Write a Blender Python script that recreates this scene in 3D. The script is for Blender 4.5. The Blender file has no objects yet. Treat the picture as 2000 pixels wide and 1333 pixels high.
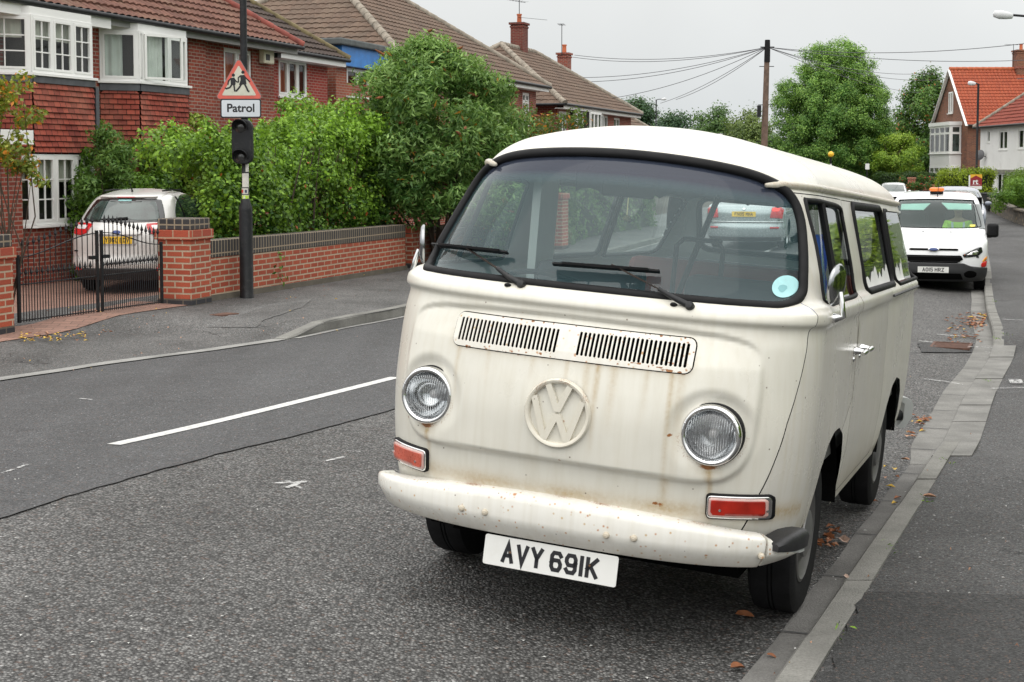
import bpy, bmesh, math, random
import numpy as np
from mathutils import Vector, Matrix
R = math.radians
random.seed(7); rng = np.random.default_rng(7)
scene = bpy.context.scene
COL = scene.collection

# ---------------------------------------------------------------- camera
CAMZ = 1.73
FPX, CX, CY, HZ = 2768.4, 1000.0, 501.2, 320.0      # calibrated lens of the photograph in its own pixels
PITCH = math.atan((CY-HZ)/FPX)
cam = bpy.data.cameras.new('camera'); camo = bpy.data.objects.new('camera', cam); COL.objects.link(camo)
cam.sensor_width = 36.0; cam.lens = 36*FPX/2000; cam.shift_y = -(666.5-CY)/2000
cam.clip_start = 0.05; cam.clip_end = 3000
camo.location = (0, 0, CAMZ); camo.rotation_euler = (R(90)-PITCH, 0, 0)
scene.camera = camo

# ---------------------------------------------------------------- sky, sun, exposure
SUN_EL, SUN_AZ = 56, 200          # azimuth the light comes from, clockwise from +Y
world = bpy.data.worlds.new('World'); scene.world = world; world.use_nodes = True
nt = world.node_tree; nt.nodes.clear()
def wn(t, **k):
    n = nt.nodes.new(t)
    for a, b in k.items(): setattr(n, a, b)
    return n
sky = wn('ShaderNodeTexSky', sky_type='NISHITA', sun_disc=False, sun_elevation=R(SUN_EL), sun_rotation=R(SUN_AZ), air_density=1.0, dust_density=6.0)
hs = wn('ShaderNodeHueSaturation'); hs.inputs['Saturation'].default_value = 0.25
nt.links.new(sky.outputs[0], hs.inputs['Color'])
tc = wn('ShaderNodeTexCoord'); sp = wn('ShaderNodeSeparateXYZ'); nt.links.new(tc.outputs['Generated'], sp.inputs[0])
ramp = wn('ShaderNodeValToRGB'); e = ramp.color_ramp.elements
e[0].position = 0.0; e[0].color = (0.285, 0.30, 0.305, 1)
e[1].position = 1.0; e[1].color = (0.86, 0.85, 0.83, 1)
m1 = e.new(0.12); m1.color = (0.345, 0.352, 0.35, 1)
m2 = e.new(0.45); m2.color = (0.66, 0.66, 0.65, 1)
nt.links.new(sp.outputs[2], ramp.inputs[0])
nz = wn('ShaderNodeTexNoise'); nz.inputs['Scale'].default_value = 2.2; nz.inputs['Detail'].default_value = 5
nt.links.new(tc.outputs['Generated'], nz.inputs['Vector'])
mr = wn('ShaderNodeMapRange'); mr.inputs['From Min'].default_value = .3; mr.inputs['From Max'].default_value = .7
mr.inputs['To Min'].default_value = 23.8; mr.inputs['To Max'].default_value = 29.4
nt.links.new(nz.outputs[0], mr.inputs[0])
mul = wn('ShaderNodeVectorMath', operation='SCALE'); nt.links.new(ramp.outputs[0], mul.inputs[0]); nt.links.new(mr.outputs[0], mul.inputs['Scale'])
mx = wn('ShaderNodeMixRGB'); mx.inputs[0].default_value = 0.93
nt.links.new(hs.outputs[0], mx.inputs[1]); nt.links.new(mul.outputs[0], mx.inputs[2])
bg = wn('ShaderNodeBackground'); bg.inputs['Strength'].default_value = 0.10
out = wn('ShaderNodeOutputWorld'); nt.links.new(mx.outputs[0], bg.inputs[0]); nt.links.new(bg.outputs[0], out.inputs[0])
sun = bpy.data.lights.new('sun', 'SUN'); sun.energy = 0.75; sun.angle = R(75); sun.color = (1.0, .96, .90)
suno = bpy.data.objects.new('sun', sun); COL.objects.link(suno)
sd = Vector((math.sin(R(SUN_AZ))*math.cos(R(SUN_EL)), math.cos(R(SUN_AZ))*math.cos(R(SUN_EL)), math.sin(R(SUN_EL))))
suno.rotation_euler = sd.to_track_quat('Z', 'Y').to_euler()
scene.view_settings.view_transform = 'Standard'; scene.view_settings.look = 'None'
scene.view_settings.exposure = 0.0; scene.view_settings.gamma = 1.0

# ---------------------------------------------------------------- small helpers
def ray(px, py):
    a, b = (px-CX)/FPX, (CY-py)/FPX
    return np.array([a, math.cos(PITCH)+math.sin(PITCH)*b, -math.sin(PITCH)+math.cos(PITCH)*b])
def at(px, py, D):
    d = ray(px, py); k = D/d[1]
    return np.array([d[0]*k, D, CAMZ+d[2]*k])
def pchip(xs, ys):
    xs = np.asarray(xs, float); ys = np.asarray(ys, float); h = np.diff(xs); dl = np.diff(ys)/h
    m = np.zeros(len(xs)); m[0] = dl[0]; m[-1] = dl[-1]
    for i in range(1, len(xs)-1):
        if dl[i-1]*dl[i] > 0:
            w1 = 2*h[i]+h[i-1]; w2 = h[i]+2*h[i-1]; m[i] = (w1+w2)/(w1/dl[i-1]+w2/dl[i])
    def f(x):
        x = np.clip(np.asarray(x, float), xs[0], xs[-1]); i = np.clip(np.searchsorted(xs, x)-1, 0, len(h)-1)
        t = (x-xs[i])/h[i]
        return ((2*t**3-3*t**2+1)*ys[i]+(t**3-2*t**2+t)*h[i]*m[i]+(-2*t**3+3*t**2)*ys[i+1]+(t**3-t**2)*h[i]*m[i+1])
    return f
def lin(xs, ys):
    xs = np.asarray(xs, float); ys = np.asarray(ys, float)
    def f(x):
        x = np.asarray(x, float)
        lo = ys[0]+(x-xs[0])*(ys[1]-ys[0])/(xs[1]-xs[0]); hi = ys[-1]+(x-xs[-1])*(ys[-1]-ys[-2])/(xs[-1]-xs[-2])
        return np.where(x < xs[0], lo, np.where(x > xs[-1], hi, np.interp(x, xs, ys)))
    return f
def sstep(a, b, x):
    t = np.clip((x-a)/(b-a), 0, 1); return t*t*(3-2*t)
def tag(o, label=None, cat=None, group=None, kind=None):
    for k, v in (('label', label), ('category', cat), ('group', group), ('kind', kind)):
        if v: o[k] = v
    return o
def thing(name, label, cat, loc=(0, 0, 0), rz=0.0, group=None):
    o = bpy.data.objects.new(name, None); COL.objects.link(o); o.empty_display_size = .2
    o.location = loc; o.rotation_euler = (0, 0, rz)
    return tag(o, label, cat, group)
def auto_uv(me):
    n = len(me.polygons)
    if not n: return
    no = np.empty(n*3); me.polygons.foreach_get('normal', no); no = no.reshape(-1, 3)
    co = np.empty(len(me.vertices)*3); me.vertices.foreach_get('co', co); co = co.reshape(-1, 3)
    lv = np.empty(len(me.loops), int); me.loops.foreach_get('vertex_index', lv)
    lt = np.empty(n, int); me.polygons.foreach_get('loop_total', lt)
    fi = np.repeat(np.arange(n), lt); N = no[fi]; P = co[lv]
    h = np.hypot(N[:, 0], N[:, 1]); flat = np.abs(N[:, 2]) > .8
    hs_ = np.where(h < 1e-6, 1, h)
    tx, ty = -N[:, 1]/hs_, N[:, 0]/hs_
    u = np.where(flat, P[:, 0], P[:, 0]*tx+P[:, 1]*ty); v = np.where(flat, P[:, 1], P[:, 2])
    uv = me.uv_layers.new(name='UVMap'); uv.data.foreach_set('uv', np.stack([u, v], 1).ravel())
def mk(name, V, F, m=None, parent=None, smooth=0, uv=True, attr=None, bevel=0):
    me = bpy.data.meshes.new(name)
    if isinstance(V, np.ndarray): V = V.tolist()
    if isinstance(F, np.ndarray): F = F.tolist()
    me.from_pydata(V, [], F); me.update()
    if uv: auto_uv(me)
    if attr:
        for an, (dom, vals) in attr.items():
            a = me.attributes.new(an, 'FLOAT', dom); a.data.foreach_set('value', np.asarray(vals, np.float32))
    if smooth:
        me.polygons.foreach_set('use_smooth', [True]*len(me.polygons))
        if smooth < 180: me.set_sharp_from_angle(angle=R(smooth))
    if m is not None: me.materials.append(m)
    o = bpy.data.objects.new(name, me); COL.objects.link(o)
    if parent is not None: o.parent = parent
    if bevel:
        b = o.modifiers.new('bevel', 'BEVEL'); b.width = bevel; b.segments = 2; b.limit_method = 'ANGLE'; b.angle_limit = R(40)
    return o
class MB:
    def __init__(s): s.V = []; s.F = []
    def add(s, V, F):
        b = len(s.V); s.V += [tuple(map(float, v)) for v in V]; s.F += [tuple(int(i)+b for i in f) for f in F]; return s
    def box(s, x0, x1, y0, y1, z0, z1, rz=0, c=None):
        V = [(x, y, z) for z in (z0, z1) for y in (y0, y1) for x in (x0, x1)]
        if rz:
            c = c or ((x0+x1)/2, (y0+y1)/2); cs, sn = math.cos(rz), math.sin(rz)
            V = [(c[0]+(x-c[0])*cs-(y-c[1])*sn, c[1]+(x-c[0])*sn+(y-c[1])*cs, z) for x, y, z in V]
        return s.add(V, [(0, 2, 3, 1), (4, 5, 7, 6), (0, 1, 5, 4), (2, 6, 7, 3), (0, 4, 6, 2), (1, 3, 7, 5)])
    def bar(s, a, b, w, h=None, up=(0, 0, 1)):          # rectangular bar from a to b
        a, b = Vector(a), Vector(b); h = h or w; d = (b-a).normalized(); u = Vector(up)
        if abs(d.dot(u)) > .99: u = Vector((0, 1, 0))
        x = d.cross(u).normalized(); y = x.cross(d)
        V = [p+x*sx*w/2+y*sy*h/2 for p in (a, b) for sx, sy in ((-1, -1), (1, -1), (1, 1), (-1, 1))]
        return s.add(V, [(3, 2, 1, 0), (4, 5, 6, 7), (0, 1, 5, 4), (1, 2, 6, 5), (2, 3, 7, 6), (3, 0, 4, 7)])
    def tube(s, pts, r, n=8, cap=True):
        pts = [Vector(p) for p in pts]; rs = r if hasattr(r, '__len__') else [r]*len(pts); V = []; F = []
        t0 = (pts[1]-pts[0]).normalized(); u = Vector((0, 0, 1)) if abs(t0.z) < .9 else Vector((1, 0, 0)); x = t0.cross(u).normalized()
        for i, p in enumerate(pts):
            t = (pts[min(i+1, len(pts)-1)]-pts[max(i-1, 0)]).normalized(); x = (x-t*x.dot(t)).normalized(); y = t.cross(x)
            V += [p+(x*math.cos(2*math.pi*k/n)+y*math.sin(2*math.pi*k/n))*rs[i] for k in range(n)]
        for i in range(len(pts)-1):
            F += [(i*n+k, i*n+(k+1) % n, (i+1)*n+(k+1) % n, (i+1)*n+k) for k in range(n)]
        if cap: F += [tuple(range(n))[::-1], tuple(range((len(pts)-1)*n, len(pts)*n))]
        return s.add(V, F)
    def lathe(s, prof, n=32, M=None, closed=False):      # prof: (r, h) pairs, spun round local Z, then moved by M
        M = M or Matrix(); V = []; F = []; k = len(prof)
        for i in range(n):
            a = 2*math.pi*i/n; V += [M @ Vector((r*math.cos(a), r*math.sin(a), h)) for r, h in prof]
        for i in range(n):
            j = (i+1) % n
            for q in range(k if closed else k-1):
                p = (q+1) % k; F.append((i*k+q, j*k+q, j*k+p, i*k+p))
        return s.add(V, F)
    def prism(s, poly, z0, z1, M=None):                  # 2-D outline extruded along local Z
        M = M or Matrix(); n = len(poly)
        V = [M @ Vector((x, y, z)) for z in (z0, z1) for x, y in poly]
        return s.add(V, [tuple(range(n))[::-1], tuple(range(n, 2*n))]+[(i, (i+1) % n, n+(i+1) % n, n+i) for i in range(n)])
    def ribbon(s, pts, w, z, closed=False, M=None):      # flat stroke in local XY with mitred joins
        M = M or Matrix(); P = [Vector((p[0], p[1])) for p in pts]; n = len(P); V = []; F = []
        for i, p in enumerate(P):
            a = P[i-1] if (i > 0 or closed) else None; b = P[(i+1) % n] if (i < n-1 or closed) else None
            d1 = (p-a).normalized() if a is not None else (b-p).normalized(); d2 = (b-p).normalized() if b is not None else d1
            n1 = Vector((-d1.y, d1.x)); n2 = Vector((-d2.y, d2.x)); m = (n1+n2)
            m = m/max(.35, m.length_squared)*2 if m.length > 1e-6 else n1
            V += [M @ Vector((*(p+m*w/2), z)), M @ Vector((*(p-m*w/2), z))]
        for i in range(n if closed else n-1):
            j = (i+1) % n; F.append((2*i, 2*i+1, 2*j+1, 2*j))
        return s.add(V, F)
    def build(s, name, m=None, parent=None, smooth=0, bevel=0, **k): return mk(name, s.V, s.F, m, parent, smooth, bevel=bevel, **k)
def axis_m(o, zdir, up=(0, 0, 1)):                       # matrix with local Z along zdir
    z = Vector(zdir).normalized(); u = Vector(up)
    if abs(z.dot(u)) > .99: u = Vector((0, 1, 0))
    x = u.cross(z).normalized(); y = z.cross(x); M = Matrix((x, y, z)).transposed().to_4x4(); M.translation = Vector(o); return M
def rrect(hx, hy, r, n=6, cx=0, cy=0):
    P = []
    for sx, sy, a0 in ((1, 1, 0), (-1, 1, 90), (-1, -1, 180), (1, -1, 270)):
        for k in range(n+1):
            a = R(a0+90*k/n); P.append((cx+sx*(hx-r)+r*math.cos(a), cy+sy*(hy-r)+r*math.sin(a)))
    return P
def smooth_loop(pts, n=8):                               # closed Catmull-Rom
    P = np.array(pts, float); k = len(P); o = []
    for i in range(k):
        a, b, c, d = P[i-1], P[i], P[(i+1) % k], P[(i+2) % k]
        for t in np.arange(n)/n:
            o.append(.5*((2*b)+(-a+c)*t+(2*a-5*b+4*c-d)*t*t+(-a+3*b-3*c+d)*t**3))
    return np.array(o)
def sdf(poly, U, Vv):                                    # signed distance, negative inside
    P = np.asarray(poly, float); U = np.asarray(U, float); Vv = np.asarray(Vv, float)
    d = np.full(U.shape, 1e9); ins = np.zeros(U.shape, bool); n = len(P)
    for i in range(n):
        a, b = P[i-1], P[i]; ex, ey = b-a; wx, wy = U-a[0], Vv-a[1]
        t = np.clip((wx*ex+wy*ey)/max(ex*ex+ey*ey, 1e-12), 0, 1); d = np.minimum(d, (wx-ex*t)**2+(wy-ey*t)**2)
        c = ((a[1] > Vv) != (b[1] > Vv)) & (U < (b[0]-a[0])*(Vv-a[1])/(b[1]-a[1]+1e-15)+a[0]); ins ^= c
    return np.where(ins, -1, 1)*np.sqrt(d)
def clip(V, F, phi):                                     # keep phi >= 0, cutting faces along phi = 0
    V = [tuple(v) for v in np.asarray(V, float)]; phi = list(map(float, phi)); cache = {}; out_ = []
    for f in F:
        s_ = [phi[i] >= 0 for i in f]
        if all(s_): out_.append(tuple(f)); continue
        if not any(s_): continue
        g = []; n = len(f)
        for k in range(n):
            i, j = f[k], f[(k+1) % n]
            if s_[k]: g.append(i)
            if s_[k] != s_[(k+1) % n]:
                key = (min(i, j), max(i, j))
                if key not in cache:
                    t = phi[i]/(phi[i]-phi[j]); a, b = V[i], V[j]
                    cache[key] = len(V); V.append(tuple(a[q]+(b[q]-a[q])*t for q in range(3))); phi.append(0.0)
                g.append(cache[key])
        if len(g) > 2: out_.append(tuple(g))
    return np.array(V), out_
def prune(V, F):
    V = np.asarray(V); used = sorted({i for f in F for i in f}); mp = {a: b for b, a in enumerate(used)}
    return V[used], [tuple(mp[i] for i in f) for f in F]
def text_mesh(txt, size, bold=0.0, extrude=0.0):
    c = bpy.data.curves.new('t', 'FONT'); c.body = txt; c.size = size; c.align_x = 'CENTER'; c.align_y = 'CENTER'; c.offset = bold; c.extrude = extrude
    o = bpy.data.objects.new('t', c); COL.objects.link(o); dg = bpy.context.evaluated_depsgraph_get(); me = o.evaluated_get(dg).to_mesh()
    V = [tuple(v.co) for v in me.vertices]; F = [tuple(p.vertices) for p in me.polygons]
    bpy.data.objects.remove(o); bpy.data.curves.remove(c); return V, F
GL = {'A': [[(0, 0), (.5, 1), (1, 0)], [(.2, .33), (.8, .33)]], 'V': [[(0, 1), (.5, 0), (1, 1)]], 'Y': [[(0, 1), (.5, .45), (1, 1)], [(.5, .5), (.5, 0)]],
 '6': [[(1, .84), (.8, 1), (.2, 1), (0, .82), (0, .2), (.2, 0), (.8, 0), (1, .2), (1, .38), (.8, .57), (.2, .57), (0, .42)]],
 '9': [[(0, .16), (.2, 0), (.8, 0), (1, .18), (1, .8), (.8, 1), (.2, 1), (0, .8), (0, .62), (.2, .43), (.8, .43), (1, .58)]],
 '1': [[(.5, 0), (.5, 1)]], 'K': [[(0, 0), (0, 1)], [(1, 1), (0, .4)], [(.3, .6), (1, 0)]], 'I': [[(.5, 0), (.5, 1)]],
 'O': [[(.2, 0), (.8, 0), (1, .2), (1, .8), (.8, 1), (.2, 1), (0, .8), (0, .2), (.2, 0), (.5, 0)]],
 '5': [[(1, 1), (.05, 1), (.05, .56), (.75, .58), (1, .4), (1, .18), (.78, 0), (.2, 0), (0, .15)]],
 'H': [[(0, 0), (0, 1)], [(1, 0), (1, 1)], [(0, .52), (1, .52)]], 'R': [[(0, 0), (0, 1), (.8, 1), (1, .82), (1, .64), (.8, .46), (0, .46)], [(.5, .46), (1, 0)]],
 'Z': [[(0, 1), (1, 1), (0, 0), (1, 0)]], 'B': [[(0, 0), (0, 1), (.8, 1), (1, .84), (1, .66), (.85, .53), (0, .53)], [(.85, .53), (1, .38), (1, .18), (.8, 0), (0, 0)]],
 'E': [[(1, 1), (0, 1), (0, 0), (1, 0)], [(0, .52), (.85, .52)]], 'D': [[(0, 0), (0, 1), (.7, 1), (1, .75), (1, .25), (.7, 0), (0, 0), (0, .3)]],
 'F': [[(1, 1), (0, 1), (0, 0)], [(0, .52), (.85, .52)]], 'N': [[(0, 0), (0, 1), (1, 0), (1, 1)]], 'M': [[(0, 0), (0, 1), (.5, .4), (1, 1), (1, 0)]],
 'W': [[(0, 1), (.25, 0), (.5, .7), (.75, 0), (1, 1)]]}
GL['0'] = GL['O']
def plate_text(mb, txt, h, M, w=None, sw=None, gap=None, space=None):  # registration lettering, centred on M's origin
    w = w or h*.63; sw = sw or h*.175; gap = gap or h*.14; space = space or h*.42; x = 0; items = []
    for c in txt:
        if c == ' ': x += space-gap; continue
        cw = sw if c in '1I' else w
        items.append((c, x, cw)); x += cw+gap
    tot = x-gap
    for c, x0, cw in items:
        for st in GL[c]:
            P = [(x0-tot/2+sw/2+(p[0]*(cw-sw) if c not in '1I' else 0), -h/2+sw/2+p[1]*(h-sw)) for p in st]
            P2 = list(P)                                   # butt ends reach the full height
            for e_ in (0, -1):
                nx = P[1] if e_ == 0 else P[-2]; d = Vector(P[e_])-Vector(nx); d.normalize(); P2[e_] = (P[e_][0]+d.x*sw*.45, P[e_][1]+d.y*sw*.45)
            mb.ribbon(P2, sw, 0, False, M)

# ---------------------------------------------------------------- materials
MATS = {}
class NT:
    def __init__(s, name):
        s.m = bpy.data.materials.new(name); s.m.use_nodes = True; s.t = s.m.node_tree; s.t.nodes.clear()
        s.o = s.n('ShaderNodeOutputMaterial'); s.tc = None
    def n(s, typ, ins=None, **k):
        x = s.t.nodes.new(typ)
        for a, b in k.items(): setattr(x, a, b)
        for a, b in (ins or {}).items(): s.set(x, a, b)
        return x
    def set(s, x, a, b):
        i = x.inputs[a]
        if isinstance(b, bpy.types.NodeSocket): s.t.links.new(b, i)
        elif isinstance(b, bpy.types.Node): s.t.links.new(b.outputs[0], i)
        elif hasattr(b, '__len__') and len(b) == 3 and i.type == 'RGBA': i.default_value = (*b, 1)
        else: i.default_value = b
    def co(s, k='Object'):
        if not s.tc: s.tc = s.n('ShaderNodeTexCoord')
        return s.tc.outputs[k]
    def map(s, src, scale=(1, 1, 1), rot=(0, 0, 0), loc=(0, 0, 0)): return s.n('ShaderNodeMapping', {'Vector': src, 'Scale': scale, 'Rotation': rot, 'Location': loc})
    def noise(s, sc, det=4, src=None, rough=.55): return s.n('ShaderNodeTexNoise', {'Vector': src or s.co(), 'Scale': sc, 'Detail': det, 'Roughness': rough})
    def voro(s, sc, src=None, feature='F1', rnd=1): return s.n('ShaderNodeTexVoronoi', {'Vector': src or s.co(), 'Scale': sc, 'Randomness': rnd}, feature=feature)
    def rng(s, v, a, b, c=0, d=1): return s.n('ShaderNodeMapRange', {0: v, 1: a, 2: b, 3: c, 4: d})
    def mix(s, f, a, b, mode='MIX'): return s.n('ShaderNodeMixRGB', {0: f, 1: a, 2: b}, blend_type=mode)
    def math(s, op, a, b=0.0): return s.n('ShaderNodeMath', {0: a, 1: b}, operation=op)
    def attr(s, name): return s.n('ShaderNodeAttribute', attribute_name=name).outputs['Fac']
    def bump(s, h, st=.3, dist=.01): return s.n('ShaderNodeBump', {'Height': h, 'Strength': st, 'Distance': dist})
    def bsdf(s, **k):
        b = s.n('ShaderNodeBsdfPrincipled'); names = dict(col='Base Color', rough='Roughness', metal='Metallic', nrm='Normal', spec='Specular IOR Level', coat='Coat Weight', emit='Emission Color', estr='Emission Strength', alpha='Alpha')
        for a, v in k.items(): s.set(b, names.get(a, a), v)
        return b
    def done(s, sh): s.t.links.new(sh.outputs[0], s.o.inputs[0]); return s.m
def plain(name, col, rough=.5, metal=0, spec=.5, vary=.12, sc=3.0, coat=0, grime=None):
    if name in MATS: return MATS[name]
    t = NT(name); n = t.noise(sc, 6); c = t.mix(t.rng(n, .3, .7), tuple(x*(1-vary) for x in col), tuple(min(1, x*(1+vary)) for x in col))
    if grime: c = t.mix(t.rng(t.noise(sc*2.3, 8, rough=.7), .52, .75, 0, grime[1]), c, grime[0])
    n2 = t.noise(sc*8, 3)
    MATS[name] = t.done(t.bsdf(col=c, rough=t.rng(n2, .3, .7, max(.02, rough-.06), min(1, rough+.06)), metal=metal, spec=spec, coat=coat)); return MATS[name]
def brickmat(name, c1, c2, mortar, bump=.5, scale=1.0, bw=.225, rh=.075, ms=.010, off=.5, stain=(.1, .09, .08), stain_amt=.35, squash=1, rough=.85, uv=True):
    t = NT(name); uvs = t.co('UV' if uv else 'Object')
    w = t.noise(3, 2, uvs); wob = t.n('ShaderNodeVectorMath', {0: uvs, 1: t.n('ShaderNodeVectorMath', {0: w.outputs['Color'], 'Scale': .006}, operation='SCALE').outputs[0]}, operation='ADD').outputs[0]
    b = t.n('ShaderNodeTexBrick', {'Vector': wob, 'Color1': c1, 'Color2': c2, 'Mortar': mortar, 'Scale': 1.0/scale, 'Mortar Size': ms, 'Mortar Smooth': .15, 'Bias': 0.0, 'Brick Width': bw, 'Row Height': rh}, offset=off)
    big = t.noise(.8, 5, uvs); fine = t.noise(60, 4, uvs)
    c = t.mix(t.rng(big, .42, .72, 0, stain_amt), b.outputs[0], stain)
    c = t.mix(.35, c, t.mix(1, c, t.rng(fine, .3, .7, .55, 1.35), 'MULTIPLY'))
    h = t.math('ADD', t.math('MULTIPLY', b.outputs['Fac'], -1), t.math('MULTIPLY', fine, .35))
    return t.done(t.bsdf(col=c, rough=rough, nrm=t.bump(h, bump, .008), spec=.3))
def thin_fresnel(t):                                     # the same from either side of a thin sheet
    lw = t.n('ShaderNodeLayerWeight', {'Blend': .5}); return t.math('ADD', .04, t.math('MULTIPLY', .96, t.math('POWER', lw.outputs['Facing'], 5.0)))
def glassmat(name, tint, refl=1.0, haze=0.0, hazecol=(.5, .55, .6)):
    t = NT(name); tr = t.n('ShaderNodeBsdfTransparent', {'Color': tint}); gl = t.n('ShaderNodeBsdfGlossy', {'Color': (1, 1, 1), 'Roughness': .02})
    base = tr
    if haze:
        df = t.n('ShaderNodeBsdfDiffuse', {'Color': hazecol}); base = t.n('ShaderNodeMixShader', {0: haze, 1: tr.outputs[0], 2: df.outputs[0]})
    return t.done(t.n('ShaderNodeMixShader', {0: t.math('MULTIPLY', thin_fresnel(t), refl), 1: base.outputs[0], 2: gl.outputs[0]}))
white = plain('white_upvc', (.80, .80, .78), .35, vary=.03, sc=1.2)
black = plain('black_rubber', (.008, .008, .009), .62, vary=.3, spec=.22)
blackpaint = plain('black_metal', (.012, .013, .015), .45, spec=.35, vary=.35, sc=6, grime=((.09, .085, .08), .35))
chrome = plain('chrome', (.82, .82, .82), .10, 1.0, vary=.06, sc=9)
tyrem = plain('tyre_rubber', (.010, .010, .011), .8, vary=.35, sc=14, spec=.25)
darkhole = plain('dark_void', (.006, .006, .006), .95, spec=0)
glass = glassmat('window_glass', (.86, .90, .88))
carglass = glassmat('car_glass', (.16, .19, .18), 1.3)
shadeglass = glassmat('dark_car_glass', (.045, .055, .055), 1.0)
paintwhite = plain('white_car_paint', (.82, .83, .84), .22, vary=.03, sc=1, coat=.6)
redlens = plain('red_lens', (.55, .012, .015), .12, vary=.15, sc=8, coat=.5)
clearlens = plain('clear_lens', (.75, .72, .72), .08, vary=.1, sc=20, coat=.8)
amber = plain('amber_lens', (.85, .20, .02), .15, vary=.15, sc=9, coat=.5)
platewhite = plain('plate_white', (.78, .78, .75), .35, vary=.04, grime=((.5, .47, .4), .25))
plateyellow = plain('plate_yellow', (.80, .50, .02), .35, vary=.05)
letterblack = plain('plate_letter_black', (.012, .012, .015), .4, vary=.2)
silver = plain('silver_metal', (.58, .58, .58), .3, .8, vary=.08, sc=7)
trimgrey = plain('dark_plastic_trim', (.035, .036, .038), .55, vary=.15, sc=9)
# ---------------------------------------------------------------- the lie of the land
xr = pchip([-12, -6, 4.58, 7.65, 9.82, 12.57, 16.4, 20.4, 24.1, 27.7, 56, 87, 160, 260, 400], [-5.94, -3.47, .862, 2.10, 2.984, 4.05, 5.60, 6.86, 8.06, 9.26, 18, 26, 44, 62, 80])     # right-hand kerb
hr = pchip([-12, 0, 4.92, 9.6, 16, 23.5, 32, 56, 87, 160, 400], [-1.2, -1.56, -1.79, -2.02, -2.14, -2.2, -2.2, -2.35, -2.62, -2.8, -2.9])
gx = pchip([-3, 0, 2.6, 4.2, 5.5, 8.5, 12], [0, 0, .205, .285, .285, .20, .20])
def Hroad(x, y):
    return CAMZ+hr(y)+gx(xr(y)-x)*1.0
def hit(px, py, fn, off=0.0):
    d = ray(px, py); D = 10.0
    for _ in range(80):
        x = d[0]/d[1]*D; z = float(fn(x, D))+off; nD = (z-CAMZ)*d[1]/d[2]; D = .5*D+.5*nD
    return np.array([d[0]/d[1]*D, D, CAMZ+d[2]/d[1]*D])
kl = [hit(px, py, Hroad, .02) for px, py in ((0, 741), (250, 704), (420, 682), (565, 660))]+[hit(px, py, Hroad, .0) for px, py in ((637, 648), (787, 619))]
ky = [p[1] for p in kl]; kx = [p[0] for p in kl]; sl = (kx[3]-kx[0])/(ky[3]-ky[0])
xl = pchip([-12, -6]+ky+[28.9, 56, 87, 160, 260, 400], [kx[0]-sl*(ky[0]+12), kx[0]-sl*(ky[0]+6)]+kx+[1.6, 9.9, 17.8, 35.5, 53.5, 71.5])
YK = ky[3]                                               # where the raised kerb on the far side begins
def offL(y): return .006+.115*sstep(YK-.1, YK+1.0, y)
def offR(y): return .065-.045*sstep(9.2, 9.9, y)+.09*sstep(15.6, 17.2, y)
def Hleft(x, y):
    d = np.clip((xl(y)-x)*.93, 0, 3); return Hroad(xl(y), y)+offL(y)+.03*d
def Hgard(x, y):                                         # gardens and drive fall away towards the houses
    n = -math.sin(R(90-18.7))*np.asarray(x)+math.cos(R(90-18.7))*np.asarray(y); return Hleft(x, y)-.36*sstep(9.9, 13.5, n)
def Hright(x, y):
    d = np.clip((x-xr(y))*.93, 0, 4); return Hroad(xr(y), y)+offR(y)+.015*d
def strip(name, fa, fb, ys, nx, zf, m, kind='structure', dz=0.0):
    ys = np.asarray(ys, float); V = []; F = []
    for y in ys:
        a, b = float(fa(y)), float(fb(y))
        for i in range(nx+1):
            x = a+(b-a)*i/nx; V.append((x, y, float(zf(x, y))+dz))
    for j in range(len(ys)-1):
        for i in range(nx):
            k = j*(nx+1)+i; F.append((k, k+1, k+nx+2, k+nx+1))
    return tag(mk(name, V, F, m, smooth=180), kind=kind)
def ysamp(y0, y1, near=.25): 
    o = [y0]
    while o[-1] < y1: o.append(o[-1]+max(near, .012*abs(o[-1])))
    o[-1] = y1; return o

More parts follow.
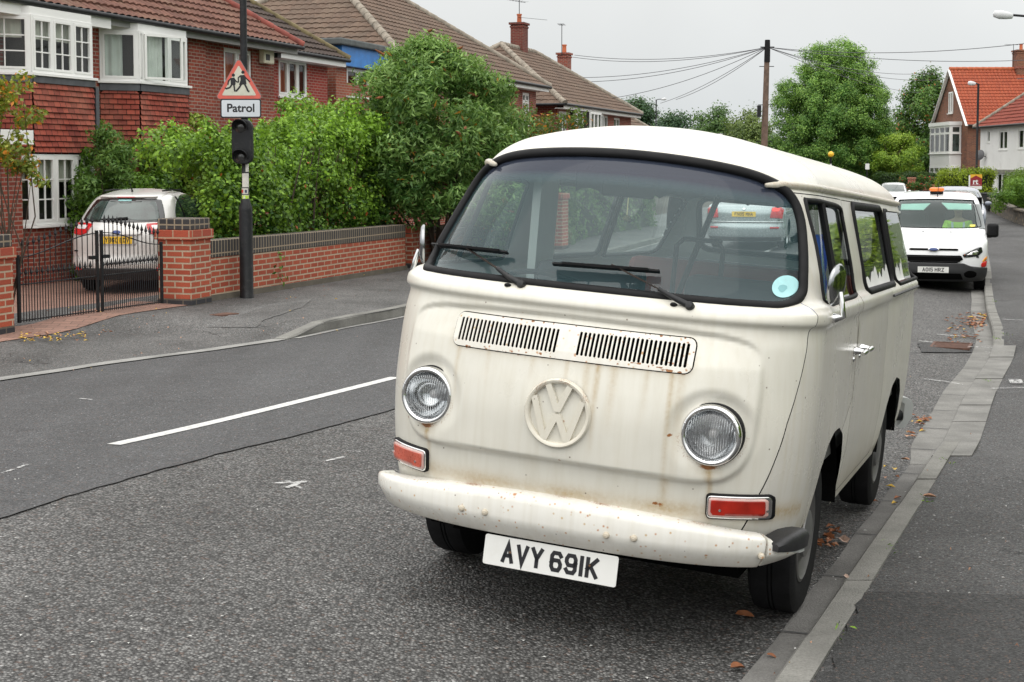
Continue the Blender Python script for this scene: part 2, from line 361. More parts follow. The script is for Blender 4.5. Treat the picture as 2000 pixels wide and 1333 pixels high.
def asphalt(name, cell, dark, light, contrast, bumpst, tint=(1, 1, 1), patch=.2, specks=.0, cracks=False):
    t = NT(name); o = t.co(); v = t.voro(cell, o); v2 = t.voro(cell*2.1, o); nn = t.noise(.7, 6, o); n3 = t.noise(6, 4, o)
    g = t.n('ShaderNodeSeparateColor', {0: v.outputs['Color']})
    stone = t.rng(t.math('POWER', g.outputs[0], 1.5), 0, 1, dark, light)
    gap = t.rng(v.outputs['Distance'], .25, .62, 1, 1-contrast)
    val = t.math('MULTIPLY', stone, gap)
    lane = t.noise(1.0, 4, t.map(o, (1.1, .10, 1), (0, 0, R(23)))); val = t.math('MULTIPLY', val, t.rng(lane, .35, .65, .82, 1.14))      # long wear tracks
    stn = t.noise(1.7, 5, o, .65); val = t.math('MULTIPLY', val, t.rng(stn, .60, .74, 1, .70))
    if cracks:
        cv = t.n('ShaderNodeTexVoronoi', {'Vector': t.n('ShaderNodeVectorMath', {0: o, 1: t.n('ShaderNodeVectorMath', {0: t.noise(2.2, 5, o).outputs['Color'], 'Scale': .55}, operation='SCALE').outputs[0]}, operation='ADD').outputs[0], 'Scale': .55}, feature='DISTANCE_TO_EDGE')
        val = t.math('MULTIPLY', val, t.rng(t.math('ADD', cv.outputs[0], t.rng(t.noise(.5, 2, o), .45, .6, .02, 0)), .002, .007, .35, 1))
    val = t.math('MULTIPLY', val, t.rng(nn, .3, .7, 1-patch, 1+patch)); val = t.math('MULTIPLY', val, t.rng(n3, .3, .7, .9, 1.1))
    if specks:
        val = t.math('ADD', val, t.rng(g.outputs[1], 1-specks, 1-specks*.6, 0, .22))
    c = t.n('ShaderNodeCombineColor', {0: t.math('MULTIPLY', val, tint[0]), 1: t.math('MULTIPLY', val, tint[1]), 2: t.math('MULTIPLY', val, tint[2])})
    warm = t.mix(t.rng(g.outputs[2], .93, .97, 0, .35), c, (.20, .12, .085))
    h = t.math('ADD', t.math('MULTIPLY', t.rng(v.outputs['Distance'], .1, .7, 1, 0), t.rng(g.outputs[0], 0, 1, .5, 1.0)), t.math('MULTIPLY', t.rng(v2.outputs['Distance'], 0, .6, 1, 0), .3))
    return t.done(t.bsdf(col=warm, rough=t.rng(g.outputs[1], 0, 1, .55, .9), nrm=t.bump(h, bumpst, .012), spec=.35))
old_tar = asphalt('old_asphalt', 80, .082, .36, .70, .9, (1.0, .985, .96), .16, .012)
new_tar = asphalt('new_asphalt', 110, .058, .130, .42, .35, (.98, .99, 1.02), .08, .01)
foot_tar = asphalt('footway_asphalt', 120, .045, .135, .5, .35, (1, 1, 1.0), .30, .012, True)
foot_tar2 = asphalt('footway_asphalt_worn', 95, .08, .24, .5, .4, (1, .985, .96), .38, .01, True)
def concrete(name, col, joints=0):
    t = NT(name); n = t.noise(3, 7); f = t.noise(90, 3); v = t.voro(130)
    c = t.mix(t.rng(n, .3, .7), tuple(x*.62 for x in col), tuple(x*1.12 for x in col)); c = t.mix(t.rng(f, .35, .7, 0, .55), c, tuple(x*.45 for x in col))
    c = t.mix(t.rng(v.outputs['Distance'], .0, .22, .5, 0), c, tuple(min(1, x*1.6) for x in col))
    return t.done(t.bsdf(col=c, rough=.9, nrm=t.bump(t.math('ADD', f, v.outputs['Distance']), .5, .006), spec=.25))
kerbm = concrete('kerb_concrete', (.26, .255, .235)); channelm = concrete('channel_concrete', (.20, .195, .185)); palekerb = concrete('pale_kerb', (.34, .335, .32))
grassm = plain('grass_ground', (.045, .075, .018), .9, vary=.5, sc=1.5)
soilm = plain('soil', (.05, .038, .026), .95, vary=.4, sc=4)

gy = [-60, -20, 0, 10, 20, 40, 80, 160, 300, 600, 1200, 2400]; gxs = [-1500, -500, -150, -60, -20, 0, 20, 60, 150, 500, 1500]
V = [(x, y, float(CAMZ+hr(min(max(y, -12), 400)))-.35) for y in gy for x in gxs]; n_ = len(gxs)
tag(mk('ground', V, [(j*n_+i, j*n_+i+1, (j+1)*n_+i+1, (j+1)*n_+i) for j in range(len(gy)-1) for i in range(n_-1)], grassm, smooth=180), kind='structure')
YS = ysamp(-6, 260)
strip('road', xl, xr, YS, 24, Hroad, old_tar)
pe = [hit(px, py, Hroad) for px, py in ((0, 1013), (200, 950), (420, 889), (600, 846), (768, 800))]
ex = [p[1] for p in pe]; ew = [xr(p[1])-p[0] for p in pe]
pw = lin(ex+[16, 30, 260], ew+[4.15, 4.1, 4.1])
wob = lambda y: .004*math.sin(y*9)+.004*math.sin(y*23+1)+.004*math.sin(y*51)
strip('road_resurfacing', lambda y: xl(y)+.02, lambda y: xr(y)-pw(y)+wob(y), ysamp(-6, 260, .06), 16, Hroad, new_tar, dz=.005)
# dark joint between the two surfaces
tarjoint = plain('tar_joint', (.055, .055, .056), .8, vary=.45, sc=8)
strip('road_joint', lambda y: xr(y)-pw(y)+wob(y)-.004, lambda y: xr(y)-pw(y)+wob(y)+.008+.004*math.sin(y*7.3), ysamp(-6, 60, .06), 1, Hroad, tarjoint, dz=.0062)
# footways
strip('footway', lambda y: xr(y)+.10, lambda y: xr(y)+4.2, YS, 10, Hright, foot_tar, dz=0)
strip('footway', lambda y: xl(y)-3.6, xl, YS, 14, Hleft, foot_tar2, dz=0)
strip('verge', lambda y: xr(y)+4.1, lambda y: xr(y)+60, YS, 8, Hright, grassm, dz=-.02)
strip('garden_ground', lambda y: xl(y)-70, lambda y: xl(y)-3.1, YS, 40, Hgard, soilm, dz=-.04)
# repaired strips of footway, a lighter sheet and a darker one
ftp = asphalt('footway_patch', 85, .10, .27, .45, .4, (1, .99, .97), .25)
ftd = asphalt('footway_dark_patch', 120, .03, .085, .5, .4, (1, 1, 1), .3)
def patch_px(name, pts, m, fn, dz):
    P = [hit(px, py, fn) for px, py in pts]; c = sum(P)/len(P); V = [tuple(c+np.array([0, 0, dz]))]; n = len(P); F = []
    ring = []
    for a, b in zip(P, P[1:]+P[:1]):
        k = max(1, int(np.linalg.norm(b-a)/.12))
        for q in range(k):
            p = a+(b-a)*q/k; p = p+rng.normal(0, .012, 3); ring.append(p)
    V += [(p[0], p[1], float(fn(p[0], p[1]))+dz) for p in ring]; n = len(ring)
    F = [(0, 1+i, 1+(i+1) % n) for i in range(n)]
    return tag(mk(name, V, F, m), kind='structure')
patch_px('footway_patch', [(405, 640), (520, 596), (610, 586), (590, 602), (500, 640)], ftp, Hleft, .006)
patch_px('footway_patch', [(1690, 1160), (2050, 1166), (2080, 1420), (1560, 1420)], ftd, Hright, .010)
# kerbs, one stone after another
def kerb(name, fx, y0, y1, w, side, zt, zb, m, step=.915, chamfer=.018):
    mb = MB(); y = y0
    while y < y1:
        L = step if y < 60 else step*4; a, b = y+.004, y+L*.93-.004; jit = float(np.clip(rng.normal(0, .003), -.006, .006))
        pts = []
        for yy in (a, b):
            x = float(fx(yy)); xo = x+side*w; t = float(zt(x, yy))+jit; bt = float(zb(x, yy))
            pts.append([(x, yy, bt-.05), (x, yy, t-chamfer), (x+side*chamfer, yy, t), (xo, yy, t), (xo, yy, bt-.05)])
        n = 5; V = pts[0]+pts[1]; F = [(i, i+1, n+i+1, n+i) for i in range(n-1)]+[tuple(range(n)), tuple(range(n, 2*n))]
        if side < 0: F = [f[::-1] for f in F]
        mb.add(V, F); y += L*.93
    return tag(mb.build(name, m), kind='structure')
kerb('kerb', xr, -6, 9.35, .13, 1, lambda x, y: Hright(x, y)+.012, Hroad, kerbm)
kerb('kerb', xr, 16.2, 240, .13, 1, lambda x, y: Hright(x, y)+.006, Hroad, kerbm)
kerb('kerb', xl, YK-.05, 240, .14, -1, lambda x, y: Hleft(x, y)+.006, Hroad, kerbm)
strip('dropped_kerb', lambda y: xl(y)-.13+.01*math.sin(y*5), lambda y: xl(y)+.03+.012*math.sin(y*8), ysamp(-6, YK-.1, .15), 1, Hleft, palekerb, dz=.009)
strip('channel', lambda y: xl(y)+.02, lambda y: xl(y)+.12+.01*math.sin(y*6), ysamp(YK, 120, .15), 1, Hroad, palekerb, dz=.012)
kerb('dropped_kerb', xr, 9.36, 16.15, .27, 1, lambda x, y: Hright(x, y)+.012, Hroad, concrete('pale_dropped_kerb', (.26, .255, .24)), chamfer=.008)
strip('channel', lambda y: xr(y)-.145+.006*math.sin(y*5), lambda y: xr(y)-.002, ysamp(-6, 9.35, .2), 2, Hroad, channelm, dz=.008)
strip('channel', lambda y: xr(y)-.145-.07*float(sstep(9.3, 10.2, y))+.006*math.sin(y*2.3), lambda y: xr(y)-.002, ysamp(9.36, 60, .2), 2, Hroad, concrete('pale_channel', (.25, .245, .23)), dz=.008)
mbj = MB()
for yj in np.arange(-2, 30, .915):
    x = float(xr(yj)); z = float(Hroad(x, yj))+.0105; w_ = .14+.07*float(sstep(9.3, 10.2, yj)); mbj.add([(x-w_, yj+.04, float(Hroad(x-w_, yj))+.0115), (x-.004, yj, z), (x-.004, yj+.012, z), (x-w_, yj+.052, float(Hroad(x-w_, yj))+.0115)], [(0, 1, 2, 3)])
tag(mbj.build('channel_joint', tarjoint), kind='structure')
# painted markings
t = NT('road_paint'); nn_ = t.noise(35, 5); PAINT = t.done(t.bsdf(col=t.mix(t.rng(nn_, .38, .70, 0, .65), (.66, .66, .64), (.22, .22, .22)), rough=.7))
t = NT('worn_paint'); nn_ = t.noise(28, 6); nb = t.n('ShaderNodeBsdfTransparent')
WORN = t.done(t.n('ShaderNodeMixShader', {0: t.rng(nn_, .42, .55, 0, .75), 1: nb.outputs[0], 2: t.bsdf(col=(.6, .6, .59), rough=.8).outputs[0]}))
def line_px(name, a, b, w, fn, dz, m=PAINT, n=24, taper=False):
    A, B = hit(*a, fn), hit(*b, fn); d = (B-A)[:2]; L = np.hypot(*d); d = d/L; nrm = np.array([-d[1], d[0]]); V = []; F = []
    for i in range(n+1):
        p = A[:2]+d*L*i/n
        for s_ in (-.5, .5):
            q = p+nrm*w*s_; V.append((q[0], q[1], float(fn(q[0], q[1]))+dz))
    for i in range(n): F.append((2*i, 2*i+1, 2*i+3, 2*i+2))
    return tag(mk(name, V, F, m), kind='structure')
line_px('road_marking', (222, 871), (772, 739), .10, Hroad, .009)
A, B = hit(222, 871, Hroad), hit(772, 739, Hroad); dd = (B-A)
for k in range(1, 6):                                    # the same broken line carried on up the road, hidden here behind the camper
    y0 = B[1]+2.2*k+(k-1)*3.4
    cxl = lambda y: xr(y)-(pw(y)+.62)
    strip('road_marking', lambda y: cxl(y)-.05, lambda y: cxl(y)+.05, np.linspace(y0, y0+3.4, 8), 1, Hroad, PAINT, dz=.009)
for seg in (((535, 946), (600, 943), .035), ((560, 955), (598, 940), .03), ((560, 941), (590, 956), .03), ((635, 903), (672, 894), .025), ((678, 882), (704, 884), .02)):
    line_px('road_marking', seg[0], seg[1], seg[2], Hroad, .006, WORN, 6)
for seg in (((150, 780), (180, 783), .02), ((3, 928), (60, 908), .025)):
    line_px('road_marking', seg[0], seg[1], seg[2], Hroad, .009, WORN, 6)
for seg in (((1795, 668), (1862, 674), .05), ((1830, 655), (1885, 660), .05), ((1798, 742), (1850, 748), .035), ((1848, 748), (1880, 754), .03)):
    line_px('road_marking', seg[0], seg[1], seg[2], Hroad, .014, WORN, 6)
for seg in (((1935, 762), (2004, 760), .03), ((1982, 744), (1986, 752), .12), ((1958, 626), (1998, 628), .05), ((1890, 680), (1960, 682), .03), ((1925, 690), (1955, 694), .03)):
    line_px('road_marking', seg[0], seg[1], seg[2], Hright, .016, WORN, 6)
# drain cover and its worn surround, rust brown utility lid on the far footway
P = hit(1858, 679, Hroad)
patch_px('road_patch', [(1792, 672), (1900, 672), (1898, 690), (1800, 690)], ftd, Hroad, .012)
ironm = plain('rusty_iron', (.12, .060, .042), .8, .2, vary=.35, sc=20)
dr = thing('drain_cover', 'rusty brown iron drain cover set in the road by the kerb', 'drain cover', tuple(P+np.array([0, 0, .02])), R(68))
mb = MB(); mb.box(-.26, .26, -.22, -.19, -.01, .012); mb.box(-.26, .26, .19, .22, -.01, .012); mb.box(-.26, -.23, -.19, .19, -.01, .012); mb.box(.23, .26, -.19, .19, -.01, .012); mb.build('frame', ironm, dr)
mb = MB(); [mb.box(-.22+.055*k, -.22+.055*k+.03, -.19, .19, -.012, .008) for k in range(8)]; mb.build('grating', ironm, dr)
P = hit(438, 615, Hleft); lid = MB(); lid.prism(rrect(.15, .10, .01, 3), -.02, .009); lid.prism(rrect(.12, .07, .01, 3), .009, .012)
lo = lid.build('utility_cover', ironm); lo.location = tuple(P); lo.rotation_euler = (0, 0, R(60)); tag(lo, 'small rust brown metal utility cover set in the far footway', 'utility cover')
# ---------------------------------------------------------------- lofted vehicle bodies
class Body:
    def __init__(s, rows, nz=120, nf=40, ns=60, nr=40, p=3.0, q=2.0):
        K = ('z', 'yf', 'yr', 'xs', 'Df', 'Dr'); A = np.array(rows, float); z = A[:, 0]; s.p, s.q = p, q
        s.f = {k: pchip(z, A[:, i]) for i, k in enumerate(K) if i}; s.z0, s.z1 = z[0], z[-1]
        zz = np.linspace(z[0], z[-1], 3000); sp_ = np.cumsum(np.r_[0, np.hypot(np.hypot(np.diff(s.f['yf'](zz)), np.diff(s.f['xs'](zz))), np.diff(zz))]); s.zs = np.interp(np.linspace(0, sp_[-1], nz), sp_, zz)
        def quarter(n, pp, qq):
            a = np.linspace(0, 1, 400)*math.pi/2; u = np.sin(a)**(2/pp); v = 1-np.cos(a)**(2/qq)    # x/xs, (y-yf)/Df
            return u, v
        u, v = quarter(0, p, q); V = []; s.cols = None
        for z_ in s.zs:
            yf, yr, xs, Df, Dr = (float(s.f[k](z_)) for k in K[1:])
            def samp(D, n):
                X, Y = u*xs, v*D; L = np.r_[0, np.cumsum(np.hypot(np.diff(X), np.diff(Y)))]; t = np.linspace(0, L[-1], n); return np.interp(t, L, X), np.interp(t, L, Y)
            fx, fy = samp(Df, nf); rx, ry = samp(Dr, nr); sy = np.linspace(yf+Df, yr-Dr, ns)
            X = np.r_[fx, np.full(ns-2, xs), rx[::-1]]; Y = np.r_[yf+fy, sy[1:-1], yr-ry[::-1]]
            V.append(np.stack([np.r_[X, -X[1:-1][::-1]], np.r_[Y, Y[1:-1][::-1]], np.full(2*len(X)-2, z_)], 1))
        s.nc = len(V[0]); s.V = np.concatenate(V); nr_ = len(V); c = s.nc
        j, i = np.meshgrid(np.arange(nr_-1), np.arange(c), indexing='ij'); i2 = (i+1) % c
        s.F = np.stack([j*c+i, j*c+i2, (j+1)*c+i2, (j+1)*c+i], -1).reshape(-1, 4); s.nrow = nr_
        s.half = {'f': s.V[:, 1] < (s.f['yf'](s.V[:, 2])+s.f['Df'](s.V[:, 2])+.02), 'r': s.V[:, 1] > (s.f['yr'](s.V[:, 2])-s.f['Dr'](s.V[:, 2])-.02)}
        s.calc_normals()
    def calc_normals(s):
        a, b, c_, d = (s.V[s.F[:, k]] for k in range(4)); n = np.cross(c_-a, d-b); N = np.zeros_like(s.V)
        for k in range(4): np.add.at(N, s.F[:, k], n)
        s.N = N/np.maximum(np.linalg.norm(N, axis=1, keepdims=True), 1e-9)
    def yfront(s, x, z):
        t = np.clip(np.abs(x)/s.f['xs'](z), 0, 1); return s.f['yf'](z)+s.f['Df'](z)*(1-(1-t**s.p)**(1/s.q))
    def yrear(s, x, z):
        t = np.clip(np.abs(x)/s.f['xs'](z), 0, 1); return s.f['yr'](z)-s.f['Dr'](z)*(1-(1-t**s.p)**(1/s.q))
    def xside(s, y, z):
        t = np.clip(1-(y-s.f['yf'](z))/s.f['Df'](z), 0, 1); x = s.f['xs'](z)*(1-t**s.q)**(1/s.p)
        t = np.clip(1-(s.f['yr'](z)-y)/s.f['Dr'](z), 0, 1); return np.minimum(x, s.f['xs'](z)*(1-t**s.q)**(1/s.p))
    def phi(s, view, poly, V=None, grow=0.0):            # positive inside the outline seen from front/rear (x, z) or side (y, z)
        V = s.V if V is None else V
        if view in 'fr':
            mid = (s.f['yf'](V[:, 2])+s.f['Df'](V[:, 2])) if view == 'f' else (s.f['yr'](V[:, 2])-s.f['Dr'](V[:, 2]))
            ok = V[:, 1] < mid+.25 if view == 'f' else V[:, 1] > mid-.25; a = V[:, 0]
        else:
            ok = V[:, 0] > .05 if view == 's' else V[:, 0] < -.05; a = V[:, 1]
        return np.where(ok, -sdf(poly, a, V[:, 2])+grow, -1.0)
    def outside(s, cuts, extra=None):                    # the shell less all the cut outlines
        V, F = s.V, [tuple(f) for f in s.F.tolist()]
        for c in cuts:
            ph = -s.phi(c[0], c[1], V, c[2] if len(c) > 2 else 0); V, F = clip(V, F, ph)
        if extra: 
            for fn in extra: V, F = clip(V, F, fn(V))
        return prune(V, F)
    def inside(s, view, poly, off=0.0, grow=0.0, cuts=()):
        sel = s.phi(view, poly, None, grow); keep = np.where((sel[s.F] >= -.08).any(1))[0]
        V = s.V+s.N*off; F = [tuple(f) for f in s.F[keep].tolist()]; V, F = clip(V, F, s.phi(view, poly, V, grow))
        for c in cuts: V, F = clip(V, F, -s.phi(c[0], c[1], V, c[2] if len(c) > 2 else 0))
        return prune(V, F)
    def pt(s, view, a, z, off=0.0):
        if view in 'fr':
            fn = s.yfront if view == 'f' else s.yrear; y = float(fn(a, z)); e = .004
            tx = Vector((2*e, float(fn(a+e, z))-float(fn(a-e, z)), 0)); tz = Vector((0, float(fn(a, z+e))-float(fn(a, z-e)), 2*e)); n = tx.cross(tz).normalized()
            if (n.y > 0) == (view == 'f'): n = -n
            return Vector((a, y, z))+n*off, n
        sg = 1 if view == 's' else -1; x = float(s.xside(a, z)); e = .004
        ty = Vector((float(s.xside(a+e, z))-float(s.xside(a-e, z)), 2*e, 0)); tz = Vector((float(s.xside(a, z+e))-float(s.xside(a, z-e)), 0, 2*e)); n = ty.cross(tz).normalized()
        if n.x < 0: n = -n
        p = Vector((x, a, z))+n*off; p.x *= sg; n.x *= sg; return p, n
    def seal(s, mb, view, poly, w, h, off=0.0, n=6):     # raised strip of elliptic section along an outline
        P = [s.pt(view, a, z, off) for a, z in poly]; k = len(P); V = []; F = []
        for i in range(k):
            t = (P[(i+1) % k][0]-P[i-1][0]).normalized(); nn = P[i][1]; sd_ = t.cross(nn).normalized()
            V += [P[i][0]+sd_*math.cos(2*math.pi*q/n)*w/2+nn*math.sin(2*math.pi*q/n)*h for q in range(n)]
        for i in range(k):
            j = (i+1) % k; F += [(i*n+q, i*n+(q+1) % n, j*n+(q+1) % n, j*n+q) for q in range(n)]
        mb.add(V, F); return mb
    def panel(s, name, view, poly, off, m, parent, thick=.004, smooth=60, grow=0.0):   # a conforming plate lying proud of the shell
        V, F = s.inside(view, poly, off, grow)
        if not len(F): print('EMPTY PANEL', name, view); return None
        o = mk(name, V, F, m, parent, smooth)
        if thick:
            sm = o.modifiers.new('t', 'SOLIDIFY'); sm.thickness = thick; sm.offset = 0
        return o
def shift_poly(P, g):
    P = np.asarray(P, float); c = P.mean(0); d = P-c; return c+d*(1+g/np.maximum(np.linalg.norm(d, axis=1, keepdims=True), 1e-6))
def wheel(parent, x, y, r, w, side, rimm, rim=.62, spokes=0, hub=None):
    wl = mk('wheel', *[(lambda b: (b.V, b.F))(MB().lathe([(r*rim, -w*.42), (r*.90, -w*.5), (r*.985, -w*.42), (r, -w*.3), (r, -w*.06), (r*.975, -w*.055), (r*.975, -w*.03), (r, -w*.025), (r, w*.025), (r*.975, w*.03), (r*.975, w*.055), (r, w*.06), (r, w*.3), (r*.985, w*.42), (r*.90, w*.5), (r*rim, w*.42)], 48, axis_m((0, 0, 0), (side, 0, 0))))][0], tyrem, parent, 40)
    wl.location = (x, y, r)
    b = MB().lathe([(r*rim*1.01, -w*.4), (r*rim*1.01, w*.44), (r*rim*.95, w*.46), (r*rim*.86, w*.34), (r*rim*.7, w*.30), (r*.34, w*.38), (r*.30, w*.40), (0, w*.42)], 40, axis_m((0, 0, 0), (side, 0, 0)))
    b.build('rim', rimm, wl, 40)
    if hub:
        MB().lathe([(r*.30, w*.40), (r*.29, w*.47), (r*.2, w*.52), (0, w*.54)], 28, axis_m((0, 0, 0), (side, 0, 0))).build('hubcap', hub, wl, 50)
    return wl
# ---------------------------------------------------------------- the old camper van
def camperpaint(name, base=(.72, .70, .625), spots=.0, dirt=.5):
    t = NT(name); o = t.co(); a = t.attr('rust'); g = t.attr('grime')
    n = t.noise(2.5, 6, o); f = t.noise(70, 4, o)
    c = t.mix(t.rng(n, .3, .7), tuple(x*.93 for x in base), tuple(min(1, x*1.04) for x in base))
    sx = t.map(o, (38, 38, 1.2)); st = t.noise(1.0, 3, sx); c = t.mix(t.math('MULTIPLY', t.rng(st, .42, .75, 0, .42), dirt), c, (.50, .45, .33))   # faint rain streaks
    c = t.mix(t.math('MULTIPLY', g, t.rng(f, .3, .7, .5, 1.0)), c, (.40, .27, .10))
    v = t.voro(34, o); vr = t.n('ShaderNodeSeparateColor', {0: v.outputs['Color']})
    sp_ = t.math('MULTIPLY', t.rng(v.outputs['Distance'], .06, .14, 1, 0), t.math('GREATER_THAN', vr.outputs[0], .885))
    c = t.mix(t.math('MULTIPLY', sp_, .85), c, (.10, .055, .03))
    if spots:
        v2 = t.voro(58, o); r2 = t.n('ShaderNodeSeparateColor', {0: v2.outputs['Color']}); big = t.rng(t.noise(4.5, 3, o), .47, .66)
        m = t.math('MULTIPLY', t.rng(v2.outputs['Distance'], .08, .34, 1, 0), t.math('GREATER_THAN', t.math('ADD', r2.outputs[0], t.math('MULTIPLY', big, spots*1.5)), .84))
        v3 = t.voro(21, o); r3 = t.n('ShaderNodeSeparateColor', {0: v3.outputs['Color']}); m = t.math('MAXIMUM', m, t.math('MULTIPLY', t.rng(t.math('ADD', v3.outputs['Distance'], t.math('MULTIPLY', t.noise(90, 3, o), .12)), .14, .24, 1, 0), t.math('GREATER_THAN', t.math('ADD', r3.outputs[0], t.math('MULTIPLY', big, .4)), .92)))
        c = t.mix(t.math('MULTIPLY', m, .9), c, t.mix(r2.outputs[1], (.46, .15, .02), (.52, .34, .12)))
    dm = t.noise(1.6, 7, o, .62); c = t.mix(t.rng(dm, .50, .76, 0, .26), c, (.43, .40, .32))                      # dull, dirty patches
    rn = t.noise(190, 6, o, .7); rm = t.rng(t.math('ADD', t.math('MULTIPLY', a, 1.25), t.math('MULTIPLY', t.math('SUBTRACT', rn, .5), .9)), .38, .62)
    c = t.mix(t.math('MULTIPLY', rm, t.rng(a, 0, .12, 0, 1)), c, t.mix(f, (.13, .035, .008), (.42, .17, .035)))
    c = t.mix(t.n('ShaderNodeNewGeometry').outputs['Backfacing'], c, (.46, .48, .47))        # the inside of the panels is trimmed grey
    return t.done(t.bsdf(col=c, rough=t.rng(dm, .35, .7, .24, .52), coat=.22, spec=.5, nrm=t.bump(t.noise(4.5, 3, o), .05, .02), **{'Coat Roughness': .12}))
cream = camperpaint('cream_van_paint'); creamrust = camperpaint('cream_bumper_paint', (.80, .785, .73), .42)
creamshade = camperpaint('cream_side_shaded', (.63, .61, .555), 0, .9)  # darker copy of the cream; the side's shade is put into its colour
VR = np.array([[.9292265, .36041363, .08148704], [-.3627586, .93175315, .01556526], [-.07031587, -.04402377, .99655285]])
VT = np.array([.0987041, 5.0676815, CAMZ-1.7266701])
camper = thing('camper_van', 'rusty cream white vintage camper van parked at the kerb, facing the viewer', 'camper van')
camper.matrix_world = Matrix(np.vstack([np.c_[VR, VT], [0, 0, 0, 1]]).tolist())
vz = [.36, .45, .56, .70, .83, 1.0, 1.12, 1.185, 1.20, 1.215, 1.245, 1.27, 1.295, 1.40, 1.55, 1.70, 1.76, 1.80, 1.84, 1.875, 1.905, 1.928, 1.940, 1.946]
vyf = [.10, .065, .045, .03, .022, .035, .055, .075, .078, .066, .078, .115, .165, .235, .335, .44, .49, .53, .585, .66, .77, .93, 1.12, 1.4]
vyr = [4.22, 4.28, 4.32, 4.33, 4.34, 4.35, 4.35, 4.35, 4.352, 4.36, 4.362, 4.35, 4.34, 4.32, 4.27, 4.20, 4.16, 4.11, 4.04, 3.95, 3.8, 3.5, 3.1, 2.5]
vxs = [.80, .825, .84, .85, .852, .85, .847, .843, .847, .859, .861, .848, .824, .797, .757, .712, .683, .640, .572, .470, .350, .235, .14, .045]
vDf = [.5]*12+[.54]*5+[.52, .5, .5, .5, .45, .35, .2]; vDr = [.34]*16+[.36]*4+[.4]*4
vb = Body(list(zip(vz, vyf, vyr, vxs, vDf, vDr)), nz=270, nf=140, ns=90, nr=26, p=3.0, q=2.05)
nose = smooth_loop([(.0, 1.176), (.40, 1.168), (.60, 1.150), (.672, 1.105), (.692, 1.0), (.688, .85), (.672, .74), (.62, .668), (.53, .642), (.30, .648), (0, .652), (-.30, .648), (-.53, .642), (-.62, .668), (-.672, .74), (-.688, .85), (-.692, 1.0), (-.672, 1.105), (-.60, 1.150), (-.40, 1.168)], 4)
HLX, HLZ = .549, .815
def vdisp(x, z):
    d = sdf(nose, x, z); a = np.interp(z, [.64, .78, .92, 1.05, 1.16], [.030, .024, .018, .009, -.019]); o = sstep(.007, -.007, d)*a
    r = np.hypot(np.abs(x)-HLX, z-HLZ); return o-.020*sstep(.165, .112, r)*np.interp(z, [.70, .80, .95], [.25, .8, 1.3])
fm = vb.half['f'] & (vb.V[:, 2] < 1.26); vb.V[fm, 1] -= vdisp(vb.V[fm, 0], vb.V[fm, 2]); vb.calc_normals()
yf0 = vb.yfront; vb.yfront = lambda x, z: yf0(x, z)-np.where(np.asarray(z) < 1.26, vdisp(np.asarray(x, float), np.asarray(z, float)), 0)
def vsurf(px, py, off=0.0):                              # where a line of sight meets the front of the van, van coordinates
    o = VR.T@(np.array([0, 0, CAMZ])-VT); d = VR.T@ray(px, py); y = .2
    for _ in range(40): k = (y-o[1])/d[1]; p = o+k*d; y = .5*y+.5*(float(yf0(p[0], p[2]))-off)
    return p
ws = smooth_loop([(0, 1.279), (.35, 1.279), (.62, 1.279), (.715, 1.283), (.752, 1.315), (.748, 1.38), (.722, 1.50), (.688, 1.61), (.645, 1.683), (.58, 1.728), (.46, 1.763), (.25, 1.787), (0, 1.797), (-.25, 1.787), (-.46, 1.763), (-.58, 1.728), (-.645, 1.683), (-.688, 1.61), (-.722, 1.50), (-.748, 1.38), (-.752, 1.315), (-.715, 1.283), (-.62, 1.279), (-.35, 1.279)], 5)
cabw = smooth_loop([(.655, 1.285), (1.05, 1.283), (1.40, 1.285), (1.445, 1.31), (1.45, 1.45), (1.445, 1.60), (1.42, 1.655), (1.1, 1.668), (.80, 1.672), (.745, 1.655), (.70, 1.50), (.64, 1.33)], 4)
midw = [tuple(p) for p in rrect(.56, .195, .055, 6, 2.355, 1.478)]; rearw = [tuple(p) for p in rrect(.54, .195, .06, 6, 3.57, 1.47)]
backw = [tuple(p) for p in rrect(.56, .165, .07, 6, 0, 1.49)]
arc = lambda cy, cz, r, n=36: [(cy+r*math.cos(2*math.pi*k/n), cz+r*math.sin(2*math.pi*k/n)) for k in range(n)]
archf = [(1.428, .30), (1.426, .417), (1.390, .47), (1.345, .60), (1.27, .70), (1.14, .745), (1.0, .745), (.86, .71), (.74, .63), (.655, .52), (.60, .42), (.57, .30)]
archr = [(3.80, .30), (3.78, .48), (3.70, .62), (3.56, .71), (3.36, .74), (3.16, .71), (3.02, .62), (2.94, .48), (2.92, .30)]
door = [(.565, 1.695), (1.505, 1.690), (1.485, 1.40), (1.48, 1.20), (1.465, .84), (1.20, .705), (1.0, .6), (.62, .40), (.60, .352), (.20, .352), (.22, .60), (.275, .86), (.345, 1.05), (.405, 1.215), (.50, 1.45)]
slide = [(1.515, 1.688), (2.64, 1.683), (2.64, .415), (1.425, .415), (1.475, .84), (1.492, 1.20), (1.497, 1.40)]
vent = [tuple(p) for p in rrect(.462, .061, .028, 6, 0, 1.083)]
sidecuts = [('s', cabw), ('s', midw), ('s', rearw)]; archcuts = [('s', archf), ('s', archr)]
hlh = lambda sx: [(sx*HLX+.100*math.cos(a), HLZ+.100*math.sin(a)) for a in np.linspace(0, 2*math.pi, 40, endpoint=False)]
V, F = vb.outside([('f', ws), ('f', vent, .004), ('f', hlh(1)), ('f', hlh(-1)), ('r', backw), ('S', cabw), ('S', midw), ('S', rearw), ('S', archf), ('S', archr)]+sidecuts+archcuts+[('s', door, .0035), ('s', slide, .0035)])
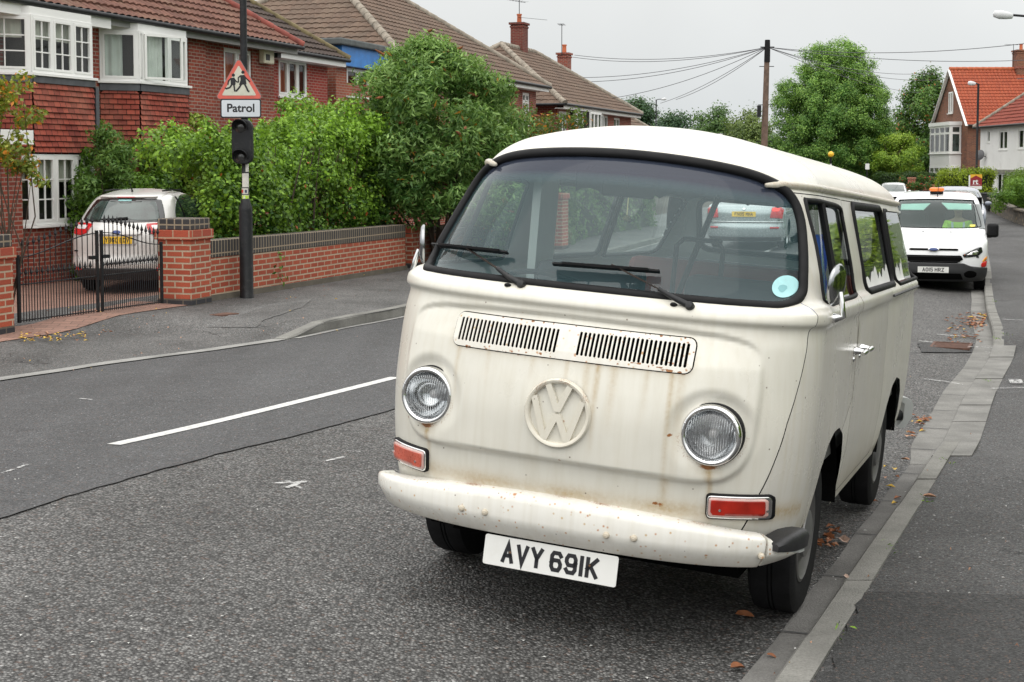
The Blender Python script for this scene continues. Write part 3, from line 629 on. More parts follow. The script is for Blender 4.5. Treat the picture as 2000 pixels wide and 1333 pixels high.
def rustfield(V):
    x, y, z = V[:, 0], V[:, 1], V[:, 2]; r = np.zeros(len(V)); g = np.zeros(len(V)); f = y < .45
    for sx, zt, L, w, s_ in ((-.43, 1.02, .22, .008, .22), (-.30, 1.02, .14, .010, .15), (-.12, 1.02, .10, .012, .14), (.012, 1.02, .12, .008, .25), (.09, 1.02, .25, .014, .20), (.13, 1.02, .34, .010, .34), (.19, 1.02, .26, .016, .22), (.31, 1.02, .2, .01, .16), (.398, 1.02, .50, .009, .34), (.43, 1.02, .46, .016, .16),
                             (-.545, .702, .17, .010, .42), (.553, .70, .24, .009, .46), (.40, .64, .12, .016, .22), (-.1, .66, .1, .03, .05)):
        dx = (x-sx)/w; dz = np.clip((zt-z)/L, 0, 1); m = f & (z < zt) & (z > zt-L); g += np.where(m, s_*2.2*np.exp(-dx*dx)*(1-dz)**.8, 0)
    for hx in (-HLX, HLX):
        d = np.hypot(x-hx, z-.705); r += np.where(f, .55*np.exp(-(d/.020)**2), 0); g += np.where(f, .5*np.exp(-(d/.04)**2), 0)
        rr = np.hypot(x-hx, z-HLZ); r += np.where(f & (np.abs(rr-.112) < .012) & (z < HLZ), .30, 0)
    vt = np.abs(sdf(vent, x, z)); r += np.where(f, .55*np.exp(-(vt/.009)**2)*np.clip(.35+.4*np.sin(x*61)+.3*np.sin(x*143+2), 0, 1)*(z < 1.1), 0); g += np.where(f, .22*np.exp(-(vt/.02)**2)*(z < 1.08), 0)
    g += np.where(f & (z < .60), .75*np.exp(-((z-.53)/.030)**2)*(.55+.45*np.sin(x*9+1)**2), 0)
    g += np.where(y >= .45, .25*np.exp(-((z-.42)/.10)**2), 0)
    for px, pz, s_ in ((-.655, .71, 1.0), (-.64, .735, .8), (.37, .545, .9), (.39, .54, .9), (.41, .80, .9), (.02, .66, .6), (-.2, 1.17, .4), (.02, .8, .8)):
        r += np.where(f, s_*np.exp(-(((x-px)/.009)**2+((z-pz)/.007)**2)), 0)
    return {'rust': ('POINT', np.clip(r, 0, 1)), 'grime': ('POINT', np.clip(g, 0, .9))}
mk('body', V, F, cream, camper, 180, attr=rustfield(V))
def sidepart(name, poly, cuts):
    V, F = vb.inside('s', poly, 0, -.0005, cuts); o = mk(name, V, F, creamshade, camper, 180, attr=rustfield(V)); o['label'] = 'cream '+name.replace('_', ' ')+' with chrome handle'
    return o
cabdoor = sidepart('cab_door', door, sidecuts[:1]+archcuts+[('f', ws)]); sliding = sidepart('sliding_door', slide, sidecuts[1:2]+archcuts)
# glass and seals
t = NT('tinted_windscreen'); zc = t.n('ShaderNodeSeparateXYZ', {0: t.co()}).outputs[2]; xc = t.n('ShaderNodeSeparateXYZ', {0: t.co()}).outputs[0]
band = t.rng(t.math('ADD', zc, t.math('MULTIPLY', t.math('POWER', xc, 2), .10)), 1.665, 1.715)
tr = t.n('ShaderNodeBsdfTransparent', {'Color': t.mix(band, (.90, .99, 1.0), (.14, .19, .28))}); df = t.n('ShaderNodeBsdfDiffuse', {'Color': t.mix(band, (.30, .52, .58), (.10, .12, .18))})  # cyan veil in the glass colour stands in for reflected sky
b1 = t.n('ShaderNodeMixShader', {0: t.mix(band, (.085,)*3, (.30,)*3), 1: tr.outputs[0], 2: df.outputs[0]})
gl = t.n('ShaderNodeBsdfGlossy', {'Color': (1, 1, 1), 'Roughness': .015}); wsglass = t.done(t.n('ShaderNodeMixShader', {0: t.math('MULTIPLY', thin_fresnel(t), .75), 1: b1.outputs[0], 2: gl.outputs[0]}))
vgl = glassmat('van_side_glass', (.80, .86, .83), 1.1)
V, F = vb.inside('f', ws, -.012); wsg = mk('windscreen', V, F, wsglass, camper, 180)
vb.seal(MB(), 'f', ws, .043, .017, -.002, 8).build('windscreen_seal', black, camper, 180)
for v_, nm in (('s', ''), ('S', '')):
    for poly in (cabw, midw, rearw):
        V, F = vb.inside(v_, poly, -.010); g_ = mk('side_window', V, F, vgl, camper, 180)
        if poly is not cabw: vb.seal(MB(), v_, poly, .038 if poly is midw else .024, .014, 0, 8).build('window_seal', black, camper, 180)
        else: vb.seal(MB(), v_, poly, .022, .008, 0, 6).build('window_seal', black, camper, 180)
V, F = vb.inside('r', backw, -.01); mk('rear_window', V, F, glass, camper, 180); vb.seal(MB(), 'r', backw, .04, .015, 0, 6).build('window_seal', black, camper, 180)
for v_ in 'sS':                                          # quarter-light post in the cab window
    a, _ = vb.pt(v_, .90, 1.285, -.004); b, _ = vb.pt(v_, .955, 1.665, -.004); MB().bar(a, b, .022, .022).build('quarterlight_post', black, camper)
    a, _ = vb.pt(v_, 1.20, 1.30, -.02); b, _ = vb.pt(v_, 1.20, 1.66, -.02)
# added ragged white strip for the reflection along the bottom of two side windows
reflm = plain('white_reflection', (.78, .78, .76), .6, vary=.05)
for poly, zt in ((midw, 1.352), (rearw, 1.36)):
    y0, y1 = (1.80, 2.91) if poly is midw else (3.04, 3.62); ys_ = np.linspace(y0+.03, y1-.03, 26); tops = [zt+.022*math.sin(k*1.7)+.018*math.sin(k*.6+1)+rng.normal(0, .009) for k in range(26)]
    pl = [(ys_[0], 1.285)]+[(y, z) for y, z in zip(ys_, tops)]+[(ys_[-1], 1.285)]
    V, F = vb.inside('s', pl, -.006); mk('reflection_strip', V, F, reflm, camper)
# nose ventilation panel with its two banks of slots
ngx, ngz = 420, 60; X, Z = np.meshgrid(np.linspace(-.467, .467, ngx), np.linspace(1.018, 1.148, ngz), indexing='ij'); X, Z = X.ravel(), Z.ravel()
Vp = np.stack([X, vb.yfront(X, Z)-.004, Z], 1); i, j = np.meshgrid(np.arange(ngx-1), np.arange(ngz-1), indexing='ij'); Fp = np.stack([i*ngz+j, (i+1)*ngz+j, (i+1)*ngz+j+1, i*ngz+j+1], -1).reshape(-1, 4)
pitch_ = .0163; ax = np.abs(X); kk = np.clip(np.round((ax-.045)/pitch_), 0, 24); dx = ax-(.045+kk*pitch_); sl_ = np.hypot(dx, np.maximum(np.abs(Z-1.084)-.037, 0))-.0050
Vp, Fp = clip(Vp, [tuple(f) for f in Fp.tolist()], np.minimum(-sdf(vent, X, Z), sl_)); Vp, Fp = prune(Vp, Fp)
gR = np.random.default_rng(4); rv = np.zeros(len(Vp))
for i in range(90):
    if i < 46: cx_, cz_ = (gR.uniform(.06, .46) if i % 4 else gR.uniform(-.45, .0)), gR.choice([1.040, 1.034, 1.030, 1.128, gR.uniform(1.04, 1.12)])
    else: cx_, cz_ = gR.uniform(-.45, .46), gR.choice([1.024, 1.026, 1.142])
    rx_, rz_ = gR.uniform(.003, .009), gR.uniform(.002, .006); rv += gR.uniform(.25, .62)*np.exp(-((Vp[:, 0]-cx_)/rx_)**2-((Vp[:, 2]-cz_)/rz_)**2)
rv = np.clip(rv, 0, .75)
vp_ = mk('vent_panel', Vp, Fp, creamrust, camper, 180, attr={'rust': ('POINT', rv), 'grime': ('POINT', .12*np.ones(len(Vp)))}); sm = vp_.modifiers.new('t', 'SOLIDIFY'); sm.thickness = .004; sm.offset = 0
V, F = vb.inside('f', vent, -.028, .025); mk('vent_backing', V, F, darkhole, camper)  # dark panel added behind the slots to block light from the cabin
# emblem: ring and letters pressed in body colour
embp = camperpaint('cream_emblem_paint', (.73, .70, .61)); yE = float(vb.yfront(0, .829)); ME = Matrix.Translation((0, yE+.004, .829)) @ Matrix.Rotation(R(90), 4, 'X')
mb = MB().lathe([(.126, 0), (.1255, .015), (.121, .0215), (.113, .0205), (.1085, .016), (.106, .002)], 72, ME)
emb = mb.build('emblem_ring', embp, camper, 50, attr={'rust': ('POINT', [.34 if (v[2] > .88) and math.sin(v[0]*70) > -.2 else (.2 if v[0] > .08 and math.sin(v[2]*90) > .3 else 0) for v in mb.V]), 'grime': ('POINT', [.1]*len(mb.V))})
r_ = .1075; mb = MB()                                      # letter strokes, cut flat where the two letters face each other
for pts, h_, cut in (([(-.385, .95), (.02, .03)], .0185, (0, 1, -.055, -1, 0)), ([(.385, .95), (-.02, .03)], .0185, (0, 1, -.055, 1, 0)), ([(-.86, .50), (-.40, -.93)], .0178, None), ([(.86, .50), (.40, -.93)], .0178, None), ([(-.415, -.93), (.02, .03)], .0170, (0, -1, -.02, -1, 0)), ([(.415, -.93), (-.02, .03)], .0170, (0, -1, -.02, 1, 0))):
    q = MB().ribbon([(x*r_, y*r_) for x, y in pts], .0225, h_); V, F = np.array(q.V), q.F
    if cut:
        V, F = clip(V, F, cut[1]*V[:, 1]+cut[2]*r_); V, F = clip(V, F, cut[3]*V[:, 0]); V, F = prune(V, F)
    mb.add([ME @ Vector(tuple(v)) for v in V], F)
eo = mb.build('emblem_letters', embp, camper, attr={'rust': ('POINT', [0]*len(mb.V)), 'grime': ('POINT', [.06]*len(mb.V))}); sm = eo.modifiers.new('t', 'SOLIDIFY'); sm.thickness = .016; sm.offset = -1
# headlights
t = NT('headlight_glass'); o = t.co(); wv = t.n('ShaderNodeTexWave', {'Vector': o, 'Scale': 36.0, 'Distortion': .5, 'Detail': 1.0}, wave_type='BANDS', bands_direction='X')
bm_ = t.bump(t.math('ADD', wv, t.math('MULTIPLY', t.noise(22, 2, o), 1.2)), 1.0, .008); tr = t.n('ShaderNodeBsdfTransparent', {'Color': (.90, .92, .93)}); gl = t.n('ShaderNodeBsdfGlossy', {'Roughness': .12, 'Normal': bm_, 'Color': (.85, .88, .9)}); g2_ = t.n('ShaderNodeBsdfGlossy', {'Roughness': .03})
ly = t.n('ShaderNodeMixShader', {0: t.rng(wv, .3, .95, .05, .55), 1: tr.outputs[0], 2: gl.outputs[0]})
lensm = t.done(t.n('ShaderNodeMixShader', {0: t.n('ShaderNodeFresnel', {'IOR': 1.5}), 1: ly.outputs[0], 2: g2_.outputs[0]}))
refl = plain('lamp_reflector', (.74, .75, .76), .13, 1.0, vary=.25, sc=22)
for sx in (-1, 1):
    yc = float(vb.yfront(sx*HLX, HLZ)); M = axis_m((sx*HLX, yc, HLZ), (sx*.05, -1, .0))
    hl = MB().lathe([(.101, -.07), (.1085, -.03), (.1100, .010), (.1085, .024), (.103, .034), (.096, .0355), (.090, .030), (.0865, .020), (.0845, .006)], 64, M).build('headlight', chrome, camper, 60)
    MB().lathe([(.112, -.05), (.1125, .000), (.1085, .004)], 64, M).build('headlight_gasket', black, hl, 60)
    MB().lathe([(.0850, .008), (.075, -.016), (.055, -.040), (.03, -.056), (.012, -.060), (0, -.060)], 48, M).build('reflector', refl, hl, 60)
    MB().lathe([(.017, -.06), (.017, -.030), (.012, -.022), (0, -.020)], 20, M).build('bulb', clearlens, hl, 60)
    MB().lathe([(.0860, .012), (.0780, .0215), (.062, .0285), (.04, .0335), (.02, .0355), (0, .036)], 64, M).build('lens', lensm, hl, 180)
    for k in (35, 160, 285): MB().lathe([(.004, 0), (.004, .003), (0, .004)], 10, M @ Matrix.Translation((.0985*math.cos(R(k)), .0985*math.sin(R(k)), .032))).build('rim_screw', chrome, hl, 40)
# front indicators
indl = plain('indicator_lens', (.40, .020, .010), .18, vary=.3, sc=14, coat=.5); indl2 = plain('faded_indicator_lens', (.52, .105, .065), .3, vary=.25, sc=14, coat=.4)
for sx in (-1, 1):
    pl = lambda hx, hz, r: [(sx*.652+x, .556+z) for x, z in rrect(hx, hz, r, 4)]
    g_ = vb.panel('indicator', 'f', pl(.107, .046, .014), .006, black, camper, .014)
    vb.panel('bezel', 'f', pl(.101, .041, .012), .017, chrome, g_, .010)
    vb.panel('lens_border', 'f', pl(.094, .034, .008), .025, plain('clear_pink_lens', (.62, .40, .36), .15, vary=.12, sc=30, coat=.6), g_, .006)
    le = vb.panel('lens', 'f', pl(.086, .027, .006), .029, indl if sx > 0 else indl2, g_, .006)
    le['label'] = 'clear red orange indicator lens' if sx > 0 else 'faded pinkish indicator lens'
    for q in (-.07, .07):
        p, n_ = vb.pt('f', sx*.652+q, .552, .032); MB().lathe([(.005, 0), (.005, .003), (0, .004)], 10, axis_m(p, n_)).build('lens_screw', chrome, g_, 40)
# bumper with separate corner pieces
def bsweep(xs_, prof_fn, p=3.0, W=.865, D=.42):
    V = []; F = []; k = None
    for x in xs_:
        tt = min(abs(x)/W, .9995); y = D*(1-(1-tt**p)**.5); e = 1e-3; t2 = min((abs(x)+e)/W, .9999); dy = (D*(1-(1-t2**p)**.5)-y)/e; n = Vector((math.copysign(dy, x), -1, 0)).normalized()
        pr = prof_fn(x); k = len(pr); V += [Vector((x, y, 0))-n*d+Vector((0, 0, z)) for d, z in pr]
    for i in range(len(xs_)-1): F += [(i*k+q, i*k+(q+1) % k, (i+1)*k+(q+1) % k, (i+1)*k+q) for q in range(k)]
    F += [tuple(range(k))[::-1], tuple(range((len(xs_)-1)*k, len(xs_)*k))]; return V, F
def btop(x): return (.520-.062*(abs(x)/.8)**2-.425)/(.535-.425)
def bprof(x): k = btop(x); zt = lambda z: .425+(z-.425)*k; return [(.085, .343), (.055, .340), (.040, .343), (.012, .388), (.002, .404), (0, .420), (0, zt(.488)), (.006, zt(.510)), (.020, zt(.525)), (.040, zt(.533)), (.066, zt(.536)), (.068, zt(.50)), (.05, zt(.49)), (.05, .39)][::-1]
V, F = bsweep(np.r_[np.linspace(-.835, -.76, 14), np.linspace(-.74, .76, 90)], bprof); Va = np.array([tuple(v) for v in V])
tz_ = np.array([.425+.110*btop(x) for x in Va[:, 0]]); nx_ = .5+.25*np.sin(Va[:, 0]*13)+.25*np.sin(Va[:, 0]*37+1); ru = .50*np.exp(-((Va[:, 2]-tz_)/.006)**2)*np.clip(nx_, 0, 1)+.5*sstep(-.805, -.835, Va[:, 0])+.30*np.exp(-((Va[:, 0]-.755)/.012)**2)
bo = mk('front_bumper', V, F, creamrust, camper, 50, attr={'rust': ('POINT', ru), 'grime': ('POINT', .18*(Va[:, 2] < .37))}); bo.modifiers.new('b', 'BEVEL').width = .004
def capprof(x):
    f_ = np.clip((abs(x)-.765)/.095, 0, 1); top = .464-.055*f_**.8; return [(.070, .345+.02*f_), (.04, .347+.02*f_), (.012, .385), (.001, .395), (0, .402), (0, top-.022), (.01, top-.006), (.03, top), (.066, top+.002), (.05, .40)][::-1]
V, F = bsweep(np.linspace(.766, .8635, 22), capprof); mk('bumper_corner', V, F, creamrust, camper, 50, attr={'rust': ('POINT', [0]*len(V)), 'grime': ('POINT', [0.05]*len(V))})
for sg in (1,):
    V = []; F = []; sec = [(.790, .195, .425, .014), (.814, .240, .420, .036), (.838, .300, .416, .050), (.853, .365, .414, .054), (.858, .415, .414, .050)]; prs = []
    for i, (x, y, z, h) in enumerate(sec):
        q = sec[min(i+1, 4)]; p = sec[max(i-1, 0)]; d = Vector((q[0]-p[0], q[1]-p[1], 0)).normalized(); n = Vector((d.y, -d.x, 0)); c = Vector((x, y, z))
        V += [c+n*a_+Vector((0, 0, b_)) for a_, b_ in ((.012, -.012), (.016, h*.55), (.006, h*.92), (-.012, h), (-.075, h*.95), (-.085, -.01))]
    for i in range(4): F += [(i*6+q, i*6+(q+1) % 6, (i+1)*6+(q+1) % 6, (i+1)*6+q) for q in range(6)]
    F += [tuple(range(6))[::-1], tuple(range(24, 30))]; V = [Vector((sg*v.x, v.y, v.z)) for v in V]; F = F if sg > 0 else [f[::-1] for f in F]
    mk('step_pad', V, F, plain('step_rubber', (.018, .018, .02), .5, vary=.3, sc=20), camper, 50)
boltp = camperpaint('bolt_paint', (.62, .58, .5), .6)
for px, py in ((902, 993), (947, 1001), (1184, 1046), (1238, 1052), (1487, 1087)):
    o_ = VR.T@(np.array([0, 0, CAMZ])-VT); d_ = VR.T@ray(px, py); y = 0.0
    for _ in range(30): q = o_+d_*((y-o_[1])/d_[1]); y = .42*(1-(1-min(abs(q[0])/.865, .99)**3)**.5)
    mb = MB().lathe([(.013, 0), (.012, .005), (.008, .011), (0, .013)], 14, axis_m((q[0], y, q[2]), (0, -1, 0))); mb.build('bumper_bolt', boltp, bo, 40, attr={'rust': ('POINT', [.34 if i % 4 < 1 else 0 for i in range(len(mb.V))]), 'grime': ('POINT', [.3]*len(mb.V))})
# registration plate
plM = Matrix.Translation((0, .044, .279)) @ Matrix.Rotation(R(90-6), 4, 'X')
pl_ = MB().prism(rrect(.26, .0555, .009, 4), -.004, 0, plM).build('number_plate', platewhite, camper, bevel=.001)
mb = MB(); plate_text(mb, 'AVY 691K', .076, plM @ Matrix.Translation((0, -.001, .0012)), w=.049, sw=.0148, gap=.0085, space=.026); mb.build('plate_lettering', letterblack, pl_)
for x, y in ((-.155, .002), (.155, .006)): MB().lathe([(.005, 0), (.004, .003), (0, .0035)], 10, plM @ Matrix.Translation((x, y, 0))).build('plate_screw', plain('rusty_screw', (.16, .09, .05), .7, .3), pl_); MB().box(x-.015, x+.015, .05, .12, .31, .36).build('plate_bracket', blackpaint, camper)
# wipers and washer jets
for pv, tip, b0, b1 in (((1018, 556), (905, 481), (846, 479), (991, 494)), ((1347, 598), (1195, 517), (1080, 516), (1288, 531))):
    P0, P1, B0, B1 = (Vector(vsurf(*q, off=o_)) for q, o_ in ((pv, .012), (tip, .030), (b0, .020), (b1, .020)))
    mid = P0.lerp(P1, .38)+Vector((0, -.012, .004)); w_ = MB().tube([P0, P0.lerp(mid, .5)+Vector((0, -.012, 0)), mid], [.013, .010, .008], 10).build('wiper', blackpaint, camper, 50)
    MB().lathe([(.017, -.02), (.0165, .006), (.012, .016), (0, .018)], 16, axis_m(P0, (0, -1, .4))).build('wiper_pivot', blackpaint, w_, 50)
    MB().bar(mid, P1, .010, .004).build('wiper_arm', plain('rusty_black_arm', (.035, .022, .016), .55, .2, vary=.6, sc=24), w_)
    mb = MB(); BP = [Vector(vsurf(b0[0]+(b1[0]-b0[0])*q, b0[1]+(b1[1]-b0[1])*q, off=.022)) for q in np.linspace(0, 1, 11)]; SP = [p+Vector((0, -.014-.012*(1-abs(2*q-1)), .008)) for p, q in zip(BP, np.linspace(0, 1, 11))]
    for u_, v_ in zip(BP[:-1], BP[1:]): mb.bar(u_, v_+(v_-u_)*.02, .007, .022, (0, -1, .5))
    for u_, v_ in zip(SP[1:-2], SP[2:-1]): mb.bar(u_, v_+(v_-u_)*.02, .010, .008)
    for q in (1, 3, 7, 9): mb.bar(BP[q], SP[q], .006)
    mb.build('wiper_blade', black, w_)
for px, py in ((992, 558), (1316, 596)):
    p = Vector(vsurf(px, py)); MB().lathe([(.014, -.01), (.013, .006), (.008, .014), (0, .016)], 14, axis_m(p, (0, -1, .3)) @ Matrix.Scale(.65, 4, (0, 1, 0))).build('washer_jet', black, camper, 50)
# roof gutters, door handles, mirrors, rear air intake louvres
for v_ in 'sS':
    pts = []
    for y in np.linspace(.60, 4.30, 60):
        zg = 1.722-.012*(y/4)**2-.01*max(0, (.72-y)/.12)**2; p, n_ = vb.pt(v_, max(y, float(vb.f['yf'](zg))+.07), zg, .006); pts.append(p)
    mb = MB(); mb.tube(pts, [.008]+[.0155]*58+[.006], 8); mb.build('roof_gutter', camperpaint('gutter_paint_'+('a' if v_ == 's' else 'b'), (.60, .58, .52), .0, 1.2), camper, 180, attr={'rust': ('POINT', [.30 if (i < 12 and i % 3) else (.35 if math.sin(i*.11) > .97 else 0) for i in range(len(mb.V))]), 'grime': ('POINT', [.2]*len(mb.V))})
for yh, par in ((1.395, cabdoor), (1.585, sliding)):
    p, n_ = vb.pt('s', yh, 1.045, 0); h = MB().lathe([(.0, .0), (.018, .001), (.017, .012), (.012, .030), (.010, .042)], 16, axis_m(p, n_)).build('door_handle', chrome, par, 50)
    q = p+n_*.045; MB().tube([q+Vector((0, -.058, -.004)), q+Vector((.004, -.03, 0)), q+Vector((.006, .02, .002)), q+Vector((0, .06, .002))], [.008, .012, .011, .007], 10).build('handle_grip', chrome, h, 60)
    MB().lathe([(0, .0), (.012, .0), (.010, .006), (0, .008)], 12, axis_m(p+Vector((0, 0, -.035)), n_)).build('handle_lock', chrome, h, 50)
# oval finger recess above the handles and the front step
el = [(1.525+.03*math.cos(a), 1.095+.085*math.sin(a)) for a in np.linspace(0, 2*math.pi, 24, endpoint=False)]
vb.panel('handle_recess', 's', el, .0015, plain('cream_recess', (.50, .48, .42), .4, vary=.06), sliding, 0)
for sg in (1, -1):
    b = Vector((sg*.868, .60, 1.235))
    m_ = MB().tube([b+Vector((-sg*.03, 0, 0)), b, b+Vector((sg*.030, -.005, .01)), b+Vector((sg*.020, -.005, .06)), b+Vector((sg*.010, 0, .10))], [.020, .018, .012, .011, .010], 12).build('door_mirror', chrome, camper, 60)
    MB().lathe([(0, -.014), (.030, -.014), (.052, -.006), (.057, .003), (.055, .010), (0, .0105)], 32, axis_m(b+Vector((-sg*.004, .0, .125)), (-sg*1.0, .42, .08)) @ Matrix.Scale(1.45, 4, (0, 1, 0))).build('mirror_head', plain('darkened_chrome', (.38, .39, .40), .14, 1.0, vary=.25, sc=9), m_, 50)  # chrome darkened; its dark reflections are put into the colour
lv = [(3.98, 1.655), (4.08, 1.645), (4.15, 1.56), (4.195, 1.42), (4.21, 1.265), (4.12, 1.262), (4.10, 1.45)]
for v_ in 'sS':
    lo = vb.panel('air_intake', v_, lv, .003, darkhole, camper, 0); mb = MB()
    for z in np.linspace(1.30, 1.62, 8):
        a, na = vb.pt(v_, 4.10+.02*(1.65-z), z, .004); b, nb_ = vb.pt(v_, 4.205-.28*max(0, z-1.42), z, .012); mb.bar(a, b, .012, .016, na)
    mb.build('louvre', cream, lo, attr={'rust': ('POINT', [0]*len(mb.V)), 'grime': ('POINT', [.1]*len(mb.V))})
    vb.seal(MB(), v_, [(3.98, 1.655), (4.08, 1.645), (4.15, 1.56), (4.195, 1.42), (4.21, 1.265), (4.215, 1.265), (4.202, 1.42), (4.157, 1.562), (4.085, 1.652), (3.98, 1.662)], .012, .012, .008, 5).build('intake_rim', cream, lo, 180)
# belt trim shadow line: the rail of the sliding door
mb = MB(); mb.tube([vb.pt('s', y, 1.232, .004)[0] for y in np.linspace(2.66, 4.0, 20)], .007, 6); mb.build('door_rail', trimgrey, camper, 60)
# wheels, underbody, rear bumper, exhaust
rimp = plain('shaded_wheel_paint', (.10, .098, .095), .5, .1, vary=.2, sc=9)  # wheels stand in shadow; that shade is put into rim and hubcap colours
for sx in (-1, 1):
    for y in (.955, 3.36): wheel(camper, sx*.70, y, .325, .185, sx, rimp, .60, hub=plain('shaded_hubcap', (.20, .20, .20), .4, .6))
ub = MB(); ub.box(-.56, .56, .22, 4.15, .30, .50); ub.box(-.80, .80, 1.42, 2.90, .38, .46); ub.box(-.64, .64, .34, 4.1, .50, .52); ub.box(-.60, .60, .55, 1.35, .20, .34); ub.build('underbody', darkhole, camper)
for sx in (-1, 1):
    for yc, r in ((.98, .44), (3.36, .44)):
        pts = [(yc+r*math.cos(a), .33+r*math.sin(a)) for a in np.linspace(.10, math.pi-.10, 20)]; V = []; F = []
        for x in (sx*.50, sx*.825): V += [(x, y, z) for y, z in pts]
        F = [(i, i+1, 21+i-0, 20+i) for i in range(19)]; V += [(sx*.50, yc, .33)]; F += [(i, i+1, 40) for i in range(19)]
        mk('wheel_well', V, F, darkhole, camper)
V, F = bsweep(np.linspace(-.8635, .8635, 80), lambda x: [(d, .425+(z-.425)*1.15) for d, z in bprof(x*.4)]); V = [Vector((v.x*1.02, 4.58-v.y*.8, v.z)) for v in V]; mk('rear_bumper', V, F, creamrust, camper, 50, attr={'rust': ('POINT', [0]*len(V)), 'grime': ('POINT', [.1]*len(V))})
MB().tube([(.55, 4.1, .30), (.60, 4.4, .29), (.62, 4.52, .27)], .025, 12).build('exhaust_pipe', darkhole, camper, 60)
MB().tube([(.70, 4.1, .40), (.80, 4.30, .40), (.80, 4.42, .40)], .03, 10).build('bumper_iron', blackpaint, camper, 60)
# interior
dash = plain('dashboard', (.045, .06, .065), .6, vary=.1); seatm = plain('dark_seat_cloth', (.03, .032, .036), .8, vary=.2); redm = plain('red_brown_upholstery', (.16, .035, .028), .8, vary=.15); liner = plain('pale_cabin_lining', (.50, .52, .50), .7, vary=.08)
V = []; F = []; nx = 40
for x in np.linspace(-.70, .70, nx):
    y0 = float(yf0(x, 1.27))+.05; V += [(x, y0, 1.262), (x, y0+.22, 1.268-.02*(1-math.cos(x*4))*.5), (x, max(.66, y0+.26), 1.235), (x, max(.68, y0+.27), 1.05), (x, max(.60, y0+.2), .90)]
for i in range(nx-1): F += [(i*5+q, (i+1)*5+q, (i+1)*5+q+1, i*5+q+1) for q in range(4)]
mk('dashboard', V, F, dash, camper, 40)
MB().box(-.80, .80, .35, 4.2, .60, .66).build('cabin_floor', plain('cabin_floor_mat', (.10, .10, .095), .8), camper)
stw = MB(); Ms = axis_m((-.36, .83, 1.205), (0, .42, .9)); stw.lathe([(.200+.012*math.cos(a), .012*math.sin(a)) for a in np.linspace(0, 2*math.pi, 9)[:-1]], 48, Ms, closed=True); stw.bar(Ms@Vector((-.195, 0, 0)), Ms@Vector((.195, 0, 0)), .02, .01); stw.bar(Ms@Vector((0, 0, 0)), Ms@Vector((0, 0, -.45)), .04, .04); stw.build('steering_wheel', black, camper, 60)
def seat(name, x0, x1, y, zs_, zt, m, tilt=.12, dep=.5):
    s_ = MB(); s_.box(x0, x1, y-dep, y, zs_-.14, zs_); a, b = y-.02, y+.12; V = [(x, yy+tilt*(z-zs_)/(zt-zs_), z) for z in (zs_-.1, zt) for yy in (a, b) for x in (x0, x1)]; s_.add(V, [(0, 2, 3, 1), (4, 5, 7, 6), (0, 1, 5, 4), (2, 6, 7, 3), (0, 4, 6, 2), (1, 3, 7, 5)]); return s_.build(name, m, camper, bevel=.04)
seat('driver_seat', -.66, -.14, 1.35, .82, 1.30, seatm); seat('passenger_seat', .06, .68, 1.35, .82, 1.30, seatm); seat('bench_seat', -.62, .72, 2.75, .80, 1.30, redm); seat('rear_seat', -.70, .70, 3.75, .80, 1.27, seatm)
MB().tube([(-.02, 1.55, 1.05), (-.02, 1.58, 1.42), (.01, 1.585, 1.455), (.17, 1.585, 1.455), (.20, 1.58, 1.42), (.20, 1.55, 1.05)], .012, 10).build('headrest_frame', black, camper, 60)
MB().box(-.30, .30, 1.50, 1.54, .66, 1.18).build('cab_partition', liner, camper)
mb = MB(); pts = [(-.60+.011*k, 1.63+.024*abs(math.sin(.011*k*22))) for k in range(110)]; V = [(x, 1.75, 1.74) for x, z in pts]+[(x, 1.75+.015*math.sin(x*60), z) for x, z in pts]; n_ = len(pts); mb.add(V, [(i, i+1, n_+i+1, n_+i) for i in range(n_-1)]); mb.build('curtain_pelmet', plain('blue_grey_curtain', (.05, .065, .085), .85), camper, 60)
MB().tube([(.15, 1.60, 1.66), (.02, 1.66, 1.30), (-.05, 1.70, 1.10)], .014, 8).build('seat_belt', black, camper)
for sx in (-1, 1):
    MB().box(sx*.69-.02, sx*.69+.02, 1.47, 1.72, .66, 1.70).build('cabin_pillar', liner, camper)
MB().box(-.56, .56, .80, 3.9, 1.77, 1.78).build('headlining', liner, camper)
MB().tube([(.0, .60, 1.72), (.0, .63, 1.66)], .006, 8).build('mirror_stem', black, camper); MB().box(-.11, .11, .635, .655, 1.625, 1.685).build('interior_mirror', black, camper, bevel=.015)
mb = MB(); mb.tube([(.0, .66, 1.63), (.0, .66, 1.555)], .0025, 6); mb.lathe([(0, -.012), (.014, -.008), (.018, 0), (.012, .008), (.004, .014), (0, .018)], 14, Matrix.Translation((.0, .66, 1.54))); tag(mb.build('pendant', plain('brass', (.6, .5, .25), .35, .8), camper, 60))
# parking disc stuck inside the glass
p = Vector(vsurf(1532, 560)); yv = lambda x, z: float(yf0(x, z))
dl = [(p.x+.040*math.cos(a), p.z+.040*math.sin(a)) for a in np.linspace(0, 2*math.pi, 36, endpoint=False)]
V, F = vb.inside('f', dl, -.009); tx = mk('tax_disc', V, F, plain('pale_blue_disc', (.42, .74, .76), .5, vary=.06, sc=30), camper, 180)
dl2 = [(p.x-.006+.014*math.cos(a)*(1+.3*math.sin(3*a)), p.z-.008+.014*math.sin(a)) for a in np.linspace(0, 2*math.pi, 16, endpoint=False)]
V, F = vb.inside('f', dl2, -.0082); mk('disc_print', V, F, plain('disc_print_blue', (.25, .52, .55), .5), tx)
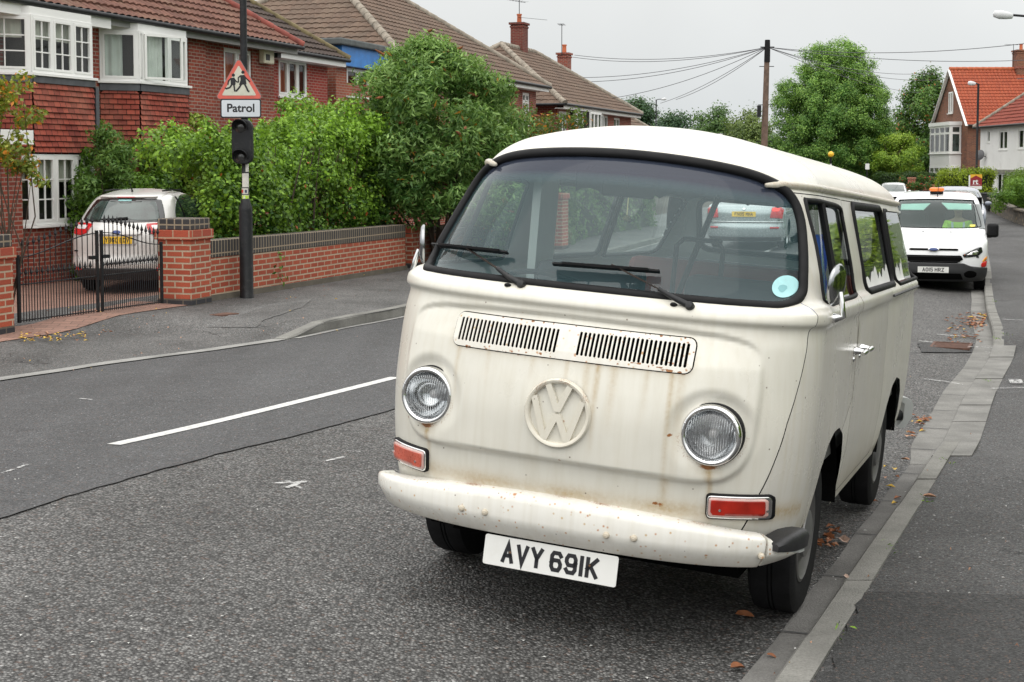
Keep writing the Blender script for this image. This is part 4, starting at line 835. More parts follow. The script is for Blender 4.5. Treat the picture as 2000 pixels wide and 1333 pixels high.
# blue shape added in place of a reflection in the cab window
V = []; F = []; n1, n2 = 26, 30
for i in range(n1):
    z = 1.53-.30*i/(n1-1); w_ = .05+.12*(i/(n1-1))**.7
    for j in range(n2):
        a = 2*math.pi*j/n2; f_ = 1+.16*math.sin(3*a+i*.25)+.10*math.sin(7*a-i*.4); V.append((.70-.0+.045*f_*math.sin(a), 1.02+w_*f_*math.cos(a)+.04*i/n1, z+.01*math.sin(5*a)))
F = [(i*n2+j, i*n2+(j+1) % n2, (i+1)*n2+(j+1) % n2, (i+1)*n2+j) for i in range(n1-1) for j in range(n2)]+[tuple(range(n2))]
bj = mk('blue_reflection', V, F, plain('bright_blue_reflection', (.02, .09, .55), .8, vary=.2, sc=9), None, 180); bj.matrix_world = camper.matrix_world.copy(); tag(bj, 'bright blue shape added for a reflection in the cab window of the cream camper van', 'blue_reflection')
# ---------------------------------------------------------------- houses
brick_red = brickmat('red_house_brick', (.34, .072, .042), (.21, .040, .028), (.34, .25, .20), ms=.011, stain=(.10, .03, .025), stain_amt=.45)
brick_dark = brickmat('dark_red_brick', (.20, .040, .030), (.15, .030, .024), (.20, .14, .11), ms=.010, stain=(.06, .03, .025), stain_amt=.5)
brick_garden = brickmat('garden_wall_brick', (.42, .095, .050), (.33, .068, .038), (.46, .36, .26), bump=.7, ms=.011, stain=(.17, .085, .055), stain_amt=.35)
brick_blue = brickmat('blue_coping_brick', (.065, .062, .062), (.042, .040, .042), (.34, .27, .19), bw=.075, rh=.30, ms=.009, off=0, stain=(.10, .09, .07), stain_amt=.4)
brick_brown = brickmat('brown_mixed_brick', (.24, .085, .05), (.11, .045, .035), (.20, .155, .12), ms=.010, stain=(.32, .15, .08), stain_amt=.5)
pavers = brickmat('drive_paver', (.34, .195, .15), (.25, .145, .115), (.14, .095, .075), bw=.21, rh=.105, ms=.006, stain=(.20, .14, .11), stain_amt=.4)
def tilemat(name, c1, c2, lich, cell=3.4, amt=.3, rough=.85):
    t = NT(name); o = t.co('UV'); v = t.voro(cell, t.map(o, (1.0, .8, 1))); g = t.n('ShaderNodeSeparateColor', {0: v.outputs['Color']}); n = t.noise(1.3, 6, o); f = t.noise(26, 5, o)
    c = t.mix(g.outputs[0], c1, c2); c = t.mix(t.rng(n, .5, .75, 0, amt), c, lich); c = t.mix(t.rng(f, .42, .7, 0, .5), c, tuple(x*.45 for x in c2)); c = t.mix(t.rng(t.noise(9, 6, o, .7), .62, .72, 0, .55), c, tuple(min(1, x*1.6+.03) for x in lich))
    return t.done(t.bsdf(col=c, rough=rough, nrm=t.bump(f, .3, .01), spec=.25))
rt_red = tilemat('weathered_red_roof_tile', (.20, .098, .072), (.13, .062, .048), (.24, .18, .12), amt=.5); rt_dark = tilemat('dark_brown_roof_tile', (.085, .060, .050), (.060, .045, .040), (.13, .115, .07), amt=.25)
rt_brown = tilemat('brown_roof_tile', (.17, .115, .085), (.12, .085, .065), (.23, .19, .14), amt=.35); rt_orange = tilemat('orange_clay_pantile', (.40, .098, .048), (.28, .065, .036), (.22, .11, .07), amt=.55); rt_red2 = tilemat('dark_red_roof_tile', (.27, .065, .042), (.18, .045, .032), (.20, .08, .05))
th_red = brickmat('hung_clay_tile', (.36, .078, .050), (.19, .040, .030), (.035, .012, .010), bump=.8, bw=.165, rh=.102, ms=.007, stain=(.52, .25, .17), stain_amt=.45)  # dark lines: joints, and shade under the tile courses put into colour
hipm = plain('mortared_ridge_tile', (.27, .235, .19), .9, vary=.35, sc=5, grime=((.12, .10, .08), .6))
fascia = white; lead = plain('lead_grey', (.085, .09, .10), .55, .2, vary=.25, sc=6)
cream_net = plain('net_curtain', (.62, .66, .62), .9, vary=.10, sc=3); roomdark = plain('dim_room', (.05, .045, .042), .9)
orange_curtain = plain('orange_curtain', (.46, .15, .08), .85, vary=.15, sc=2)
def tile_sheet(P0, P1, up, poly, tw, th, wave=.034, lift=.045, sub=4, flat=False):
    P0, P1, up = Vector(P0), Vector(P1), Vector(up).normalized(); uu = (P1-P0).normalized(); n = uu.cross(up).normalized()
    poly = np.array(poly, float); u0, u1 = poly[:, 0].min(), poly[:, 0].max(); v0, v1 = poly[:, 1].min(), poly[:, 1].max()
    nu = int((u1-u0)/tw*sub)+2; us = u0+np.arange(nu)*tw/sub; rows = int((v1-v0)/th)+1; V = []; PH = []; prev = None; F = []; UV = []
    P0a, ua, va, na = np.array(P0), np.array(uu), np.array(up), np.array(n); lines = []
    for k in range(rows):
        for vv, of in ((v0+k*th+.0, lift), (v0+(k+1)*th-.004, .004)): lines.append((vv, of, k))
    U = np.tile(us, len(lines)); VV = np.repeat([l[0] for l in lines], nu); OF = np.repeat([l[1] for l in lines], nu); K = np.repeat([l[2] for l in lines], nu)
    ph = (U/tw); frac = ph-np.floor(ph)
    W = wave*np.sin(math.pi*frac)**1.0 if not flat else .004*np.sin(2*math.pi*(np.floor(ph)+K*.37)*.77)
    W = W+.006*np.sin(np.floor(ph)*12.9+K*7.3)*(OF > .01)
    X = P0a+np.outer(U, ua)+np.outer(VV, va)+np.outer(OF+W, na); m = len(lines)
    i, j = np.meshgrid(np.arange(m-1), np.arange(nu-1), indexing='ij'); F = np.stack([i*nu+j, i*nu+j+1, (i+1)*nu+j+1, (i+1)*nu+j], -1).reshape(-1, 4)
    return clip(X, [tuple(f) for f in F.tolist()], -sdf(poly, U, VV))
def roof(name, P0, P1, up, poly, m, parent, tw=.22, th=.30, **k):
    V, F = tile_sheet(P0, P1, up, poly, tw, th, **k); V, F = prune(V, F); o = mk(name, V, F, m, parent)
    P0, P1, up = Vector(P0), Vector(P1), Vector(up).normalized(); uu = (P1-P0).normalized(); n = uu.cross(up)
    q = [P0+uu*a+up*b-n*.02 for a, b in poly]; und = mk('roof_underside', [tuple(v) for v in q], [tuple(range(len(q)))], roomdark, o); return o
def hipcap(pts, m, parent, r=.11, name='hip_tile'):
    mb = MB(); pts = [Vector(p) for p in pts]
    for a, b in zip(pts[:-1], pts[1:]):
        L = (b-a).length; n = max(1, int(L/.42))
        for k in range(n):
            p, q = a.lerp(b, k/n), a.lerp(b, (k+1.02)/n); mb.tube([p, q], [r*1.06, r*.94], 10)
    return mb.build(name, m, parent, 50)
def wall_holes(mb, x0, x1, z0, z1, y, holes, depth=.10, M=None):
    xs = sorted({x0, x1, *[h[0] for h in holes], *[h[1] for h in holes]}); zs = sorted({z0, z1, *[h[2] for h in holes], *[h[3] for h in holes]}); T = (lambda p: tuple(M @ Vector(p))) if M else (lambda p: p)
    for a, b in zip(xs[:-1], xs[1:]):
        for c, d in zip(zs[:-1], zs[1:]):
            if any(h[0] <= a+1e-6 and b <= h[1]+1e-6 and h[2] <= c+1e-6 and d <= h[3]+1e-6 for h in holes): continue
            mb.add([T((a, y, c)), T((b, y, c)), T((b, y, d)), T((a, y, d))], [(0, 1, 2, 3)])
    for a, b, c, d in holes:
        mb.add([T(p) for p in ((a, y, c), (b, y, c), (b, y, d), (a, y, d), (a, y+depth, c), (b, y+depth, c), (b, y+depth, d), (a, y+depth, d))], [(0, 4, 5, 1), (1, 5, 6, 2), (2, 6, 7, 3), (3, 7, 4, 0)])
def window(parent, x0, x1, z0, z1, y, lights=(1,), bars=(0, 0), M=None, sill=True, fw=.06, transom=None, curtain=None, open_light=None, glassm=glass, frame_m=white, barm=None, dn=None):
    M = M or Matrix(); W = MB(); W.box(x0, x1, y-.02, y+.05, z1-fw, z1); W.box(x0, x1, y-.02, y+.05, z0, z0+fw); W.box(x0, x0+fw, y-.02, y+.05, z0+fw, z1-fw); W.box(x1-fw, x1, y-.02, y+.05, z0+fw, z1-fw)
    tot = sum(lights); xx = x0; B = MB(); P = MB(); O = MB(); mull = []
    for i, l in enumerate(lights):
        w = (x1-x0)*l/tot; a, b = xx, xx+w; xx = b; m = .035
        if i < len(lights)-1: W.box(b-m, b+m, y-.022, y+.052, z0+fw, z1-fw); mull.append(b)
        A, Bx = (a+fw if i == 0 else a+m), (b-fw if i == len(lights)-1 else b-m); c, d = z0+fw, z1-fw
        segs = [(c, d)] if not transom else [(c, z0+(z1-z0)*transom-.025), (z0+(z1-z0)*transom+.025, d)]
        if transom: W.box(A, Bx, y-.02, y+.05, z0+(z1-z0)*transom-.03, z0+(z1-z0)*transom+.03)
        for c, d in segs:
            s_ = .042; T = B
            V0 = len(B.V)
            for q in ((A, A+s_, c, d), (Bx-s_, Bx, c, d), (A+s_, Bx-s_, c, c+s_), (A+s_, Bx-s_, d-s_, d)): B.box(q[0], q[1], y-.032, y+.02, q[2], q[3])
            for k in range(bars[0]): xb = A+s_+(Bx-A-2*s_)*(k+1)/(bars[0]+1); B.box(xb-.011, xb+.011, y-.015, y+.012, c+s_, d-s_)
            for k in range(bars[1]): zb = c+s_+(d-c-2*s_)*(k+1)/(bars[1]+1); B.box(A+s_, Bx-s_, y-.014, y+.011, zb-.011, zb+.011)
            Vp = [(A+s_-.004, y+.004, c+s_-.004), (Bx-s_+.004, y+.004, c+s_-.004), (Bx-s_+.004, y+.004, d-s_+.004), (A+s_-.004, y+.004, d-s_+.004)]; P.add(Vp, [(0, 1, 2, 3)])
            if open_light == i:                                      # the sash swung outwards on its left edge
                an = R(-26); cs, sn = math.cos(an), math.sin(an); B.V[V0:] = [(A+(v[0]-A)*cs-(v[1]-y)*sn, y+(v[0]-A)*sn+(v[1]-y)*cs-.03, v[2]) for v in B.V[V0:]]; P.V[-4:] = [(A+(v[0]-A)*cs-(v[1]-y)*sn, y+(v[0]-A)*sn+(v[1]-y)*cs-.03, v[2]) for v in P.V[-4:]]
    tr = lambda mb: [tuple(M @ Vector(v)) for v in mb.V]
    f = mk('window', tr(W), W.F, frame_m, parent, bevel=.004); mk('sash', tr(B), B.F, barm or frame_m, f); mk('pane', tr(P), P.F, glassm, f)
    if sill: S = MB().box(x0-.05, x1+.05, y-.10, y+.02, z0-.05, z0-.002); mk('sill', tr(S), S.F, frame_m, f, bevel=.004)
    if curtain:
        V = []; F = []; n = int((x1-x0)/.02); cm, zc0, zc1, xa, xb = curtain
        for i in range(n+1):
            x = x0+(x1-x0)*(xa+(xb-xa)*i/n); yy = y+.14+.018*math.sin(x*42)+.012*math.sin(x*17); V += [(x, yy, z0+(z1-z0)*zc0), (x, yy, z0+(z1-z0)*zc1)]
        F = [(2*i, 2*i+2, 2*i+3, 2*i+1) for i in range(n)]; mk('curtain', [tuple(M @ Vector(v)) for v in V], F, cm, f, 180)
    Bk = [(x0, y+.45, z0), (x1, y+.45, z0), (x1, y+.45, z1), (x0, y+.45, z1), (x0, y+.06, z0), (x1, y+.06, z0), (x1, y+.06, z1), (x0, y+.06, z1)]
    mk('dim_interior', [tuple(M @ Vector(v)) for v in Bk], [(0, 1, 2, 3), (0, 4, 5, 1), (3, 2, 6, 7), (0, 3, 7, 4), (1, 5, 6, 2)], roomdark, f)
    return f
UR = R(90-18.7)                                          # direction of the left-hand building line
UV_ = np.array([math.cos(UR), math.sin(UR)]); NV_ = np.array([-math.sin(UR), math.cos(UR)])
def un(u, n, z=0.0): p = u*UV_+n*NV_; return (float(p[0]), float(p[1]), z)
def gutter(mb, a, b, r=.055): mb.tube([a, b], r, 10)
# ---- the nearest pair of houses with two bays
LOC = un(20, 16.5, -.45)                                 # local z = 0 lies on the drive; eaves about 4.9 m up
A_ = thing('brick_house', 'nearest red brick semi with two tile hung bays and a ribbed red brown roof', 'house', LOC, UR)
Dn = lambda px, n: n/(-math.sin(UR)*(px-CX)/FPX+math.cos(UR))          # distance at which a picture column meets the line n metres from the road line
zb = lambda py, px, n: float(at(px, py, Dn(px, n))[2]-LOC[2])           # height of a picture row there
EZ = zb(48, 300, 16.05)                                  # gutter height
W1t, W1b = zb(36, 120, 15.9), zb(147, 120, 15.9); G1t, G1b = zb(302, 120, 15.9), zb(437, 120, 15.9); W2t, W2b = zb(66, 320, 15.9), zb(163, 320, 15.9); W3t, W3b = zb(92, 440, 16.5), zb(182, 440, 16.5)
mb = MB(); wall_holes(mb, -9, 10.8, -.4, EZ, 0, [(8.45, 9.75, W3b, W3t)]); mb.add([(10.8, 0, -.4), (10.8, 8, -.4), (10.8, 8, EZ), (10.8, 0, EZ)], [(0, 1, 2, 3)]); mb.add([(-9, 0, -.4), (-9, 8, -.4), (-9, 8, EZ+2), (-9, 0, EZ)], [(3, 2, 1, 0)])
mb.box(6.75, 7.45, -.13, .0, -.4, EZ); mb.build('wall', brick_red, A_)
window(A_, 8.45, 9.75, W3b, W3t, .06, (1, 1), curtain=(orange_curtain, 0, 1, 0, 1))
def bay(x0, x1, splay, dep, bands, near_curtain=None, open_light=None, bars=(0, 0), lights=(1, 1, 1), z0=-.4):
    pts = [(x0-splay, 0), (x0, -dep), (x1, -dep), (x1+splay*.6, 0)]
    for kind_, c, d in bands:
        for k, (a, b) in enumerate(zip(pts[:-1], pts[1:])):
            L = math.hypot(b[0]-a[0], b[1]-a[1]); ang = math.atan2(b[1]-a[1], b[0]-a[0]); M = Matrix.Translation((a[0], a[1], 0)) @ Matrix.Rotation(ang, 4, 'Z')
            if kind_ == 'win': window(A_, 0, L, c, d, 0, (lights if k == 1 else (1,)), bars, M, curtain=near_curtain, open_light=open_light if k == 1 else None, fw=.055)
            elif kind_ == 'lead': B = MB().box(-.01, L+.01, -.06, .02, c, d-.002); mk('lead_apron', [tuple(M @ Vector(v)) for v in B.V], B.F, lead, A_)
            elif kind_ == 'brick': B = MB().box(0, L, -.01, .10, c, d); mk('bay_wall', [tuple(M @ Vector(v)) for v in B.V], B.F, brick_red, A_)
            elif kind_ == 'tile':
                V, F = tile_sheet((0, -.02, 0), (L, -.02, 0), (0, 0, 1), [(0, 0), (L, 0), (L, d-c), (0, d-c)], .165, .102, lift=.030, sub=2, flat=True); V, F = prune(V, F); ht = mk('hung_tiles', V, F, th_red, A_); ht.location = (a[0], a[1], c); ht.rotation_euler = (0, 0, ang)
    q = MB().prism([(p[0]*1.0, p[1]) for p in pts], bands[0][2]-.001, bands[0][2]+.14); return q
q = bay(.85, 2.62, .62, .60, [('win', W1b, W1t), ('lead', W1b-.17, W1b-.05), ('tile', G1t+.03, W1b-.16), ('win', G1b, G1t), ('brick', -.4, G1b-.05)], (plain('cream_blind', (.58, .57, .50), .8, vary=.03), .60, 1, .0, 1), bars=(1, 2)); q.build('bay_soffit', white, A_)
q = bay(4.22, 5.98, .50, .55, [('win', W2b, W2t), ('lead', W2b-.19, W2b-.05), ('tile', 1.0, W2b-.18), ('brick', -.4, 1.0)], (cream_net, 0, 1, 0, .62), open_light=1, lights=(.14, 1, .75)); q.build('bay_soffit', white, A_)
MB().box(2.70, 2.80, -.62, .02, G1t-.0, W1b-.16).build('bay_corner_board', lead, A_)
# porch pier, canopy and the window beside it at the very left
mb = MB(); mb.box(-.32, .46, -.66, -.02, -.4, G1t+.15); mb.build('porch_pier', brick_red, A_); MB().box(-1.5, .35, -1.0, -.66, G1t+.16, G1t+.40).build('porch_canopy', white, A_)
pw2 = MB(); wall_holes(pw2, -2.6, -.32, -.4, G1t+.15, -.64, [(-1.7, -.40, G1b, G1t-.1)]); pw2.add([(-2.6, -.64, -.4), (-2.6, 0, -.4), (-2.6, 0, G1t+.15), (-2.6, -.64, G1t+.15)], [(3, 2, 1, 0)]); pw2.add([(-2.6, -.64, G1t+.15), (-.32, -.64, G1t+.15), (-.32, 0, G1t+.15), (-2.6, 0, G1t+.15)], [(0, 1, 2, 3)]); pw2.build('porch_wall', brick_red, A_)
window(A_, -1.7, -.40, G1b, G1t-.1, -.60, (1, 1), (1, 2))
# eaves
mb = MB(); gutter(mb, (-9, -.56, EZ+.02), (11.25, -.56, EZ+.02)); mb.build('gutter', blackpaint, A_, 60)
mb = MB(); mb.box(-9, 3.4, -.50, -.46, EZ-.22, EZ+.02); mb.box(-9, 3.4, -.46, 0, EZ-.19, EZ-.16); mb.build('fascia_board', white, A_); mb = MB(); mb.box(3.41, 11.2, -.44, -.40, EZ-.14, EZ+.02); mb.box(3.41, 11.2, -.40, 0, EZ-.10, EZ-.08); mb.build('fascia_board', plain('grey_fascia', (.30, .30, .29), .6), A_)
pit = R(36); sl_ = 5.2/math.cos(pit)
roof('roof', (-9, -.55, EZ+.03), (11.25, -.55, EZ+.03), (0, math.cos(pit), math.sin(pit)), [(0, 0), (20.25, 0), (20.25-5.2, sl_), (0, sl_)], rt_red, A_)
V, F = tile_sheet((11.25, -.55, EZ+.03), (11.25, 9.85, EZ+.03), (-math.cos(pit), 0, math.sin(pit)), [(0, 0), (10.4, 0), (5.2, sl_)], .22, .30); V, F = prune(V, F); mk('roof_hip_end', V, F, rt_red, A_)
hz = EZ+.03+5.2*math.tan(pit); hipcap([(11.25, -.55, EZ+.08), (6.05, 4.65, hz+.05)], plain('red_hip_tile', (.22, .055, .04), .8, vary=.35, sc=4), A_, .10); hipcap([(6.05, 4.65, hz+.05), (-9, 4.65, hz+.05)], hipm, A_, .11, 'ridge_tile')
dp = MB(); dp.tube([(6.55, -.06, EZ-.1), (6.55, -.06, -.4)], .04, 10); dp.build('downpipe', blackpaint, A_, 60)
al = MB().box(10.05, 10.55, -.16, .0, EZ-.42, EZ-.08).build('alarm_box', plain('cream_alarm_box', (.70, .66, .50), .4), A_, bevel=.03); MB().box(10.12, 10.30, -.17, -.16, EZ-.34, EZ-.20).build('alarm_grille', trimgrey, al)
mb = MB(); mb.box(10.62, 10.80, -.20, .0, EZ-.25, EZ-.13); mb.build('flood_lamp', blackpaint, A_)
# ---- the house joined to it, set back, with a darker roof
LB = un(30.8, 17.3, -.45); B_ = thing('brick_house', 'set back brick house wing with dark brown roof right of the alarm box', 'house', LB, UR)
EB = zb(108, 600, 16.9); W4t, W4b = zb(116, 565, 17.3), zb(189, 565, 17.3)
mb = MB(); wall_holes(mb, 0, 4.55, -.4, EB, 0, [(1.75, 3.35, W4b, W4t)]); mb.add([(4.55, 0, -.4), (4.55, 7, -.4), (4.55, 7, EB), (4.55, 0, EB)], [(0, 1, 2, 3)]); mb.build('wall', brickmat('bright_red_brick', (.36, .045, .03), (.26, .032, .024), (.36, .22, .18), stain=(.12, .03, .02), stain_amt=.3), B_)
window(B_, 1.75, 3.35, W4b, W4t, .04, (1, 1, 1), curtain=(orange_curtain, 0, 1, 0, .6))
mb = MB(); gutter(mb, (-.3, -.46, EB+.02), (5.0, -.46, EB+.02)); mb.build('gutter', blackpaint, B_, 60); mb = MB(); mb.box(-.3, 4.9, -.40, -.36, EB-.16, EB); mb.box(-.3, 4.9, -.36, 0, EB-.16, EB-.13); mb.build('fascia_board', white, B_)
roof('roof', (-1.2, -.45, EB+.03), (5.0, -.45, EB+.03), (0, math.cos(pit), math.sin(pit)), [(0, 0), (6.2, 0), (1.4, 4.8/math.cos(pit)), (-3.0, 4.8/math.cos(pit)), (-3.0, 1)], rt_dark, B_)
V, F = tile_sheet((5.0, -.45, EB+.03), (5.0, 9.15, EB+.03), (-math.cos(pit), 0, math.sin(pit)), [(0, 0), (9.6, 0), (4.8, 4.8/math.cos(pit))], .22, .30); V, F = prune(V, F); mk('roof_hip_end', V, F, rt_dark, B_)
hipcap([(5.0, -.45, EB+.08), (.2, 4.35, EB+.06+4.8*math.tan(pit))], plain('mossy_hip_tile', (.15, .12, .06), .9, vary=.45, sc=5), B_, .09)
MB().box(.4, 5.6, -1.6, -.0, W4b-1.05, W4b-.80).build('porch_roof', plain('grey_felt', (.16, .17, .18), .8, vary=.2), B_)
# ---- flat roofed extension with a blue fascia
LE = un(36.3, 17.5, -.45); E_ = thing('house_extension', 'flat roofed brick extension with a bright blue fascia above a white window', 'house', LE, UR)
zE = lambda py, px: float(at(px, py, Dn(px, 17.5))[2]-LE[2])
mb = MB(); wall_holes(mb, 0, 4.2, -.4, zE(133, 700), 0, [(.7, 3.0, zE(165, 705), zE(136, 705))]); mb.add([(0, 0, -.4), (0, 4, -.4), (0, 4, zE(133, 700)), (0, 0, zE(133, 700))], [(3, 2, 1, 0)]); mb.build('wall', brickmat('orange_brick', (.38, .10, .055), (.30, .075, .045), (.36, .26, .2)), E_)
window(E_, .7, 3.0, zE(190, 705), zE(136, 705), .04, (1, 1, 1))
MB().box(-.06, 4.3, -.22, 4, zE(134, 700), zE(97, 700)).build('blue_fascia', plain('blue_board', (.03, .20, .56), .45, vary=.18, sc=3), E_); MB().box(-.35, 4.6, -.36, 4, zE(97, 700)+.002, zE(84, 700)).build('flat_roof', plain('grey_roof_felt', (.10, .11, .11), .8, vary=.25, sc=5), E_, bevel=.04)
# ---- hipped semis further on
def hipped(name, label, u0, u1, n0, ez, dpth, m, walls, parts, pitch=38, zg=-.5, over=.45):
    h = thing(name, label, 'house', un(u0, n0, zg), UR); L = u1-u0; E = ez-zg; p = R(pitch); half = dpth/2+over; s_ = half/math.cos(p)
    holes = [w[:4] for w in walls]; mb = MB(); wall_holes(mb, 0, L, -.5, E, 0, holes); mb.add([(0, 0, -.5), (0, dpth, -.5), (0, dpth, E), (0, 0, E)], [(3, 2, 1, 0)]); mb.add([(L, 0, -.5), (L, dpth, -.5), (L, dpth, E), (L, 0, E)], [(0, 1, 2, 3)]); mb.build('wall', parts['brick'], h)
    for w in walls: window(h, w[0], w[1], w[2], w[3], .05, w[4], transom=w[5] if len(w) > 5 else None, curtain=w[6] if len(w) > 6 else None)
    roof('roof', (-over, -over, E), (L+over, -over, E), (0, math.cos(p), math.sin(p)), [(0, 0), (L+2*over, 0), (L+2*over-half, s_), (half, s_)], m, h, .30, .33, wave=.03, lift=.035)
    for x, sgn in ((-over, 1), (L+over, -1)):
        a, b = ((x, dpth+over, E), (x, -over, E)) if sgn > 0 else ((x, -over, E), (x, dpth+over, E))
        V, F = tile_sheet(a, b, (sgn*math.cos(p), 0, math.sin(p)), [(0, 0), (2*half, 0), (half, s_)], .30, .33, wave=.03, lift=.035); V, F = prune(V, F); mk('roof_hip_end', V, F, m, h)
    rz_ = E+half*math.tan(p); hipcap([(-over, -over, E+.05), (-over+half, -over+half, rz_+.04)], hipm, h, .13); hipcap([(L+over, -over, E+.05), (L+over-half, -over+half, rz_+.04)], hipm, h, .13); hipcap([(-over, dpth+over, E+.05), (-over+half, -over+half, rz_+.04)], hipm, h, .13); hipcap([(-over+half, -over+half, rz_+.04), (L+over-half, -over+half, rz_+.04)], hipm, h, .13, 'ridge_tile')
    mb = MB(); gutter(mb, (-over, -over-.04, E), (L+over, -over-.04, E), .06); gutter(mb, (-over-.04, -over, E), (-over-.04, dpth+over, E), .06); mb.build('gutter', blackpaint, h, 60); mb = MB(); mb.box(-over+.05, L+over-.05, -over+.03, -over+.07, E-.18, E-.02); mb.box(-over+.05, L+over-.05, -over+.07, 0, E-.17, E-.14); mb.build('fascia_board', white, h)
    return h, rz_, half
def chimney(h, x, y, z0, z1, w, d, pots=1, m=None):
    ck = MB(); ck.box(x-w/2, x+w/2, y-d/2, y+d/2, z0, z1); c = ck.build('chimney', m or brick_dark, h); k = MB(); k.box(x-w/2-.07, x+w/2+.07, y-d/2-.07, y+d/2+.07, z1+.001, z1+.10); k.box(x-w/2-.03, x+w/2+.03, y-d/2-.03, y+d/2+.03, z1-.14, z1-.06); k.build('chimney_cap', m or brick_dark, c)
    for i in range(pots): MB().lathe([(.11, 0), (.10, .35), (.125, .36), (.125, .42), (.08, .42)], 16, Matrix.Translation((x+(i-(pots-1)/2)*.35, y, z1+.10))).build('chimney_pot', plain('terracotta', (.50, .14, .06), .8, vary=.2), c, 50)
    return c
def aerial(h, x, y, z, kind_=0, name='tv_aerial'):
    m = blackpaint; a = MB().tube([(x, y, z), (x, y, z+1.55)], .018, 6).build(name, m, h); mb = MB()
    def yagi(z_, ang, L, n, w):
        c, s_ = math.cos(ang), math.sin(ang); mb.bar((x-c*L*.35, y-s_*L*.35, z_), (x+c*L*.65, y+s_*L*.65, z_), .015)
        for i in range(n): t_ = -.3+.95*i/(n-1); px_, py_ = x+c*L*t_, y+s_*L*t_; mb.bar((px_+s_*w/2, py_-c*w/2, z_+.02), (px_-s_*w/2, py_+c*w/2, z_+.02), .008)
    if kind_ == 0: yagi(z+1.5, R(200), 1.2, 9, .40); yagi(z+1.0, R(165), 1.5, 7, .45); mb.bar((x-.2, y, z+.25), (x+1.2, y-1.0, z+.22), .014); yagi(z+1.9, R(60), .9, 6, .5); mb.bar((x-.05, y, z+1.5), (x-.05, y, z+1.95), .016)
    else: yagi(z+1.5, R(190), .9, 6, .35)
    mb.build('aerial_rods', m, a); return a
C_, rzC, hfC = hipped('brick_house', 'brick semi with a big brown hipped roof behind the flowering shrub', 40.6, 54.4, 17.4, 4.78, 9.4, rt_brown, [(9.0, 10.6, 3.8, 5.0, (1, 1)), (12.1, 13.0, 3.75, 5.0, (1, 1), .72), (9.2, 12.6, .8, 2.2, (1, 1, 1))], {'brick': brick_red}, pitch=35)
curt = (plain('grey_net', (.40, .42, .40), .9, vary=.25, sc=30), 0, 1, 0, 1)
D_, rzD, hfD = hipped('brick_house', 'brick house with hipped brown roof and brick chimney carrying aerials, above the camper roof', 57.4, 70.2, 17.4, 4.2, 7.7, rt_brown, [(.25, 1.35, 3.0, 4.55, (1, 1)), (6.6, 8.3, 3.0, 4.6, (1, 1, 1)), (9.4, 10.6, 3.0, 4.55, (1, 1)), (.6, 3.6, .6, 2.0, (1, 1, 1)), (6.6, 9.6, .6, 2.0, (1, 1, 1))], {'brick': brick_red}, zg=-.6, pitch=34)
window(D_, 1.9, 3.1, 3.0, 4.6, -.25, (1,), curtain=curt); window(D_, 3.15, 5.0, 2.9, 4.62, -.55, (1, 1, 1)); window(D_, 5.05, 6.4, 3.0, 4.6, -.25, (1,), curtain=curt)
chimney(D_, 6.6, 3.9, rzD-1.2, rzD+1.15, .75, .62, 1); aerial(D_, 6.6, 3.9, rzD+1.25, 0)
chimney(D_, 11.7, 3.2, rzD-2.4, rzD+.10, .62, .55, 1, brick_red); aerial(D_, 11.25, 3.2, rzD+.05, 1)
dpd = MB(); dpd.tube([(-.06, 2.0, 4.7), (-.06, 2.0, .4)], .05, 8); dpd.build('downpipe', blackpaint, D_)
G_, rzG, hfG = hipped('brick_house', 'last brick house of the row, mostly hidden behind its chimneyed neighbour', 74.0, 84, 19.5, 3.4, 7, rt_brown, [(1, 2.2, 2.6, 3.8, (1, 1)), (4, 6, 2.6, 3.8, (1, 1))], {'brick': brick_red}, zg=-.7, pitch=34)
# ---- garden walls, gate piers and the drive
def wall_line(name, label, pts, h0, h1, thick, cope_h, m=brick_garden, cm=brick_blue):
    w = thing(name, label, 'garden wall', (0, 0, 0)); a, b = np.array(pts[0]), np.array(pts[1]); L = np.hypot(*(b-a)[:2]); d = (b-a)[:2]/L; rz = math.atan2(d[1], d[0]); w.location = tuple(a); w.rotation_euler = (0, 0, rz); dz = b[2]-a[2]
    def sl(z0, z1, t0, t1): 
        V = [(x, y, z) for x, zz_ in ((0, 0), (L, dz)) for y in (t0, t1) for z in (z0+zz_, z1+zz_)]; return V, [(0, 1, 3, 2), (4, 6, 7, 5), (0, 4, 5, 1), (2, 3, 7, 6), (1, 5, 7, 3), (0, 2, 6, 4)]
    V, F = sl(-.3, h0, 0, thick); mk('brick_courses', V, F, m, w); V, F = sl(h0+.001, h0+cope_h, -.006, thick+.006); mk('coping', V, F, cm, w, bevel=.012); V, F = sl(-.3, .07, -.035, -.001); mk('plinth', V, F, concrete('wall_plinth', (.17, .15, .12)), w); return w
pa, pb, pc = hit(374, 598, Hleft), hit(404, 589, Hleft), hit(792, 527, Hleft)
dw = pc-pb; rzw = math.atan2(dw[1], dw[0])
wall_line('garden_wall', 'low red brick garden wall with grey upright coping bricks beneath the big hedge', (pb, pc), .545, .545, .215, .225)
